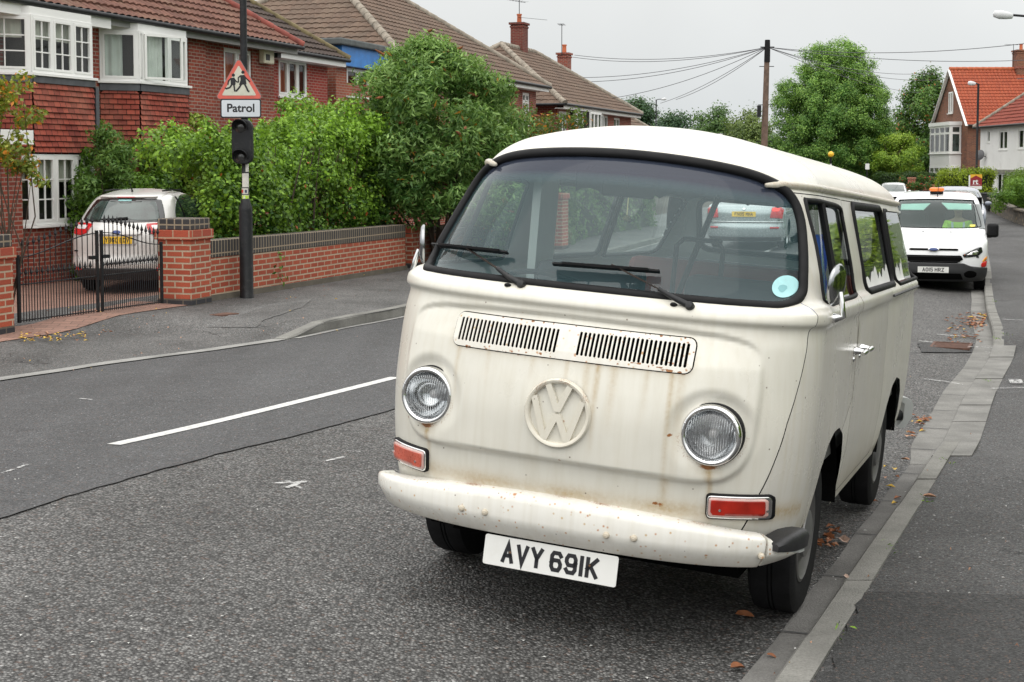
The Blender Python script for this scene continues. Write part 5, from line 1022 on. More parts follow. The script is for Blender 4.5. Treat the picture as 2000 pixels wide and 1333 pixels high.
def pier(label, P, w, h, rz, cap=True, name='gate_pier'):
    p = thing(name, label, 'brick pier', tuple(P), rz); MB().box(0, w, 0, w, -.3, h-.26).build('brick_shaft', brick_garden, p); MB().box(-.03, w+.03, -.03, w+.03, h-.258, h-.14).build('corbel_course', brickmat('corbel_brick_'+str(len(bpy.data.materials)), (.42, .085, .045), (.36, .07, .04), (.45, .3, .2), bw=.225, rh=.12), p, bevel=.006)
    if cap: MB().box(0, w, 0, w, h-.138, h).build('pier_cap', brickmat('cap_brick_'+str(len(bpy.data.materials)), (.06, .058, .06), (.045, .043, .045), (.3, .24, .17), bw=.11, rh=.2, off=0), p, bevel=.012)
    MB().box(-.004, w+.004, -.004, w+.004, -.3, .08).build('pier_foot', brickmat('foot_brick_'+str(len(bpy.data.materials)), (.04, .04, .045), (.03, .03, .035), (.12, .1, .08)), p); return p
pier('red brick gate pier with grey brick cap right of the iron gate', pa, .47, 1.07, rzw)
pl0 = hit(2, 655, Hleft); pier('red brick gate pier cut off by the left edge of the photo', pl0-np.array([UV_[0]*.25, UV_[1]*.25, 0]), .47, 1.07, rzw)
pe_ = hit(806, 524, Hleft); pier('low red brick pier ending the garden wall beside the camper', pe_, .36, .86, rzw, False)
wall_line('garden_wall', 'older mottled brick garden wall carrying on behind the camper', (pe_+np.array([dw[0], dw[1], 0])/np.hypot(*dw[:2])*.42, pe_+np.array([dw[0], dw[1], 0])/np.hypot(*dw[:2])*9.0), .55, .55, .215, .12, brick_brown)
# brick paved drive
_a, _b = (np.array([p[:2]@UV_, p[:2]@NV_]) for p in (hit(60, 660, Hleft), hit(350, 600, Hleft))); apron = lin([_a[0], _b[0]], [_a[1], _b[1]])
V = []; F = []; nu_, nv_ = 40, 16
for i in range(nu_+1):
    for j in range(nv_+1):
        u = 9+14*i/nu_; nb_ = float(apron(u)) if u < 15.6 else 9.95; n = nb_+7.0*j/nv_; x, y, _ = un(u, n); V.append((x, y, float(Hgard(x, y))+.008))
for i in range(nu_):
    for j in range(nv_): k = i*(nv_+1)+j; F.append((k, k+nv_+1, k+nv_+2, k+1))
tag(mk('driveway', V, F, pavers, smooth=180), kind='structure')
# ---------------------------------------------------------------- iron gates
ga, gb = hit(36, 640, Hleft), hit(318, 601, Hleft)
def gate_leaf(label, a, b, h_in, h_out, rev):
    L = float(np.hypot(*(b-a)[:2])); g = thing('iron_gate', label, 'gate', tuple(a), math.atan2(b[1]-a[1], b[0]-a[0]), 'pair of black iron drive gates'); dz = b[2]-a[2]; top = lambda x: (h_out+(h_in-h_out)*(.5-.5*math.cos(math.pi*(1-x/L if rev else x/L)))); zo = lambda x: .05+dz*x/L
    f = MB(); n = 16
    for i in range(n): x0, x1 = L*i/n, L*(i+1)/n; f.bar((x0, 0, zo(x0)+top(x0)), (x1, 0, zo(x1)+top(x1)), .022, .010)
    f.bar((0, 0, zo(0)+.02), (L, 0, zo(L)+.02), .022, .012); f.bar((0, 0, zo(0)+.42), (L, 0, zo(L)+.42), .022, .012); f.bar((.012, 0, zo(0)), (.012, 0, zo(0)+top(0)+.03), .03, .03); f.bar((L-.012, 0, zo(L)), (L-.012, 0, zo(L)+top(L)+.03), .03, .03)
    f.build('gate_frame', blackpaint, g); bars_ = MB(); fin = MB(); k = 15
    for i in range(1, k):
        x = L*i/k; z1 = zo(x)+top(x)+.10; bars_.tube([(x, 0, zo(x)), (x, 0, z1)], .0058, 6); fin.lathe([(0, 0), (.012, .01), (.007, .02), (.020, .045), (.012, .07), (0, .115)], 8, Matrix.Translation((x, 0, z1)))
        if i < k: xm = L*(i-.5)/k; bars_.tube([(xm, 0, zo(xm)), (xm, 0, zo(xm)+.50)], .0055, 6); fin.lathe([(0, 0), (.012, .01), (.007, .02), (.020, .045), (.012, .07), (0, .115)], 8, Matrix.Translation((xm, 0, zo(xm)+.50)))
    bars_.add(fin.V, fin.F); bars_.build('gate_bars', blackpaint, g); mb = MB(); xx_ = L-.06 if not rev else .06; mb.box(xx_-.05, xx_+.05, -.03, .03, zo(xx_)+.62, zo(xx_)+.66); mb.build('latch', blackpaint, g)
gm = ga+(gb-ga)*.535
gate_leaf('left leaf of the black iron drive gate with a potted plant behind it', ga, gm, .92, .72, False); gate_leaf('right leaf of the black iron drive gate in front of the white hatchback', gm+(gb-ga)*.02, gb, .92, .72, True)
# ---------------------------------------------------------------- leaves
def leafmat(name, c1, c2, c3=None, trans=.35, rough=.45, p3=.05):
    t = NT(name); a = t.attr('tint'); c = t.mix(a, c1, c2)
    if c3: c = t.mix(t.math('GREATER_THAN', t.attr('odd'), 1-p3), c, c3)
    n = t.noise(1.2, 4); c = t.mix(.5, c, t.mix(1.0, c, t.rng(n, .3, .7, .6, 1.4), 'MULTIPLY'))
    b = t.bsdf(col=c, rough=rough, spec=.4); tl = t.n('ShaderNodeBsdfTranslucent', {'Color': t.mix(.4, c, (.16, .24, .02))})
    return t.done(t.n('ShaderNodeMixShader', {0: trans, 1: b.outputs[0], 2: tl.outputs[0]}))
def leaf_mesh(name, P, N, L, W, m, parent=None, droop=.25, seed=0, jit=.55, up=.35, tint=None):
    g = np.random.default_rng(seed); n = len(P); N = N+g.normal(0, jit, (n, 3)); N[:, 2] += up; N /= np.linalg.norm(N, axis=1, keepdims=True)
    D = g.normal(0, 1, (n, 3)); D -= N*(D*N).sum(1, keepdims=True); D /= np.linalg.norm(D, axis=1, keepdims=True); S = np.cross(N, D)
    l = (L*g.uniform(.6, 1.3, n))[:, None]; w = (W*g.uniform(.7, 1.25, n))[:, None]; dr = N*l*droop*g.uniform(-.2, 1, n)[:, None]
    V = np.stack([P, P+D*l*.45+S*w*.5+N*l*.05, P+D*l-dr, P+D*l*.45-S*w*.5+N*l*.05], 1).reshape(-1, 3); F = np.arange(4*n).reshape(n, 4)
    me = bpy.data.meshes.new(name); me.vertices.add(4*n); me.vertices.foreach_set('co', V.ravel()); me.loops.add(4*n); me.loops.foreach_set('vertex_index', F.ravel()); me.polygons.add(n); me.polygons.foreach_set('loop_start', np.arange(0, 4*n, 4)); me.update(calc_edges=True)
    tv = g.uniform(0, 1, n)**1.3 if tint is None else np.clip(tint+g.normal(0, .26, n), 0, 1)**1.35
    for an, v in (('tint', tv), ('odd', g.uniform(0, 1, n))): a = me.attributes.new(an, 'FLOAT', 'FACE'); a.data.foreach_set('value', v.astype(np.float32))
    me.materials.append(m); o = bpy.data.objects.new(name, me); COL.objects.link(o)
    if parent is not None: o.parent = parent
    return o
def clump_points(C, Rr, n, seed, inner=.55, squash=1.0, fuzz=.10):   # points in the outer layers of many small balls
    g = np.random.default_rng(seed); k = g.integers(0, len(C), n) if not hasattr(Rr, '__len__') else g.choice(len(C), n, p=np.asarray(Rr)**2/np.sum(np.asarray(Rr)**2)); d = g.normal(0, 1, (n, 3)); d /= np.linalg.norm(d, axis=1, keepdims=True)
    r = (np.asarray(Rr)[k] if hasattr(Rr, '__len__') else np.full(n, Rr))*(inner+(1-inner)*g.uniform(0, 1, n)**.5)*g.uniform(.85, 1.12, n); d2 = d*np.array([1, 1, squash]); return C[k]+d2*r[:, None]+g.normal(0, 1, (n, 3))*(r*fuzz)[:, None], d, k
# ---------------------------------------------------------------- the hedge, the flowering shrub, smaller bushes
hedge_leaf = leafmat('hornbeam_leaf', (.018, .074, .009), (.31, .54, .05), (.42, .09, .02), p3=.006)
gH = np.random.default_rng(3); hedge = thing('hedge', 'big unclipped bright green hedge behind the low brick wall', 'hedge', tuple(pb)); HO = np.array(pb)
hd = dw[:2]/np.hypot(*dw[:2]); hn = np.array([-hd[1], hd[0]]); C = []; RR = []
def hclump(s, d, z, r): C.append((hd[0]*s+hn[0]*d, hd[1]*s+hn[1]*d, z)); RR.append(r)
Lw = float(np.hypot(*dw[:2]))
for s in np.arange(1.6, Lw+1.2, .28):                   # along the wall
    top = 1.80+.16*math.sin(s*1.3)+.12*math.sin(s*3.1+1)+.10*max(0, s-2.5)
    for z in np.arange(.35, top, .33):
        dd_ = .62+gH.normal(0, .10)+.06*math.sin(s*5+z*4)+.10*(z > 1.7); hclump(s+gH.normal(0, .08), dd_, z+gH.normal(0, .08), gH.uniform(.15, .36))
    for d in np.arange(.95, 2.4, .5): hclump(s+gH.normal(0, .1), d, top+gH.normal(0, .10), gH.uniform(.2, .34))
    for q in range(2): hclump(s+gH.normal(0, .2), .8+gH.uniform(0, .8), top+gH.uniform(.08, .34), gH.uniform(.08, .16))
for i in range(60):                                      # loose shoots standing above the clipped line
    s, d = gH.uniform(1.5, Lw+1.0), gH.uniform(.5, 1.6); lx = gH.normal(0, .03)
    for k in range(int(gH.integers(3, 8))): hclump(s+lx*k, d, 1.85+.1*max(0, s-2.5)+.075*k, .055)
for t_ in np.arange(0, 1.01, .032):                      # the return along the drive towards the house
    s0, d0 = 1.75+7.1*t_, .75+4.05*t_; top = 1.75+.15*math.sin(d0*2.1)+.15*t_
    for z in np.arange(.3, top, .34): hclump(s0+gH.normal(0, .10), d0, z+gH.normal(0, .08), gH.uniform(.22, .34))
    hclump(s0+.4, d0, top, .3); hclump(s0+.8, d0, top*.8, .3)
C = np.array(C); P_, N_, k_ = clump_points(C, RR, 110000, 11, .5)
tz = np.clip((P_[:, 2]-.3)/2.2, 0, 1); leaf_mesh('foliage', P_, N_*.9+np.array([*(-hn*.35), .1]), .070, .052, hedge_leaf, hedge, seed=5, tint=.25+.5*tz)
tw = MB(); gT = np.random.default_rng(8)
for i in range(40):
    s = gT.uniform(1.9, Lw+.6); d = gT.uniform(.6, 1.0); a = Vector((hd[0]*s+hn[0]*d, hd[1]*s+hn[1]*d, 0)); tw.tube([a, a+Vector((gT.normal(0, .1), gT.normal(0, .1), 1.0)), a+Vector((gT.normal(0, .2), gT.normal(0, .2), 2.0))], [.025, .016, .006], 5)
tw.build('stems', plain('bark', (.07, .05, .035), .9, vary=.3), hedge)
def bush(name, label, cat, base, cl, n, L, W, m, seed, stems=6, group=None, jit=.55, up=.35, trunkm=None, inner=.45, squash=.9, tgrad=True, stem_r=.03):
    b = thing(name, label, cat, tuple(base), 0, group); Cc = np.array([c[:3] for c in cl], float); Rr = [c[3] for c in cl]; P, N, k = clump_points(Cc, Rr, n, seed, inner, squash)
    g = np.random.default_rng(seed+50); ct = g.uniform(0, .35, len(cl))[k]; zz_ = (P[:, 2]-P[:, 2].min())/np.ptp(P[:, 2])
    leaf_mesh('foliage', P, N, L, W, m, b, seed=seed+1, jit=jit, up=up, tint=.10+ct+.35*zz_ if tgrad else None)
    mb = MB(); idx = g.choice(len(cl), min(stems, len(cl)), replace=False)
    for i in idx: c = Vector(cl[i][:3]); r0 = stem_r; mb.tube([(g.normal(0, .08), g.normal(0, .08), -.2), (c.x*.35+g.normal(0, .1), c.y*.35+g.normal(0, .1), c.z*.45), (c.x*.95, c.y*.95, c.z*.98)], [r0, r0*.65, r0*.2], 6)
    if stems: mb.build('stems', trunkm or bpy.data.materials['bark'], b, 60)
    return b
bud_leaf = leafmat('buddleia_leaf', (.05, .14, .025), (.38, .58, .17), (.46, .20, .03), trans=.42, p3=.012)
gB = np.random.default_rng(21); bb = at(858, 420, 25.3); bb[2] = float(Hleft(bb[0], bb[1])); cl = []
for i in range(230):
    a = gB.uniform(0, 2*math.pi); z = gB.uniform(.95, 3.85)**1.0; rad = 1.75*math.sqrt(max(.03, 1-((z-1.75)/2.0)**2)); rr = rad*gB.uniform(.10, 1.0)**.5; cl.append((rr*math.cos(a)-.1, rr*math.sin(a)*.9, z, gB.uniform(.18, .38)))
for i in range(24): a = gB.uniform(0, 2*math.pi); rr = gB.uniform(.2, 1.4); cl.append((rr*math.cos(a), rr*math.sin(a), 3.35-.30*rr*rr+gB.uniform(0, .6), gB.uniform(.07, .15)))
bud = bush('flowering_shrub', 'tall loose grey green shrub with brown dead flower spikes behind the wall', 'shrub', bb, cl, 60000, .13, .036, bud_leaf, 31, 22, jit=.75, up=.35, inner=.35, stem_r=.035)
dfm = plain('brown_flower', (.21, .075, .03), .9, vary=.4, sc=20)
for i in range(46):
    c = cl[gB.integers(0, len(cl))]; d = Vector((gB.normal(0, 1), gB.normal(-.6, 1), gB.normal(.3, .6))).normalized(); p = Vector(c[:3])+d*c[3]*1.05; q = Vector((d.x, d.y, gB.uniform(-.2, .7))).normalized(); L = gB.uniform(.10, .20); MB().tube([p, p+q*L*.5, p+q*L], [.020, .026, .006], 6).build('dead_flower', dfm, bud)
g2 = np.random.default_rng(5)
b2 = at(985, 330, 27.5); b2[2] = float(Hleft(b2[0], b2[1])); bush('shrub', 'shrub with yellowing orange tinged leaves right of the flowering shrub', 'shrub', b2, [(g2.normal(0, .50), g2.normal(0, .5), g2.uniform(.5, 3.15), g2.uniform(.18, .36)) for i in range(80)], 20000, .09, .04, leafmat('yellowing_leaf', (.05, .10, .02), (.18, .26, .05), (.52, .20, .02), p3=.10), 41, 10)
pr0 = np.array(un(24.2, 15.55, 0)); pr0[2] = float(Hgard(pr0[0], pr0[1]))
cl = [(UV_[0]*s+NV_[0]*d, UV_[1]*s+NV_[1]*d, z, g2.uniform(.22, .4)) for s in np.arange(-2.2, 3.2, .34) for z in np.arange(.3, 2.1+.22*math.sin(s*2)+.10*s, .36) for d in (g2.normal(0, .15),)]+[(UV_[0]*s+NV_[0]*.2, UV_[1]*s+NV_[1]*.2, 2.1+g2.uniform(0, .5), .14) for s in np.arange(-2.0, 3, .5)]
bush('hedge', 'green bushes growing up in front of the tile hung bays, behind the white hatchback', 'hedge', pr0, cl, 42000, .085, .055, leafmat('privet_leaf', (.022, .07, .010), (.19, .36, .03)), 51, 14)
b3 = at(205, 300, 26.0); b3[2] = float(Hgard(b3[0], b3[1])); bush('shrub', 'feathery light green sapling in front of the left tile hung bay', 'shrub', b3, [(g2.normal(0, .28), g2.normal(0, .25), g2.uniform(.5, 2.75), g2.uniform(.12, .26)) for i in range(36)], 6500, .11, .035, leafmat('pale_sapling_leaf', (.07, .16, .03), (.20, .34, .07)), 61, 8)
b4 = at(375, 300, 28.4); b4[2] = float(Hgard(b4[0], b4[1])); bush('sapling', 'thin yellow green sapling rising above the hedge below the brick pilaster', 'sapling', b4, [(g2.normal(0, .18), g2.normal(0, .15), g2.uniform(.8, 3.25), g2.uniform(.10, .20)) for i in range(22)], 3200, .09, .05, leafmat('yellow_sapling_leaf', (.12, .20, .02), (.30, .38, .05)), 71, 6)
b5 = at(592, 300, 27.0); b5[2] = float(Hgard(b5[0], b5[1])); bush('sapling', 'fresh green sapling above the hedge below the set back window', 'sapling', b5, [(g2.normal(0, .28), g2.normal(0, .2), g2.uniform(1.0, 3.15), g2.uniform(.12, .24)) for i in range(30)], 6000, .09, .05, leafmat('fresh_sapling_leaf', (.07, .17, .02), (.19, .34, .05)), 81, 6)
b6 = at(2, 430, 15.6); b6[2] = float(Hleft(b6[0], b6[1])); yl = leafmat('turning_leaf', (.15, .21, .03), (.36, .37, .05), (.62, .22, .02), p3=.14)
bush('young_tree', 'small tree with yellow and orange leaves at the left edge of the photo', 'tree', b6, [(g2.normal(-.10, .20), g2.normal(0, .2), 1.72+g2.uniform(0, 1.0), g2.uniform(.07, .15)) for i in range(46)]+[(.16+.30*q, 0, 1.75+.06*math.sin(q*5)-.1*q, .07) for q in np.linspace(0, 1, 7)], 3600, .058, .040, yl, 91, 22, jit=.7, stem_r=.012)
# potted plant on the drive
pp = hit(74, 548, Hgard); pot = thing('potted_plant', 'leafy plant in a glazed brown pot on the drive behind the gate', 'potted plant', tuple(pp))
MB().lathe([(.0, 0), (.16, 0), (.17, .02), (.225, .38), (.245, .39), (.245, .43), (.215, .43), (.205, .36), (0, .35)], 32, Matrix()).build('pot', plain('glazed_brown_pot', (.12, .03, .018), .2, vary=.2, coat=.6), pot, 40)
P, N, k = clump_points(np.array([(g2.normal(0, .15), g2.normal(0, .15), g2.uniform(.45, .95)) for i in range(16)]), .10, 700, 14, .3); leaf_mesh('foliage', P, N, .10, .045, hedge_leaf, pot, seed=15)
# ---------------------------------------------------------------- school crossing sign on its black post
sp_ = hit(482, 582, Hleft); post = thing('sign_post', 'black lamp post by the wall with a triangular school crossing sign, Patrol plate and lights', 'sign post', tuple(sp_), R(0)); sD = sp_[1]; S = sD/FPX; zp = lambda py: float(at(482, py, sD)[2]-sp_[2])
MB().lathe([(.095, -.2), (.0925, .02), (.0885, .03), (.0885, zp(412)), (.084, zp(405)), (.062, zp(396)), (.056, zp(390)), (.048, zp(388)), (.046, zp(200)), (.042, 7.2), (0, 7.2)], 32, Matrix()).build('post', blackpaint, post, 40)
sx = lambda px: (px-482)*S
def tri(r, z0, cx, zc, n=8):
    P = []
    for k in range(3):
        a0 = 90+120*k; px_, pz_ = (r)*math.cos(R(a0)), (r)*math.sin(R(a0))
        for q in range(n+1): a = R(a0-60+120*q/n); P.append((cx+px_+z0*math.cos(a), zc+pz_+z0*math.sin(a)))
    return P
Ms = Matrix.Translation((0, -.075, 0)) @ Matrix.Rotation(R(90), 4, 'X')
sr = (516-432)*S/2/math.cos(R(30)); cz = zp(192)+sr*.5+.0; tcx = sx(474)
sredm = plain('faded_red_sign', (.62, .115, .085), .5, vary=.12, sc=9, grime=((.36, .16, .12), .5)); swhite = plain('dirty_sign_white', (.58, .58, .48), .5, vary=.1, sc=8, grime=((.36, .36, .28), .5))
ts = MB().prism(tri(sr-.035, .03, tcx, cz), -.004, 0, Ms).build('warning_triangle', sredm, post); MB().prism(tri(sr-.088, .012, tcx, cz-.002), 0, .002, Ms).build('triangle_face', swhite, ts); MB().prism(tri(sr-.035, .036, tcx, cz), -.012, -.0045, Ms).build('sign_back', plain('grey_sign_back', (.22, .22, .22), .5), ts)
fig = MB(); sb = lambda x, y: (tcx+(x-1585)/3.333*S, zp((y)/3.333))                    # figure outlines, from the sign face
def limb(pts, w):
    Q = [sb(*p) for p in pts]
    for a, b in zip(Q[:-1], Q[1:]): fig.bar(Ms @ Vector((a[0], a[1], .003)), Ms @ Vector((b[0], b[1], .003)), w*S/3.333*1.0, .003, (0, -1, 0))
for hx, hy in ((1612, 474), (1550, 493)): q = sb(hx, hy); fig.prism([(q[0]+10.5*S/3.333*math.cos(a), q[1]+10.5*S/3.333*math.sin(a)) for a in np.linspace(0, 2*math.pi, 20, endpoint=False)], .002, .004, Ms)
fig.prism([sb(*p) for p in ((1594, 494), (1622, 491), (1630, 520), (1634, 552), (1586, 556), (1596, 525))][::-1], .002, .004, Ms); fig.prism([sb(*p) for p in ((1532, 512), (1556, 508), (1564, 545), (1560, 560), (1532, 556))][::-1], .002, .004, Ms)
limb([(1618, 496), (1634, 516), (1657, 536)], 8); limb([(1598, 496), (1581, 510), (1583, 538)], 8); limb([(1622, 550), (1634, 575), (1644, 598), (1652, 599)], 11); limb([(1600, 552), (1586, 575), (1567, 596), (1568, 600)], 11)
limb([(1554, 514), (1568, 535), (1584, 540)], 8); limb([(1536, 514), (1518, 530), (1514, 556)], 8); limb([(1552, 556), (1556, 578), (1558, 599)], 10); limb([(1540, 554), (1526, 574), (1500, 582), (1498, 574)], 10)
fig.build('crossing_children', letterblack, ts)
pw_, ph_ = (516-437)*S, (231-194)*S; pcx, pcz = sx(477), zp(212.5); pp_ = MB().prism(rrect(pw_/2, ph_/2, .03, 5, pcx, pcz), -.004, 0, Ms).build('patrol_plate', letterblack, post); MB().prism(rrect(pw_/2-.017, ph_/2-.017, .018, 5, pcx, pcz), 0, .002, Ms).build('plate_face', plain('plate_face_white', (.62, .66, .70), .45, vary=.05), pp_)
V, F = text_mesh('Patrol', .148, .0035); mk('patrol_lettering', [tuple(Ms @ Vector((pcx+v[0]*1.02, pcz+v[1], .0035))) for v in V], F, letterblack, pp_)
# twin amber lamps unit, unlit
lb = MB().prism(rrect(sx(498)-sx(463)-.10, (zp(234)-zp(321))/2, .10, 8, sx(480), (zp(234)+zp(321))/2), -.03, .075, Matrix.Translation((0, -.055, 0)) @ Matrix.Rotation(R(90), 4, 'X')).build('lamp_unit', blackpaint, post, bevel=.015)
for py in (249, 307):
    c = Vector((sx(477), -.13, zp(py))); hd_ = MB(); V = []; n = 24
    for i in range(n+1):
        a = R(-20+220*i/n); V += [c+Vector((.092*math.cos(a), 0, .092*math.sin(a))), c+Vector((.092*math.cos(a), -.07-.07*max(0, math.sin(a)), .092*math.sin(a)))]
    hd_.add(V, [(2*i, 2*i+1, 2*i+3, 2*i+2) for i in range(n)]); h_ = hd_.build('lamp_hood', blackpaint, lb, 60); sm = h_.modifiers.new('t', 'SOLIDIFY'); sm.thickness = .006
    MB().lathe([(0, .018), (.04, .014), (.075, 0), (.082, -.01)], 28, axis_m(c, (0, -1, 0))).build('lamp_lens', plain('unlit_lamp_lens', (.030, .030, .030), .15, vary=.3, coat=.5), lb, 60)
stk = plain('white_sticker', (.66, .64, .58), .6, vary=.15, sc=12); stg = plain('lime_sticker', (.48, .68, .06), .55, vary=.08)
def sticker(name, x0, y0, x1, y1, m, par=post, r=.0485, of=0):
    V = []; F = []; n = 8
    for i in range(n+1):
        x = sx(x0+(x1-x0)*i/n); x = max(-r*.98, min(r*.98, x)); y = -math.sqrt(r*r-x*x)-.001-of; V += [(x, y, zp(y1)), (x, y, zp(y0))]
    return mk(name, V, [(2*i, 2*i+2, 2*i+3, 2*i+1) for i in range(n)], m, par)
sticker('sticker', 477, 339, 489, 366, stk); s2 = sticker('sticker', 473, 368, 488, 379, stk); sticker('sticker_print', 475, 371, 479, 377, plain('red_print', (.5, .05, .03), .5), s2, of=.001); sticker('sticker_print', 482, 371, 486, 377, plain('dark_print', (.04, .06, .10), .5), s2, of=.001)
s3 = sticker('sticker', 475, 381, 489.5, 410, stk); sticker('sticker_print', 476, 382, 489, 402, stg, s3, of=.001); s4 = sticker('sticker', 484, 320, 492, 336, stk); sticker('sticker_print', 479, 384, 483, 388, stk, s3, of=.002)
# ---------------------------------------------------------------- other vehicles
def place(root, xyz, heading):                            # heading: bearing (deg, clockwise from +Y) the nose points to
    root.location = tuple(map(float, xyz)); root.rotation_euler = (0, 0, R(180-heading)); return root
alloy = plain('alloy_rim', (.42, .42, .43), .3, .8, vary=.1); wheelwhite = plain('grey_wheel_trim', (.33, .33, .34), .4, .5, vary=.1)
def shellof(root, b, paint, wheels, wr, cuts=(), rimm=alloy, ww=.2, xw=.74, archr=1.13):
    ar = []
    for y in wheels: ar += [('s', [(y+wr*archr*math.cos(a), wr+wr*archr*math.sin(a)) for a in np.linspace(0, 2*math.pi, 30, endpoint=False)]), ('S', [(y+wr*archr*math.cos(a), wr+wr*archr*math.sin(a)) for a in np.linspace(0, 2*math.pi, 30, endpoint=False)])]
    V, F = b.outside(list(cuts)+ar); bo = mk('body', V, F, paint, root, 180); L = float(b.f['yr'](.6)); ub = MB(); ub.box(-.58, .58, .2, L-.2, .24, .62); ub.box(-.80, .80, wheels[0]+.5, wheels[1]-.5, .20, .50); ub.box(-.76, .76, .15, L-.15, .66, .68); ub.build('underbody', darkhole, root)
    for y in wheels:
        for sd_ in (-1, 1): wheel(root, sd_*xw, y, wr, ww, sd_, rimm, .66)
    return bo
def flip(P): return [(-x, z) for x, z in P]
def rear_plate(root, b, txt, z, mat_=plateyellow, band=False, view='r', off=.014):
    p, n = b.pt(view, 0, z, off); n = Vector((0, n.y, n.z)).normalized(); M = axis_m(p, n); pl = MB().prism(rrect(.26, .056, .008, 3), -.004, 0, M).build('number_plate', mat_, root)
    mb = MB(); plate_text(mb, txt, .074, M @ Matrix.Translation((.012 if band else 0, 0, .002)), w=.046, sw=.0125, gap=.009, space=.03); mb.build('plate_lettering', letterblack, pl)
    if band: MB().prism([(-.255, -.05), (-.225, -.05), (-.225, .05), (-.255, .05)], .0005, .0015, M).build('plate_band', plain('plate_blue', (.03, .12, .5), .5), pl)
    return pl
def car_mirror(root, sx, y, z, m, x=.92):
    o = MB().bar((sx*(x-.12), y, z-.02), (sx*(x+.02), y-.02, z), .05, .04).build('door_mirror', black, root); V = []
    h = MB().lathe([(0, -.075), (.06, -.07), (.095, -.03), (.10, .03), (.09, .045), (0, .046)], 20, axis_m((sx*(x+.08), y-.01, z+.01), (0, 1, 0)) @ Matrix.Scale(.68, 4, (0, 1, 0))); h.build('mirror_shell', m, o, 60); MB().lathe([(0, .048), (.082, .047)], 20, axis_m((sx*(x+.08), y-.01, z+.01), (0, 1, 0)) @ Matrix.Scale(.66, 4, (0, 1, 0))).build('mirror_glass', plain('mirror_glass', (.75, .85, .88), .08, .9, vary=.03), o)
# ---- white hatchback on the drive, seen from behind
hb = thing('hatchback_car', 'white hatchback car parked nose in on the brick drive behind the iron gates', 'car'); HBp = at(229, 560, 22.9); HBp[2] = float(Hgard(HBp[0], HBp[1]))+.005
hbw = plain('pearl_white_paint', (.66, .65, .63), .22, .1, vary=.03, sc=1, coat=.6)
cb = Body([(.22, .15, 4.24, .79, .5, .44), (.34, .05, 4.36, .84, .5, .46), (.48, .01, 4.40, .870, .5, .46), (.60, 0, 4.36, .875, .5, .46), (.80, .05, 4.355, .88, .5, .46), (.92, .35, 4.34, .868, .5, .46), (1.02, .85, 4.29, .845, .45, .46), (1.10, 1.15, 4.21, .815, .4, .44), (1.25, 1.50, 4.06, .76, .35, .42), (1.40, 1.85, 3.90, .695, .35, .40), (1.48, 2.05, 3.80, .645, .35, .40), (1.53, 2.25, 3.66, .58, .35, .40), (1.575, 2.5, 3.42, .48, .35, .36), (1.605, 2.75, 3.2, .34, .24, .22), (1.62, 2.95, 3.08, .16, .06, .06)], nz=90, nf=30, ns=60, nr=44, p=2.7)
shellof(hb, cb, hbw, (.88, 3.50), .325)
rw = smooth_loop([(.0, 1.115), (.45, 1.12), (.645, 1.135), (.675, 1.19), (.565, 1.42), (.48, 1.462), (0, 1.478), (-.48, 1.462), (-.565, 1.42), (-.675, 1.19), (-.645, 1.135), (-.45, 1.12)], 4)
blackglass = plain('black_glass_border', (.012, .014, .015), .08, vary=.1, coat=.8); gdark = plain('reflective_dark_glass', (.03, .05, .045), .04, vary=.6, sc=4, coat=1.0)
rwo = cb.panel('rear_window', 'r', rw, .006, blackglass, hb, .004); cb.panel('window_glass', 'r', shift_poly(rw, -.075), .0095, gdark, rwo, .002)
cb.panel('window_sticker', 'r', [(-.10, 1.435), (.14, 1.435), (.14, 1.46), (-.10, 1.46)], .012, plain('pale_cyan_sticker', (.35, .68, .68), .4), rwo, .001); cb.panel('spoiler_lip', 'r', [(-.5, 1.49), (.5, 1.49), (.46, 1.515), (-.46, 1.515)], .03, hbw, hb, .03); cb.panel('brake_light', 'r', [(-.16, 1.492), (.16, 1.492), (.16, 1.507), (-.16, 1.507)], .048, redlens, hb, .004)
p0, n0 = cb.pt('r', -.02, 1.145, .02); p1, _ = cb.pt('r', .33, 1.15, .02); p2, _ = cb.pt('r', -.12, 1.165, .02); MB().tube([p2, p0.lerp(p1, .3), p1], [.022, .018, .006], 6).build('rear_wiper', black, hb)
for f_ in (lambda P: P, flip):
    tl = [(.44, 1.09), (.62, 1.105), (.79, 1.10), (.83, 1.02), (.80, .93), (.62, .915), (.52, .955)]; o = cb.panel('tail_light', 'r', f_(tl), .012, redlens, hb, .010); cb.panel('lamp_window', 'r', f_([(.52, 1.075), (.76, 1.075), (.74, 1.015), (.57, 1.01)]), .020, clearlens, o, .002); cb.panel('reflector', 'r', f_([(.60, .42), (.82, .43), (.80, .375), (.62, .365)]), .012, redlens, hb, .006)
cb.panel('bumper_skirt', 'r', [(-.83, .36), (-.55, .41), (.55, .41), (.83, .36), (.80, .225), (-.80, .225)], .006, trimgrey, hb, .006); cb.panel('plate_recess', 'r', rrect(.33, .085, .04, 4, 0, .845), .004, plain('shaded_white', (.52, .51, .50), .3, vary=.03), hb, .002)
cb.panel('tailgate_bar', 'r', [(-.42, .985), (-.38, .93), (.38, .93), (.42, .985), (.36, 1.0), (-.36, 1.0)], .02, hbw, hb, .02); bd = cb.panel('badge', 'r', [(.072*math.cos(a), .968+.030*math.sin(a)) for a in np.linspace(0, 2*math.pi, 24, endpoint=False)], .034, plain('badge_blue', (.02, .05, .22), .2, vary=.05), hb, .003)
rear_plate(hb, cb, 'YB60 EDV', .845, band=True); seam_ = [(-.70, .60), (-.62, .50), (0, .475), (.62, .50), (.70, .60)]
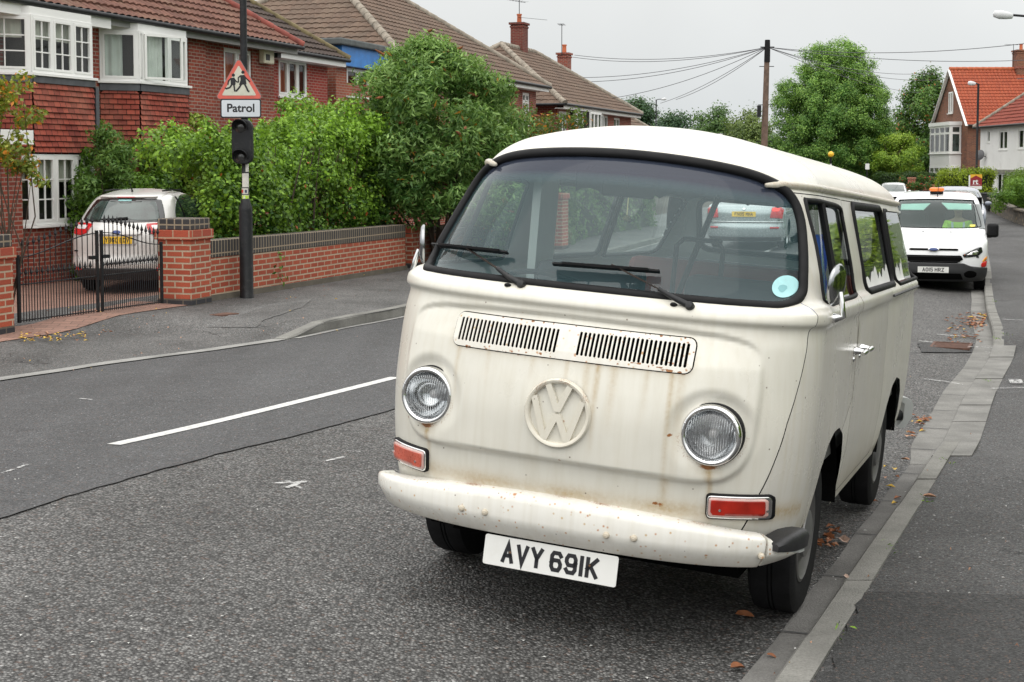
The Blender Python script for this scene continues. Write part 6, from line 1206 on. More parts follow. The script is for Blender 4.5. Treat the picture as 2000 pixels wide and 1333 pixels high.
mb = MB(); cb.seal(mb, 'r', [(x, z) for x, z in seam_]+[(x, z-.004) for x, z in seam_[::-1]], .005, .003, .0, 4); mb.build('tailgate_seam', black, hb); mb = MB(); cb.seal(mb, 'r', [(-.86, .50), (0, .485), (.86, .50), (.86, .496), (0, .481), (-.86, .496)], .006, .004, .0, 4); mb.build('bumper_crease', trimgrey, hb)
dlo = smooth_loop([(1.38, 1.09), (1.75, 1.27), (2.15, 1.45), (2.6, 1.52), (3.1, 1.49), (3.48, 1.38), (3.70, 1.22), (3.60, 1.13), (2.6, 1.09)], 4)
for v_ in 'sS':
    so = cb.panel('side_window', v_, dlo, .005, gdark, hb, .003); 
    for yy in (2.28, 3.20): cb.panel('door_pillar', v_, [(yy, 1.09), (yy+.07, 1.09), (yy+.11, 1.50), (yy+.05, 1.51)], .010, black, so, .002)
    mb = MB(); p, n = cb.pt(v_, 2.6, .92, .01); q, _ = cb.pt(v_, 2.8, .925, .01); mb.tube([p, p.lerp(q, .5)+n*.02, q], .012, 6); mb.build('door_handle', hbw, hb)
for sx_ in (-1, 1): car_mirror(hb, sx_, 1.52, 1.08, hbw, .86)
MB().tube([(0, 3.55, 1.58), (0, 3.60, 1.64), (0, 3.72, 1.78)], [.02, .008, .004], 6).build('roof_antenna', black, hb)
mb = MB(); [mb.tube([(s_*.50, 2.5, 1.588), (s_*.53, 3.0, 1.600), (s_*.50, 3.5, 1.588)], .014, 6) for s_ in (-1,)]; mb.build('roof_strip', black, hb); mb = MB(); mb.tube([(.50, 2.5, 1.588), (.53, 3.0, 1.600), (.50, 3.5, 1.588)], .014, 6); mb.build('roof_strip', black, hb)
place(hb, (0, 0, 0), 4); Mx = Matrix.Rotation(R(176), 3, 'Z') @ Vector((0, 4.36, 0)); hb.location = (HBp[0]-Mx.x, HBp[1]-Mx.y, HBp[2]); hb.scale = (1, 1, 1.05)
# ---- white works van parked behind the camper
tv = thing('works_van', 'white works van with an orange roof beacon parked at the kerb behind the camper', 'van'); vw_ = plain('works_van_white', (.84, .85, .86), .2, vary=.02, sc=1, coat=.6)
tb = Body([(.20, .14, 4.30, .83, .5, .2), (.30, .05, 4.36, .875, .5, .2), (.42, .0, 4.38, .90, .5, .2), (.55, .0, 4.39, .91, .5, .2), (.72, .02, 4.40, .912, .5, .2), (.85, .06, 4.40, .91, .5, .2), (.95, .15, 4.40, .905, .5, .2), (1.02, .36, 4.40, .895, .48, .2), (1.08, .66, 4.40, .88, .45, .2), (1.13, .92, 4.40, .87, .4, .2), (1.18, 1.02, 4.40, .86, .38, .2), (1.45, 1.36, 4.38, .815, .36, .2), (1.62, 1.60, 4.36, .775, .36, .2), (1.70, 1.76, 4.34, .745, .36, .2), (1.77, 2.05, 4.30, .69, .36, .2), (1.815, 2.45, 4.2, .60, .3, .2), (1.84, 2.9, 4.0, .35, .2, .2)], nz=90, nf=44, ns=50, nr=16)
tws = smooth_loop([(0, 1.165), (.5, 1.17), (.755, 1.185), (.79, 1.24), (.72, 1.50), (.665, 1.66), (.60, 1.69), (0, 1.71), (-.60, 1.69), (-.665, 1.66), (-.72, 1.50), (-.79, 1.24), (-.755, 1.185), (-.5, 1.17)], 4)
shellof(tv, tb, vw_, (.92, 3.55), .33, [('f', tws)], wheelwhite, .2, .78)
V, F = tb.inside('f', tws, -.006); mk('windscreen', V, F, glassmat('works_van_glass', (.62, .78, .74), 1.1, .06, (.3, .5, .48)), tv, 180); tb.seal(MB(), 'f', tws, .03, .010, 0, 6).build('windscreen_seal', black, tv, 180)
lowb = [(-.90, .46), (-.62, .50), (-.50, .555), (0, .56), (.50, .555), (.62, .50), (.90, .46), (.88, .205), (-.88, .205)]
lbo = tb.panel('bumper', 'f', lowb, .010, trimgrey, tv, .02); tb.panel('upper_grille', 'f', [(-.50, .63), (-.40, .56), (.40, .56), (.50, .63), (.46, .70), (-.46, .70)], .014, darkhole, tv, .008)
for i in range(4): tb.panel('grille_bar', 'f', [(-.47, .578+.03*i), (.47, .578+.03*i), (.47, .585+.03*i), (-.47, .585+.03*i)], .024, trimgrey, tv, .006)
tb.panel('grille_slot', 'f', [(-.42, .79), (.42, .79), (.40, .835), (-.40, .835)], .010, darkhole, tv, .006); tb.panel('lower_intake', 'f', [(-.50, .24), (.50, .24), (.46, .36), (-.46, .36)], .022, darkhole, tv, .006)
bg_ = tb.panel('badge', 'f', [(.10*math.cos(a), .812+.042*math.sin(a)) for a in np.linspace(0, 2*math.pi, 30, endpoint=False)], .030, chrome, tv, .006); tb.panel('badge_face', 'f', [(.084*math.cos(a), .812+.030*math.sin(a)) for a in np.linspace(0, 2*math.pi, 30, endpoint=False)], .036, plain('badge_face_blue', (.03, .06, .20), .25), bg_, .002)
for f_ in (lambda P: P, flip):
    hl = tb.panel('headlight', 'f', f_([(.46, .70), (.52, .66), (.74, .685), (.82, .76), (.80, .86), (.70, .83), (.56, .755)]), .010, blackglass, tv, .006); tb.panel('lamp_reflector', 'f', f_([(.54, .70), (.72, .71), (.77, .78), (.72, .80), (.60, .75)]), .017, plain('lamp_chrome', (.7, .7, .7), .12, 1, vary=.5, sc=18), hl, .003); tb.panel('turn_lens', 'f', f_([(.48, .70), (.53, .675), (.57, .69), (.53, .725)]), .018, amber, hl, .003)
    fg = tb.panel('fog_lamp_recess', 'f', f_([(.62+.11*math.cos(a), .345+.07*math.sin(a)) for a in np.linspace(0, 2*math.pi, 20, endpoint=False)]), .022, darkhole, tv, .004); mk_ = tb.panel('reflective_mark', 'f', f_([(.80, .56), (.895, .60), (.90, .68), (.85, .64)]), .010, plain('orange_reflective', (.90, .34, .01), .4), tv, .002); tb.panel('reflective_mark', 'f', f_([(.80, .47), (.885, .48), (.895, .595), (.80, .555)]), .010, plain('red_reflective', (.65, .02, .015), .4), tv, .002)
rear_plate(tv, tb, 'AO15 HRZ', .43, platewhite, view='f', off=.045); mb = MB(); cb_ = [(-.62, .965), (0, .945), (.62, .965), (.62, .961), (0, .941), (-.62, .961)]; tb.seal(mb, 'f', cb_, .006, .003, 0, 4); mb.build('bonnet_seam', plain('seam_grey', (.25, .25, .25), .6), tv)
for sx_ in (-1, 1):
    o = MB().box(sx_*.86 if sx_ > 0 else -.98, .98 if sx_ > 0 else -.86, 1.20, 1.26, .98, 1.06).build('door_mirror', black, tv); MB().box(sx_*1.0-.10, sx_*1.0+.10, 1.12, 1.27, .99, 1.26).build('mirror_shell', black, o, bevel=.05)
    dl = [(1.15, 1.16), (1.45, 1.42), (1.72, 1.62), (2.5, 1.64), (2.5, 1.14), (1.6, 1.12)]; tb.panel('side_window', 's' if sx_ > 0 else 'S', dl, .005, gdark, tv, .003); tb.panel('sill_trim', 's' if sx_ > 0 else 'S', [(1.35, .42), (3.1, .42), (3.1, .22), (1.35, .22)], .010, trimgrey, tv, .006)
bcn = MB().box(-.12, .12, 2.22, 2.46, 1.815, 1.85).build('beacon_base', black, tv, bevel=.01); MB().box(-.135, .135, 2.20, 2.48, 1.852, 1.935).build('beacon_lens', plain('orange_beacon', (.95, .20, .01), .15, vary=.2, sc=14, coat=.6), bcn, bevel=.035)
MB().tube([(.02, 1.98, 1.72), (.02, 2.0, 1.78), (.04, 2.25, 2.05)], [.02, .008, .004], 6).build('roof_antenna', black, tv)
mb = MB(); 
for sx_ in (-1, 1):
    V = [(sx_*a, y, z) for a, y, z in ((.10, 1.66, 1.63), (.62, 1.72, 1.61), (.63, 1.62, 1.50), (.22, 1.56, 1.50))]; o = mk('sun_visor', V, [(0, 1, 2, 3)], plain('pale_visor', (.55, .72, .66), .8), tv); o.modifiers.new('t', 'SOLIDIFY').thickness = .02
    MB().box(sx_*.40-.26, sx_*.40+.26, 2.02, 2.16, .70, 1.46).build('seat', plain('dark_seat', (.02, .02, .025), .9), tv, bevel=.06)
MB().box(-.80, .80, .9, 1.35, .95, 1.09).build('dashboard', trimgrey, tv, bevel=.05); MB().box(-.82, .82, 2.3, 2.34, .5, 1.74).build('bulkhead', darkhole, tv)
Ms2 = axis_m((-.40, 1.42, 1.10), (0, -.5, .87)); MB().lathe([(.19+.014*math.cos(a), .014*math.sin(a)) for a in np.linspace(0, 2*math.pi, 9)[:-1]], 36, Ms2, closed=True).build('steering_wheel', black, tv, 60)
mb = MB(); [mb.lathe([(.012, -.005), (.010, .01), (0, .012)], 10, axis_m(tb.pt('f', x, 1.10)[0], (0, -.4, 1))) for x in (-.20,)]; mb.build('washer_jet', black, tv); mb = MB(); mb.lathe([(.012, -.005), (.010, .01), (0, .012)], 10, axis_m(tb.pt('f', .28, 1.10)[0], (0, -.4, 1))); mb.build('washer_jet', black, tv)
TVp = at(1822, 560, 24.0); TVp[2] = float(Hroad(TVp[0]+.3, TVp[1]))
place(tv, TVp, 180+17.5); tv.scale = (.97, .97, .90)
wp = tb.panel('permit_card', 'f', [(.60, 1.19), (.70, 1.19), (.70, 1.235), (.60, 1.235)], .004, plain('yellow_card', (.75, .65, .12), .6), tv, .001)
# ---- the person in the works van
def skinned(name, joints, edges, m, parent=None, sub=2):
    me = bpy.data.meshes.new(name); me.from_pydata([j[:3] for j in joints], edges, []); o = bpy.data.objects.new(name, me); COL.objects.link(o)
    sk = o.modifiers.new('s', 'SKIN'); sk.use_smooth_shade = True; o.modifiers.new('d', 'SUBSURF').levels = sub; o.modifiers['d'].render_levels = sub
    for v, j in zip(me.skin_vertices[0].data, joints): v.radius = (j[3], j[4] if len(j) > 4 else j[3])
    me.skin_vertices[0].data[0].use_root = True; dg = bpy.context.evaluated_depsgraph_get(); ev = o.evaluated_get(dg); m2 = bpy.data.meshes.new_from_object(ev); o.modifiers.clear(); o.data = m2; m2.materials.clear(); m2.materials.append(m); m2.polygons.foreach_set('use_smooth', [True]*len(m2.polygons)); o.parent = parent; return o
skinm = plain('skin', (.42, .24, .17), .6, vary=.08)
ps = thing('person', 'person in a yellow green high visibility vest sitting in the white works van', 'person')
J = [(0, 0, 0, .15, .12), (0, -.02, .18, .15, .11), (0, -.03, .38, .17, .11), (0, -.02, .50, .10, .08), (0, -.03, .58, .055), (0, -.05, .66, .075, .085), (0, -.06, .75, .085, .10), (0, -.05, .83, .07, .085),
     (.19, -.02, .46, .065), (.25, -.10, .22, .048), (.20, -.34, .12, .038), (.17, -.42, .12, .035), (-.19, -.02, .46, .065), (-.25, -.10, .22, .048), (-.16, -.34, .12, .038), (-.10, -.42, .12, .035),
     (.10, -.02, -.02, .10), (.13, -.45, .02, .075), (.13, -.52, -.40, .05), (-.10, -.02, -.02, .10), (-.13, -.45, .02, .075), (-.13, -.52, -.40, .05)]
E_ = [(0, 1), (1, 2), (2, 3), (3, 4), (4, 5), (5, 6), (6, 7), (3, 8), (8, 9), (9, 10), (10, 11), (3, 12), (12, 13), (13, 14), (14, 15), (0, 16), (16, 17), (17, 18), (0, 19), (19, 20), (20, 21)]
skinned('body', J, E_, skinm, ps)
skinned('vest', [(0, 0, -.02, .185, .15), (0, -.02, .18, .185, .145), (0, -.03, .38, .205, .14), (0, -.02, .48, .12, .10), (.19, -.02, .455, .082), (.235, -.08, .28, .075), (-.19, -.02, .455, .082), (-.235, -.08, .28, .075)], [(0, 1), (1, 2), (2, 3), (3, 4), (4, 5), (3, 6), (6, 7)], plain('high_visibility_cloth', (.55, .85, .06), .7, vary=.08), ps)
mb = MB(); 
for s_ in (-1, 1): mb.add([(s_*.075, -.155, .05), (s_*.115, -.155, .05), (s_*.115, -.185, .28), (s_*.075, -.185, .28), (s_*.125, -.14, .48), (s_*.085, -.145, .48)], [(0, 1, 2, 3), (3, 2, 4, 5)])
mb.add([(-.19, -.13, .08), (0, -.175, .08), (.19, -.13, .08), (.19, -.13, .13), (0, -.178, .13), (-.19, -.13, .13)], [(0, 1, 4, 5), (1, 2, 3, 4)]); mb.build('reflective_bands', plain('silver_reflective_tape', (.60, .66, .68), .4), ps)
mb = MB().lathe([(.0, .13), (.06, .115), (.092, .07), (.102, .01), (.100, -.05), (.08, -.08)], 20, Matrix.Translation((0, -.035, .775)) @ Matrix.Scale(1.1, 4, (0, 1, 0))); V2, F2 = clip(np.array(mb.V), mb.F, [max(v[1]+.07, v[2]-.80) for v in mb.V]); V2, F2 = prune(V2, F2); mk('hair', V2, F2, plain('dark_hair', (.03, .02, .015), .8), ps, 60)
face = MB(); face.lathe([(0, .018), (.012, .01), (.014, -.01), (0, -.014)], 10, axis_m((0, -.165, .715), (0, -.3, 1))); face.build('nose', skinm, ps, 60)
ey = MB(); [ey.lathe([(0, .008), (.010, .003), (.011, 0)], 10, axis_m((s_*.035, -.148, .745), (0, -1, 0))) for s_ in (-1,)]; ey.build('eye', letterblack, ps); ey = MB(); ey.lathe([(0, .008), (.010, .003), (.011, 0)], 10, axis_m((.035, -.148, .745), (0, -1, 0))); ey.build('eye', letterblack, ps); MB().box(-.025, .025, -.15, -.14, .672, .680).build('mouth', plain('lips', (.3, .1, .08), .6), ps)
Mv = Matrix.Translation(Vector(tuple(TVp))) @ Matrix.Rotation(R(180-197.5), 4, 'Z'); ps.matrix_world = Mv @ Matrix.Diagonal((.97, .97, .90, 1)) @ Matrix.Translation((.40, 1.88, .80)) @ Matrix.Diagonal((1, 1, .95, 1))
# ---- simple distant cars
def far_car(label, xyz, heading, col, L=3.95, h=1.48, txt=None):
    c = thing('parked_car', label, 'car', group=None); m = plain('paint_'+'_'.join(f'{int(v*100)}' for v in col), col, .22, .2, vary=.03, coat=.6); k = h/1.48
    b = Body([(.20, .14, L-.1, .78, .45, .4), (.34, .04, L-.02, .82, .45, .4), (.50, 0, L, .84, .45, .4), (.68, .06, L-.02, .845, .45, .4), (.80*k, .24, L-.04, .84, .45, .4), (.90*k, .66, L-.06, .82, .42, .4), (.96*k, .95, L-.1, .80, .4, .38), (1.1*k, 1.2, L-.2, .76, .36, .36), (1.3*k, 1.58, L-.38, .68, .34, .34), (1.40*k, 1.82, L-.5, .61, .34, .34), (1.45*k, 2.1, L-.8, .48, .3, .3), (1.48*k, 2.4, L-1.2, .25, .1, .1)], nz=60, nf=30, ns=36, nr=24)
    shellof(c, b, m, (.78, L-.72), .30, (), alloy, .18, .70)
    b.panel('windscreen', 'f', [(-.66, .985*k), (0, .97*k), (.66, .985*k), (.56, 1.36*k), (0, 1.385*k), (-.56, 1.36*k)], .006, gdark, c, .003); b.panel('rear_window', 'r', [(-.62, 1.0*k), (.62, 1.0*k), (.52, 1.34*k), (-.52, 1.34*k)], .006, gdark, c, .003)
    b.panel('grille', 'f', [(-.42, .30), (.42, .30), (.50, .46), (-.50, .46)], .008, darkhole, c, .006); b.panel('upper_grille', 'f', [(-.34, .60), (.34, .60), (.32, .64), (-.32, .64)], .008, darkhole, c, .004)
    for f_ in (lambda P: P, flip): b.panel('headlight', 'f', f_([(.42, .62), (.74, .66), (.79, .80*k), (.66, .82*k), (.50, .72)]), .008, clearlens, c, .004); b.panel('fog_lamp', 'f', f_(rrect(.06, .05, .04, 4, .64, .36)), .010, darkhole, c, .004); b.panel('tail_light', 'r', f_([(.5, .70), (.80, .70), (.78, .92*k), (.56, .90*k)]), .008, redlens, c, .006)
    for v_ in 'sS': b.panel('side_window', v_, [(1.2, .99*k), (1.75, 1.32*k), (2.2, 1.40*k), (L-.95, 1.36*k), (L-.55, 1.08*k), (L-.9, .98*k)], .005, gdark, c, .003)
    for s_ in (-1, 1): car_mirror(c, s_, 1.3, .98*k, m, .83)
    if txt: rear_plate(c, b, txt, .50, platewhite, view='f')
    place(c, xyz, heading); return c
P = at(1743, 400, 80); P[2] = float(at(1743, 409, 80)[2]); far_car('small white hatchback far up the road facing this way', P, 180+16, (.75, .76, .78), txt=None)
P = at(1694, 385, 93); P[2] = float(at(1694, 398, 93)[2]); far_car('dark blue grey car half hidden behind the camper roof beside the white hatchback', P, 180+15, (.06, .075, .10))
P = at(1868, 385, 41); P[2] = float(Hroad(P[0]-.6, P[1])); far_car('silver car behind the works van, only its roof in view', P, 180+17, (.20, .22, .27), 4.1, 1.46)
# ---- silver saloon driving away, seen through the glass of the camper
sa = thing('saloon_car', 'silver saloon car driving away, seen through the windscreen of the camper', 'car'); sm_ = plain('silver_car_paint', (.38, .41, .42), .25, .4, vary=.03, coat=.6)
sb_ = Body([(.20, .16, 4.6, .80, .5, .4), (.34, .05, 4.68, .85, .5, .42), (.50, .0, 4.70, .87, .5, .42), (.62, .02, 4.66, .872, .5, .42), (.78, .15, 4.66, .87, .5, .42), (.88, .6, 4.64, .86, .46, .42), (.96, 1.05, 4.58, .84, .42, .42), (1.00, 1.25, 4.35, .82, .4, .4), (1.03, 1.35, 3.98, .80, .38, .36), (1.15, 1.6, 3.75, .75, .34, .34), (1.30, 1.9, 3.45, .68, .34, .34), (1.40, 2.2, 3.2, .60, .34, .34), (1.45, 2.5, 2.95, .40, .15, .15)], nz=80, nf=24, ns=44, nr=40)
shellof(sa, sb_, sm_, (.90, 3.62), .32); sb_.panel('rear_window', 'r', [(-.66, 1.06), (.66, 1.06), (.54, 1.37), (-.54, 1.37)], .006, gdark, sa, .003); rear_plate(sa, sb_, 'FN05 MHA', .80)
litred = NT('lit_tail_lamp'); litm = litred.done(litred.bsdf(col=(.7, .02, .02), rough=.2, emit=(1, .04, .02), estr=1.2))
for f_ in (lambda P: P, flip):
    tl = sb_.panel('tail_light', 'r', f_([(.56, .72), (.81, .70), (.84, .90), (.78, .95), (.60, .95)]), .012, redlens, sa, .008); sb_.panel('lit_lamp', 'r', f_(rrect(.07, .035, .02, 4, .68, .90)), .020, litm, tl, .002); sb_.panel('reflector', 'r', f_(rrect(.10, .025, .01, 3, .66, .50)), .010, redlens, sa, .004)
sb_.panel('bumper_strip', 'r', [(-.84, .64), (.84, .64), (.84, .60), (-.84, .60)], .012, chrome, sa, .006); sb_.panel('badge', 'r', [(.035*math.cos(a), .915+.035*math.sin(a)) for a in np.linspace(0, 2*math.pi, 20, endpoint=False)], .012, silver, sa, .006); sb_.panel('bumper_skirt', 'r', [(-.80, .30), (.80, .30), (.78, .21), (-.78, .21)], .010, trimgrey, sa, .004)
for v_ in 'sS': sb_.panel('side_window', v_, [(1.4, 1.03), (2.1, 1.34), (2.6, 1.42), (3.1, 1.35), (3.7, 1.12), (3.5, 1.04)], .005, gdark, sa, .003)
for s_ in (-1, 1): car_mirror(sa, s_, 1.55, 1.0, sm_, .85)
Pp = at(1452, 486, 31.0); hd_ = 17.0; Mx = Matrix.Rotation(R(180-hd_), 3, 'Z') @ Vector((0, 4.66, 0)); place(sa, (Pp[0]-Mx.x, Pp[1]-Mx.y, float(Hroad(Pp[0], Pp[1]))+.012), hd_)
# ---------------------------------------------------------------- trees
def tree(name, label, base, trunk_h, cz, rad, nclump, nleaf, leaf, m, seed, cr=(.6, 1.1), squash=1.0, group=None, shape=None, trunk_r=.22, wide=.62):
    g = np.random.default_rng(seed); t_ = thing(name, label, 'tree', tuple(map(float, base)), 0, group); C = []; RR = []
    while len(C) < nclump:
        p = g.uniform(-1, 1, 3)
        q = np.linalg.norm(p)
        if q > 1 or q < .18 or p[2] < -.85: continue
        if shape and not shape(p): continue
        C.append((p[0]*rad[0], p[1]*rad[1], cz+p[2]*rad[2])); RR.append(g.uniform(*cr))
    C = np.array(C); P, N, k = clump_points(C, RR, nleaf, seed+1, .35, .8, .32); out_ = (P-np.array([0, 0, cz]))/np.array(rad); out_ /= np.maximum(np.linalg.norm(out_, axis=1, keepdims=True), .2)
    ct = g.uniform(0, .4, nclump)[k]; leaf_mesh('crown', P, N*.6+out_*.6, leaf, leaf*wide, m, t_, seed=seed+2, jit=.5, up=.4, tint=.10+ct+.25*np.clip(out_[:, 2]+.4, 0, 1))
    mb = MB(); mb.tube([(0, 0, -.4), (.05, 0, trunk_h*.5), (0, .05, trunk_h), (.0, 0, cz)], [trunk_r*1.25, trunk_r, trunk_r*.8, trunk_r*.3], 10)
    for i in g.choice(nclump, min(nclump, 16), replace=False): c = Vector(C[i]); s = Vector((0, 0, g.uniform(trunk_h*.6, cz))); mb.tube([s, s.lerp(c, .5)+Vector((0, 0, .15)), c], [trunk_r*.38, trunk_r*.22, trunk_r*.07], 6)
    mb.build('trunk', bpy.data.materials['bark'], t_, 60); return t_
def gbase(px, D, z=None): p = at(px, 300, D); p[2] = float(Hroad(p[0], p[1])) if z is None else z; return p
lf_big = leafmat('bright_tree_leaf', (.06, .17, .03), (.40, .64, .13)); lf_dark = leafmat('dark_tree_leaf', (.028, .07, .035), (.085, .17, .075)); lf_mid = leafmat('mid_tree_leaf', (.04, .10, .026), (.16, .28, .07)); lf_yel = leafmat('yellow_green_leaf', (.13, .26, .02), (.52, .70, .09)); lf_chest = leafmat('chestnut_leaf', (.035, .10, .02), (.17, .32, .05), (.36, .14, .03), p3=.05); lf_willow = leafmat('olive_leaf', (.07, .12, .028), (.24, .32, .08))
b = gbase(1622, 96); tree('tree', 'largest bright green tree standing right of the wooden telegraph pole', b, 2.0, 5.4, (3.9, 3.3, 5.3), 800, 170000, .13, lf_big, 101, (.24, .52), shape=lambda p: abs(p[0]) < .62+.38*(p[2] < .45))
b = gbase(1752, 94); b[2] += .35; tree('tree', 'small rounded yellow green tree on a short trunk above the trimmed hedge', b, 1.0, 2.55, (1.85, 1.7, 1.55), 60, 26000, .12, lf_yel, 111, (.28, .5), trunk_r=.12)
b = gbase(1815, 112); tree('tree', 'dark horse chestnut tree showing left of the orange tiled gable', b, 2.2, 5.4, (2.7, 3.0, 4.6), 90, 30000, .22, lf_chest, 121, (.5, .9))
b = gbase(1237, 172); tree('tree', 'dark round tree above the end of the brick row', b, 2.5, 6.0, (2.9, 3, 4.6), 60, 16000, .34, lf_dark, 131, (.8, 1.3), group='distant dark trees left of the pole')
b = gbase(1330, 165); tree('tree', 'dark broad tree behind the green container', b, 2, 4.6, (3.0, 3, 4.2), 60, 16000, .32, lf_dark, 141, (.8, 1.3), group='distant dark trees left of the pole')
b = gbase(1275, 190); tree('tree', 'low blue green tree between the two dark round trees', b, 2, 3.6, (4.0, 3, 3.6), 40, 9000, .36, lf_dark, 145, (.9, 1.3), group='distant dark trees left of the pole')
b = gbase(1405, 140); tree('tree', 'mid green tree with a ragged top behind the speed limit sign', b, 2, 4.4, (3.0, 3, 3.9), 70, 20000, .27, lf_mid, 151, (.6, 1.1))
b = gbase(1462, 132); tree('tree', 'olive green willowy tree just left of the wooden pole', b, 1.5, 3.7, (2.7, 3, 3.4), 70, 19000, .25, lf_willow, 161, (.6, 1.0))
b = gbase(1540, 128); tree('tree', 'dark green tree low behind the wooden pole', b, 1.5, 2.6, (3.6, 3, 3.0), 60, 15000, .26, lf_mid, 171, (.6, 1.0))
b = gbase(1690, 118); tree('tree', 'dark green tree behind the street lamp and the small round tree', b, 1.5, 3.0, (3.2, 3, 3.2), 60, 15000, .26, lf_dark, 181, (.6, 1.1))
b = gbase(1745, 150); tree('tree', 'purple brown tree top far behind between two green trees', b, 2, 4.4, (2.0, 2.0, 2.6), 30, 6000, .3, leafmat('copper_leaf', (.045, .022, .028), (.09, .045, .04)), 191, (.6, 1.0))
gW = np.random.default_rng(9); Cw = []; 
for i in range(70): px = 1150+i*13+gW.normal(0, 5); D = gW.uniform(200, 260); p = at(px, 300, D); Cw.append((p[0], p[1], gW.uniform(-.5, 3.4)))
P, N, k = clump_points(np.array(Cw), 2.6, 24000, 77, .5); wo = leaf_mesh('far_treeline', P, N, .55, .40, lf_dark, None, seed=78); tag(wo, kind='stuff')
# ---------------------------------------------------------------- telegraph pole and its wires
tp = gbase(1490, 62); pole = thing('telegraph_pole', 'tall wooden telegraph pole with wires running off its top to both sides', 'telegraph pole', tuple(map(float, tp))); woodm = plain('weathered_pole_wood', (.15, .10, .075), .9, vary=.35, sc=5)
topz = float(at(1498, 79, 62)[2]-tp[2]); lean = float(at(1499, 79, 62)[0]-at(1490, 300, 62)[0])
MB().tube([(0, 0, -.5), (lean*.55, 0, topz*.55), (lean, 0, topz)], [.165, .135, .105], 14).build('pole_shaft', woodm, pole, 60); mb = MB(); mb.tube([(lean*.92, -.02, topz-.95), (lean*.97, -.02, topz-.45), (lean, 0, topz+.01)], [.13, .125, .112], 14); mb.build('dark_cable_wrap', black, pole, 60)
for q in (.42, .63, .85): 
    mb = MB(); mb.bar((lean*q-.32, 0, topz*q), (lean*q+.32, 0, topz*q), .03); mb.build('pole_step', blackpaint, pole)
mb = MB(); mb.box(-.28, -.12, -.16, -.02, topz*.56, topz*.56+.5); mb.build('junction_box', blackpaint, pole); mb = MB(); mb.bar((lean-.30, 0, topz-.30), (lean+.30, 0, topz-.30), .05); mb.build('insulator_ring', blackpaint, pole)
T0 = Vector((tp[0]+lean, tp[1], tp[2]+topz-.30)); wirem = plain('wire', (.09, .09, .10), .7, vary=.1)
for n_, (px, py, D, sag) in enumerate(((1122, 108, 70, .35), (1118, 112, 70, .4), (1140, 152, 66, .3), (1155, 160, 64, .3), (1196, 192, 70, .3), (1290, 202, 86, .25), (1320, 195, 80, .25), (2060, 78, 52, .35), (2090, 113, 60, .35), (1826, 142, 95, .5), (1835, 156, 96, .5), (1800, 182, 110, .4))):
    e_ = Vector(tuple(map(float, at(px, py, D)))); pts = [T0.lerp(e_, t)+Vector((0, 0, -4*sag*t*(1-t))) for t in np.linspace(0, 1, 20)]
    o = MB().tube(pts, .013, 5).build('overhead_wire', wirem, None, 60); tag(o, 'thin overhead wire fanning out from the wooden telegraph pole across the sky', 'wire', 'wires from the telegraph pole')
# ---------------------------------------------------------------- street lamps, beacon, signs
lampglass = plain('lamp_head_grey', (.62, .63, .64), .35, vary=.05)
def street_lamp(label, px, D, top_py, arm, head_l, base=None, drop=.12):
    b = gbase(px, D) if base is None else base; h = float(at(px, top_py, D)[2]-b[2]); s = thing('street_lamp', label, 'street lamp', tuple(map(float, b))); MB().lathe([(.11, -.3), (.10, 1.1), (.065, 1.2), (.06, h), (0, h)], 14).build('pole', blackpaint, s, 40)
    ax_, ay_ = arm; n = math.hypot(ax_, ay_); mb = MB(); mb.tube([(0, 0, h-.05), (ax_*.35, ay_*.35, h+drop*.6), (ax_, ay_, h+drop)], .035, 8); mb.build('arm', blackpaint, s, 60); ux, uy = ax_/n, ay_/n
    c = Vector((ax_+ux*head_l*.4, ay_+uy*head_l*.4, h+drop)); M = axis_m(c, (ux, uy, .12)); hd_ = MB().lathe([(0, -head_l*.55), (.06, -head_l*.5), (.085, -head_l*.2), (.10, head_l*.15), (.07, head_l*.45), (0, head_l*.52)], 16, M @ Matrix.Scale(1.3, 4, (0, 1, 0))).build('lamp_head', lampglass, s, 60); return s
street_lamp('black street lamp with a short arm before the white rendered house', 1908, 78, 164, (-.20, 0), .42, drop=.02)
street_lamp('black street lamp with a long arm left of the small round tree', 1699, 96, 205, (-1.15, -.1), .5, drop=.22)
street_lamp('tall thin grey street lamp in the distance above the green container', 1281, 140, 195, (.55, 0), .5, drop=.05)
bp = gbase(2075, 41); street_lamp('street lamp whose long arm reaches into the top right corner', 2075, 41, 44, (-1.55, .1), .55, base=bp, drop=.22)
def beacon(label, px, D, py):
    b = gbase(px, D); h = float(at(px, py, D)[2]-b[2]); s = thing('belisha_beacon', label, 'crossing beacon', tuple(map(float, b))); n = 7
    for i in range(n): MB().lathe([(.05, -.3 if i == 0 else h*i/n), (.05, h*(i+1)/n), (0, h*(i+1)/n)], 12).build('pole_band', white if i % 2 else black, s, 40)
    MB().lathe([(0, -.16)]+[(.16*math.cos(a), .16*math.sin(a)) for a in np.linspace(-1.4, 1.4, 9)]+[(0, .16)], 18, Matrix.Translation((0, 0, h+.14))).build('globe', plain('yellow_globe', (.85, .50, .03), .3, vary=.05), s, 60)
beacon('black and white crossing beacon with a yellow globe in front of the big tree', 1623, 76, 307); beacon('small crossing beacon partly hidden behind the camper roof by the hedge', 1682, 96, 325)
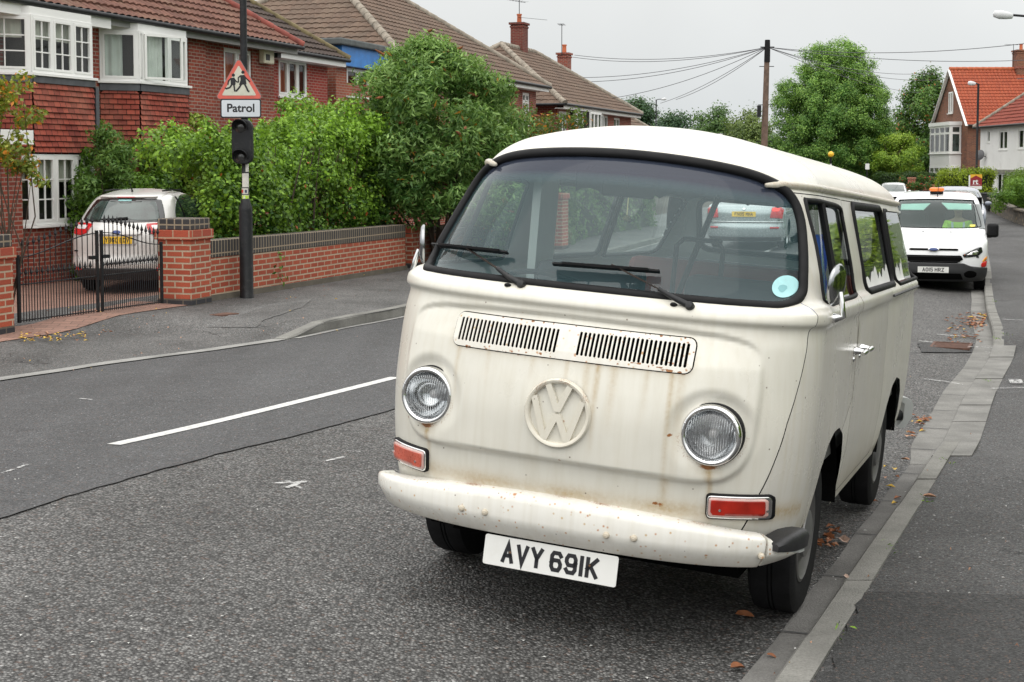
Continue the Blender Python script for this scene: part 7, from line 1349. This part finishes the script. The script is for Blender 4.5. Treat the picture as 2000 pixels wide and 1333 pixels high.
b = gbase(1406, 70); sg = thing('road_sign', 'square white speed limit sign with a red ring above the camper roof', 'road sign', tuple(map(float, b))); h = float(at(1406, 268, 70)[2]-b[2]); MB().tube([(0, 0, -.2), (0, 0, h+.2)], .035, 8).build('sign_pole', plain('galvanised_pole', (.35, .35, .35), .5, .5), sg); Mr = Matrix.Translation((0, -.05, h)) @ Matrix.Rotation(R(90), 4, 'X'); sf = MB().prism(rrect(.12, .16, .01, 3), -.01, 0, Mr).build('sign_face', white, sg); MB().lathe([(.095, .003), (.060, .003)], 28, Mr).build('red_ring', plain('sign_red', (.6, .03, .03), .5), sf); V, F = text_mesh('30', .085, .002); mk('sign_digits', [tuple(Mr @ Vector((v[0], v[1], .004))) for v in V], F, letterblack, sf)
b = gbase(1694, 92); sg = thing('road_sign', 'small white sign plate on a post beside the far street lamp', 'road sign', tuple(map(float, b))); h = float(at(1694, 326, 92)[2]-b[2]); MB().tube([(0, 0, -.2), (0, 0, h+.3)], .04, 8).build('sign_pole', blackpaint, sg); MB().box(-.13, .13, -.06, -.045, h-.18, h+.2).build('sign_face', white, sg)
# green corrugated container
b = gbase(1305, 118); k_ = thing('green_container', 'green corrugated container or fence seen over the camper roof', 'container', tuple(map(float, b)), R(72)); zt_ = float(at(1305, 250, 118)[2]-b[2]); V = []; F = []; n = 80
for i in range(n+1): V += [(-3.2+6.4*i/n, .06*(i//2 % 2), 0), (-3.2+6.4*i/n, .06*(i//2 % 2), zt_)]
mk('corrugated_side', V, [(2*i, 2*i+2, 2*i+3, 2*i+1) for i in range(n)], plain('dark_green_steel', (.03, .13, .10), .5, vary=.1), k_); MB().box(-3.25, 3.25, 0, 2.4, zt_, zt_+.07).build('roof_panel', plain('grey_green_steel', (.16, .25, .22), .5, vary=.1), k_); MB().box(-3.2, 3.2, .1, 2.4, 0, zt_-.01).build('container_body', bpy.data.materials['dark_green_steel'], k_)
# ---------------------------------------------------------------- the brick house with the orange roof
Lg = (29.3, 91.5, -.9); gh = thing('gable_house', 'brown brick gable house with a bright orange pantile roof and white two storey bay', 'house', Lg); gw = 7.2; ge = float(at(1880, 241, 92)[2])+.9; gr = float(at(1853, 138, 95)[2])+.9
gr2 = gr; sl_ang = math.atan2(gr-ge, gw/2)
mb = MB(); wall_holes(mb, 0, 9.5, -.4, ge, 0, []); mb.add([(0, gw, -.4), (0, 0, -.4), (0, 0, ge), (0, gw/2, gr), (0, gw, ge)], [(0, 1, 2, 3, 4)]); mb.build('wall', brick_brown, gh)
sl2 = math.hypot(gr-ge+.25, gw/2+.3); roof('roof', (-.12, -.32, ge-.15), (9.5, -.32, ge-.15), (0, gw/2+.32, gr-ge+.22), [(0, 0), (9.6, 0), (9.6, sl2), (0, sl2)], rt_orange, gh, .24, .30, wave=.045, lift=.04)
roof('roof', (9.5, gw+.32, ge-.15), (-.12, gw+.32, ge-.15), (0, -gw/2-.32, gr-ge+.22), [(0, 0), (9.6, 0), (9.6, sl2), (0, sl2)], rt_orange, gh, .24, .30, wave=.045, lift=.04); hipcap([(-.14, gw/2, gr+.10), (9.4, gw/2, gr+.10)], plain('orange_ridge', (.42, .11, .045), .85, vary=.3, sc=4), gh, .14, 'ridge_tile')
mb = MB(); mb.bar((-.16, -.36, ge-.2), (-.16, gw/2, gr+.05), .05, .20, (1, 0, 0)); mb.build('bargeboard', white, gh); mb = MB(); mb.bar((-.16, gw+.36, ge-.2), (-.16, gw/2, gr+.05), .05, .20, (1, 0, 0)); mb.build('bargeboard', white, gh); mb = MB(); gutter(mb, (-.1, -.40, ge-.16), (9.4, -.40, ge-.16), .06); mb.build('gutter', blackpaint, gh)
Mb = Matrix.Rotation(R(-90), 4, 'Z')                     # things on the gable face look along -X
zG = lambda py, D=94: float(at(1850, py, D)[2])+.9
by0, by1 = 1.2, 5.6; B = MB(); B.box(-.75, -.002, by0, by1, zG(325), zG(300)); B.box(-.75, -.002, by0, by1, -.4, zG(372)); B.box(-.85, -.002, by0-.1, by1+.1, zG(246), zG(239)); B.box(-.72, -.002, by0+.05, by0+.07, -.3, zG(246)); B.build('bay_panels', white, gh)
for z0, z1 in ((zG(300), zG(246)), (zG(372), zG(325))):
    window(gh, -by1, -by0, z0, z1, -.75, (1, 1, 1, 1), M=Mb, transom=.72, fw=.09); window(gh, -.72, -.03, z0, z1, by0-.02, (1,), transom=.72, fw=.08, glassm=gdark)
window(gh, -3.95, -3.05, zG(222, 95), zG(180, 95), -.04, (1, 1), M=Mb); ck = chimney(gh, 4.95, gw/2, gr-1.9, gr+1.25, 1.5, .95, 3, brick_brown); mb = MB(); mb.box(4.95-.80, 4.95+.80, gw/2-.52, gw/2+.52, gr+.1, gr+.25); mb.build('chimney_course', brick_red, ck); MB().box(4.1, 5.8, gw/2-.75, gw/2+.75, gr-1.2, gr-.55).build('lead_flashing', lead, gh); aerial(gh, 4.1, gw/2, gr+.2, 1)
# ---------------------------------------------------------------- the white rendered houses beside it
render_w = plain('white_render', (.74, .74, .72), .8, vary=.05, sc=.8, grime=((.50, .49, .46), .4)); Lw_ = (28.0, 85.0, -.9); wh = thing('white_house', 'white rendered house with a dark red hipped roof at the right edge of the photo', 'house', Lw_); we = float(at(1915, 250, 85)[2])+.9
Mw = Matrix.Rotation(R(-90), 4, 'Z'); zW = lambda py, D: float(at(1950, py, D)[2])+.9
hs_ = [(1.15, 1.65, zW(279, 83.5), zW(255, 83.5)), (3.2, 4.6, zW(293, 81), zW(255, 81)), (6.3, 7.9, zW(291, 78), zW(252, 78)), (9.5, 11.0, zW(291, 74.5), zW(252, 74.5)), (3.0, 4.6, zW(378, 81), zW(338, 81)), (7.0, 8.6, zW(378, 77), zW(338, 77))]
mb = MB(); wall_holes(mb, 0, 24, -.5, we, 0, hs_, M=Mw); mb.add([(0, 0, -.5), (8, 0, -.5), (8, 0, we), (0, 0, we)], [(3, 2, 1, 0)]); mb.build('wall', render_w, wh)
for i, h_ in enumerate(hs_): window(wh, *h_, .06, (1, 1) if i else (1,), M=Mw)
p_ = R(40); roof('roof', (-.3, .3, we), (-.3, -24, we), (math.cos(p_), 0, math.sin(p_)), [(0, 0), (24.3, 0), (24.3, 5.6), (4.3, 5.6)], rt_red2, wh, .30, .33, wave=.03); V, F = tile_sheet((8.3, .3, we), (-.3, .3, we), (0, -math.cos(p_), math.sin(p_)), [(0, 0), (8.6, 0), (4.3, 5.6)], .30, .33, wave=.03); V, F = prune(V, F); mk('roof_hip_end', V, F, rt_red2, wh); hipcap([(-.3, .3, we+.05), (4.0, -4.0, we+3.65)], hipm, wh, .13)
mb = MB(); gutter(mb, (-.36, .3, we), (-.36, -24, we), .07); mb.build('gutter', blackpaint, wh); mb = MB(); mb.box(-.12, -.002, -23, 0, zW(336, 80)-.06, zW(334, 80)+.06); mb.build('string_course', plain('mossy_ledge', (.20, .20, .16), .9, vary=.4, sc=2), wh)
MB().lathe([(0, .06), (.18, .05), (.30, 0), (.31, -.01)], 24, axis_m((-.35, -1.0, zW(303, 84)), (-.8, -.6, .2))).build('satellite_dish', plain('dish_grey', (.10, .10, .105), .5), wh, 60); mb = MB(); mb.bar((-.3, -1.0, zW(303, 84)), (0, -1.0, zW(303, 84)-.1), .04); mb.build('dish_bracket', blackpaint, wh)
# ---------------------------------------------------------------- front gardens on the right
lf_priv = leafmat('golden_privet', (.16, .24, .015), (.40, .50, .03)); lf_con = leafmat('conifer_leaf', (.07, .15, .015), (.20, .32, .03)); lf_hd = leafmat('dark_hedge_leaf', (.018, .05, .012), (.05, .11, .02))
def block_hedge(label, c, size, n, leaf, m, seed, rz=0.0, rough=.10, cat='hedge', name='hedge', group=None):
    g = np.random.default_rng(seed); h = thing(name, label, cat, tuple(map(float, c)), rz, group); sx_, sy_, sz_ = size; P = g.uniform(-1, 1, (n, 3)); f = g.integers(0, 5, n); N = np.zeros((n, 3))
    for k_, (ax, sg_) in enumerate(((0, 1), (0, -1), (1, 1), (1, -1), (2, 1))): mk2 = f == k_; P[mk2, ax] = sg_*(1-np.abs(g.normal(0, .06, mk2.sum()))*1.0); N[mk2, ax] = sg_
    P = P*np.array([sx_/2, sy_/2, sz_/2])+np.array([0, 0, sz_/2]); P += g.normal(0, rough*.5, (n, 3)); P += N*(rough*np.sin(P[:, [1]]*3+P[:, [0]]*2.1+P[:, [2]]*4)); leaf_mesh('foliage', P, N, leaf, leaf*.6, m, h, seed=seed+1, jit=.6, up=.3)
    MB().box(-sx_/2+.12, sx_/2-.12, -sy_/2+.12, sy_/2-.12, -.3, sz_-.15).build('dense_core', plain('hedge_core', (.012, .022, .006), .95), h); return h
def stand(px, D, py_base): p = at(px, py_base, D); return p
p = stand(1766, 90, 380); block_hedge('dark trimmed box hedge under the small round tree', (p[0], p[1], p[2]-.3), (3.6, 1.0, float(at(1766, 340, 90)[2]-p[2])+.3), 9000, .11, lf_hd, 201)
p = stand(1896, 77, 385); block_hedge('golden yellow green hedge in front of the brown brick house', (p[0], p[1]+1.0, p[2]-.3), (2.7, 1.6, float(at(1896, 336, 77)[2]-p[2])+.3), 10000, .11, lf_priv, 211, rough=.16)
for i, (px, py, D, w) in enumerate(((1970, 338, 62, .55), (1982, 334, 59, .6), (1996, 330, 57, .7))):
    p = stand(px, D, 410); hgt = float(at(px, py, D)[2]-p[2]); cl = [(0, 0, z, w*(.62-.38*abs(z/hgt-.35)**1.5)*1.0) for z in np.linspace(.15, hgt-.2, 14)]
    bush('conifer', ('first clipped conifer beside the bins', 'second clipped conifer between its two neighbours', 'third clipped conifer at the right edge')[i], 'conifer', p, cl, 5200, .085, .03, lf_con, 220+i*3, 0, group='clipped conifers at the right edge', inner=.7)
p = stand(1990, 52, 420); cl = [(g2.normal(0, .5), g2.normal(0, .5), g2.uniform(.3, 1.35), .3) for i in range(26)]; bush('shrub', 'fresh green shrub hanging over the stone wall at the right edge', 'shrub', p, cl, 8000, .09, .05, leafmat('fresh_shrub_leaf', (.08, .19, .02), (.24, .40, .05)), 231, 4)
stone = NT('rubble_stone'); v_ = stone.voro(3.6, stone.map(stone.co(), (1, 1, 1.6))); g_ = stone.n('ShaderNodeSeparateColor', {0: v_.outputs['Color']}); stonem = stone.done(stone.bsdf(col=stone.mix(stone.rng(v_.outputs['Distance'], .30, .46, 0, 1), stone.mix(g_.outputs[0], (.26, .20, .13), (.15, .12, .095)), (.09, .08, .065)), rough=.95, nrm=stone.bump(stone.rng(v_.outputs['Distance'], 0, .5, 1, 0), .8, .04)))
def low_wall(label, pts, h, m, th=.28):
    w = thing('low_wall', label, 'garden wall', tuple(map(float, pts[0]))); mb = MB(); o = np.array(pts[0], float)
    for a, b_ in zip(pts[:-1], pts[1:]): a, b_ = np.array(a)-o, np.array(b_)-o; d = b_-a; L = np.hypot(d[0], d[1]); n = np.array([-d[1], d[0]])/L*th; V = [(*q, z_+hh) for q, z_ in ((a[:2], a[2]), (b_[:2], b_[2]), (b_[:2]+n, b_[2]), (a[:2]+n, a[2])) for hh in (-.4, h)]; mb.add(V, [(0, 2, 3, 1), (2, 4, 5, 3), (4, 6, 7, 5), (6, 0, 1, 7), (1, 3, 5, 7)])
    mb.build('wall_stones', m, w); mb2 = MB()
    for a, b_ in zip(pts[:-1], pts[1:]): a, b_ = Vector(tuple(np.array(a)-o)), Vector(tuple(np.array(b_)-o)); mb2.bar(a+Vector((0, 0, h+.03)), b_+Vector((0, 0, h+.03)), th*1.1, .06)
    mb2.build('wall_top', m, w); return w
low_wall('low rubble stone wall edging the right-hand footway by the bins', [stand(1921, 74, 398), stand(1938, 67, 408), stand(1962, 58, 420), stand(1985, 52, 432), stand(2010, 48, 440)], .42, stonem)
low_wall('low orange brick wall with roses by the far parked cars', [stand(1700, 97, 384), stand(1822, 88, 386)], .75, brick_garden)
rb = stand(1800, 86, 388); bush('rose_bush', 'rose bush with red flowers behind the far low brick wall', 'rose bush', rb, [(g2.uniform(-1.2, .6), g2.normal(0, .3), g2.uniform(.5, 1.25), .22) for i in range(14)], 3000, .10, .06, leafmat('rose_leaf', (.04, .11, .02), (.14, .26, .04), (.65, .03, .04), p3=.09), 241, 3)
MB_ = MB(); MB_.box(-.18, .18, -.18, .18, -.4, 1.25); MB_.box(-.22, .22, -.22, .22, 1.25, 1.36); q = MB_.build('brick_gate_pier', brick_garden); q.location = tuple(map(float, stand(1780, 87, 390))); tag(q, 'orange brick pier in the far low wall by the roses', 'brick pier')
def bin_(label, px, D, py0, py1, w, col):
    p = stand(px, D, py0); h = float(at(px, py1, D)[2]-p[2]); o = thing('wheelie_bin', label, 'bin', tuple(map(float, p)), R(20)); m = plain('bin_plastic_'+str(col[2]), col, .5, vary=.1); V = [(s_*w*k_, t_*w*k_, z) for z, k_ in ((0, .42), (h-.1, .5)) for s_, t_ in ((-1, -1), (1, -1), (1, 1), (-1, 1))]
    mk('bin_body', V, [(3, 2, 1, 0), (4, 5, 6, 7), (0, 1, 5, 4), (1, 2, 6, 5), (2, 3, 7, 6), (3, 0, 4, 7)], m, o, bevel=.02); MB().box(-w*.55, w*.55, -w*.56, w*.54, h-.098, h).build('lid', m, o, bevel=.03)
    for s_ in (-1, 1): MB().lathe([(0, -.03), (.09, -.03), (.09, .03), (0, .03)], 12, axis_m((s_*w*.38, w*.45, .09), (1, 0, 0))).build('wheel', black, o)
bin_('black wheelie bin taller of the two behind the stone wall', 1932, 69, 412, 377, .62, (.018, .02, .022)); bin_('grey wheelie bin beside the black bin, half hidden by plants', 1948, 68, 408, 380, .55, (.03, .035, .045))
b = stand(1902, 71, 392); es = thing('estate_sign', 'dark red and yellow house sale board on a white post', 'sale board', tuple(map(float, b))); D = 71; S2 = D/FPX; zt2 = lambda py: float(at(1902, py, D)[2]-b[2]); MB().box(-.27, -.21, -.03, .03, -.3, zt2(343)).build('board_post', white, es)
MB().box(-.20, .38, -.02, .0, zt2(370), zt2(364)).build('board_strip', white, es); bd = MB().box(-.20, .38, -.02, .0, zt2(364)+.002, zt2(343)+.05).build('board', plain('board_dark_red', (.26, .012, .02), .5), es); Mx2 = Matrix.Translation((.08, -.021, 0)) @ Matrix.Rotation(R(90), 4, 'X')
MB().prism([(-.28, zt2(349)), (-.28, zt2(343)+.05), (.30, zt2(343)+.05), (.30, zt2(349)), (.0, zt2(344)+.02)], 0, .003, Mx2).build('board_chevron', plain('board_yellow', (.75, .42, .03), .5), bd); V, F = text_mesh('rt', .36, .012); mk('board_letters', [tuple(Mx2 @ Vector((v[0]-.03, v[1]+zt2(355.5), .004))) for v in V], F, white, bd); MB().prism([(-.2, zt2(362)), (.22, zt2(362)), (.22, zt2(361)), (-.2, zt2(361))], 0, .002, Mx2).build('board_line', plain('board_line_grey', (.5, .4, .4), .5), bd)
# ---------------------------------------------------------------- what the camper's side glass and panels reflect: the hedge across the footway
for i, (y0, y1) in enumerate(((2.0, 12.0), (12.2, 24.0), (24.2, 38.0))):
    ym = (y0+y1)/2; x = float(xr(ym))+5.0+.3*i; block_hedge(('clipped green garden hedge along the near footway, out of the frame beside the camper', 'clipped green garden hedge further up the near footway', 'clipped green garden hedge towards the conifers')[i], (x, ym, float(Hright(x, ym))), (1.2, math.hypot(y1-y0, float(xr(y1)-xr(y0))), 2.0), 18000, .14, lf_yel, 300+i, -math.atan2(float(xr(y1)-xr(y0)), y1-y0), .15, group='garden hedges along the near footway')
for i, (y, dx) in enumerate(((7, 9.5), (13, 11), (20, 11.5), (29, 12))):
    x = float(xr(y))+dx; tree('tree', ('broad dark tree behind the nearest garden hedge', 'second dark garden tree along the near footway', 'third dark garden tree along the near footway', 'fourth dark garden tree along the near footway')[i], (x, y, float(Hright(x, y))), 2, 4.6, (2.6, 2.8, 3.8), 46, 12000, .28, lf_mid, 330+i*5, (.7, 1.2), group='garden trees along the near footway')
# ---------------------------------------------------------------- what is seen through the camper: a gate pier and more hedge
pv = hit(1098, 488, Hleft); pv[2] = float(Hleft(pv[0], pv[1])); pier('brick gate pier seen through the windscreen of the camper', pv, .46, 1.35, rzw, False)
for i, (px, D, L) in enumerate(((1010, 30, 6.0), (1170, 38, 10.0))):
    p = at(px, 450, D); p[2] = float(Hleft(p[0], p[1])); block_hedge(('dark hedge left of the brick pier seen through the camper', 'dark hedge right of the brick pier seen through the camper')[i], p, (1.0, L, 1.9), 12000, .11, lf_mid, 350+i, -R(17), .14)
# ---------------------------------------------------------------- fallen leaves and bits of litter
gL = np.random.default_rng(77); lvm = [plain('fallen_leaf_'+n, c, .7, vary=.3, sc=30) for n, c in (('brown', (.24, .085, .03)), ('tan', (.42, .23, .14)), ('yellow', (.55, .36, .05)), ('pale', (.55, .40, .32)))]
def fallen(px, py, fn, dz, size, mi, label):
    p = hit(px, py, fn, dz); V = []; n = 10; a0 = gL.uniform(0, 6.28)
    for i in range(n): a = 2*math.pi*i/n; r = size*(.5+.12*math.cos(2*a)+gL.normal(0, .05)); V.append((r*math.cos(a), r*.75*math.sin(a), .10*size+size*.25*abs(math.sin(a))))
    V.append((0, 0, .004)); o = mk('fallen_leaf', V, [(i, (i+1) % n, n) for i in range(n)], lvm[mi]); o.location = tuple(map(float, p)); o.rotation_euler = (gL.normal(0, .2), gL.normal(0, .2), a0); tag(o, label, 'leaf', 'fallen leaves by the near kerb')
fallen(1648, 1058, Hroad, .012, .075, 3, 'pale pink brown fallen leaf in the gutter beside the front wheel'); fallen(1618, 1052, Hroad, .012, .07, 0, 'dark brown curled leaf next to the pale one in the gutter'); fallen(1440, 1307, Hroad, .01, .055, 0, 'brown fallen leaf at the bottom edge on the channel stones'); fallen(1815, 972, Hright, .006, .06, 1, 'tan fallen leaf on the near footway tarmac'); fallen(1455, 1205, Hroad, .01, .06, 0, 'brown twig like leaf under the front bumper'); fallen(1506, 1283, Hroad, .01, .03, 0, 'tiny orange brown leaf on the channel near the bottom'); fallen(1768, 899, Hroad, .012, .05, 1, 'small pinkish leaf in the channel behind the rear wheel'); fallen(1652, 1128, Hright, .012, .03, 3, 'small pale leaf on the kerb stone')
mb = [MB(), MB(), MB()]
def scatter(px0, px1, py0, py1, n, fn, dz, size, w=(1, 1, 1)):
    for i in range(n):
        p = hit(gL.uniform(px0, px1), gL.uniform(py0, py1), fn, dz); a = gL.uniform(0, 6.28); s = size*gL.uniform(.5, 1.2); d = np.array([math.cos(a), math.sin(a)])*s; e_ = np.array([-d[1], d[0]])*.55; z = p[2]
        mb[gL.choice(3, p=np.array(w)/sum(w))].add([(p[0]-d[0], p[1]-d[1], z+.004), (p[0]+e_[0], p[1]+e_[1], z+.015), (p[0]+d[0], p[1]+d[1], z+.006), (p[0]-e_[0], p[1]-e_[1], z+.018)], [(0, 1, 2, 3)])
scatter(1888, 1925, 612, 640, 60, Hroad, .01, .055, (3, 1, .3)); scatter(1845, 1920, 615, 670, 70, Hroad, .01, .04, (3, 1, .3)); scatter(1770, 1815, 800, 860, 24, Hroad, .01, .035, (3, 1, 1)); scatter(1700, 1760, 900, 990, 10, Hroad, .01, .03); scatter(30, 170, 650, 668, 60, Hleft, .03, .035, (1, 1, 3)); scatter(40, 330, 600, 660, 26, Hleft, .03, .02, (2, 1, 1)); scatter(0, 780, 590, 730, 40, Hleft, .012, .016, (1, 2, 1)); scatter(1450, 2000, 700, 1333, 22, Hright, .004, .008, (1, 3, 1)); scatter(1590, 1640, 1030, 1070, 20, Hroad, .012, .035, (4, 1, 0)); scatter(400, 800, 520, 590, 40, Hleft, .03, .02, (2, 1, .4))
for m_, q in zip(lvm[:3], mb): tag(q.build('leaf_litter', m_), kind='stuff')
mb = MB(); mp = plain('pale_grit', (.55, .55, .53), .8)
for i in range(170):
    side_ = i % 3; p = hit(gL.uniform(1500, 2000), gL.uniform(650, 1333), Hright, .004) if side_ else hit(gL.uniform(0, 1400), gL.uniform(850, 1333), Hroad, .003); s = gL.uniform(.003, .010)
    a = gL.uniform(0, 6.28); c_, s__ = math.cos(a)*s, math.sin(a)*s; mb.add([(p[0]-c_, p[1]-s__, p[2]+.002), (p[0]+s__*.6, p[1]-c_*.6, p[2]+.005), (p[0]+c_, p[1]+s__, p[2]+.002), (p[0]-s__*.6, p[1]+c_*.6, p[2]+.005)], [(0, 1, 2, 3)])
tag(mb.build('gravel', mp), kind='stuff')
gWd = np.random.default_rng(13); Pw = []
for py_, px_ in ((655, 1925), (662, 1930), (905, 1765), (1240, 1622), (1075, 1700), (745, 1888), (590, 1928), (980, 1725)):
    q = hit(px_, py_, Hright, .0); q[0] = float(xr(q[1]))+(.135 if py_ != 662 else .02); Pw += [q+np.array([gWd.normal(0, .02), gWd.normal(0, .05), abs(gWd.normal(0, .012))]) for _ in range(16)]
Pw = np.array(Pw); tag(leaf_mesh('weeds', Pw, np.tile([0, 0, 1.0], (len(Pw), 1)), .026, .008, hedge_leaf, None, seed=14, jit=.9), kind='stuff')
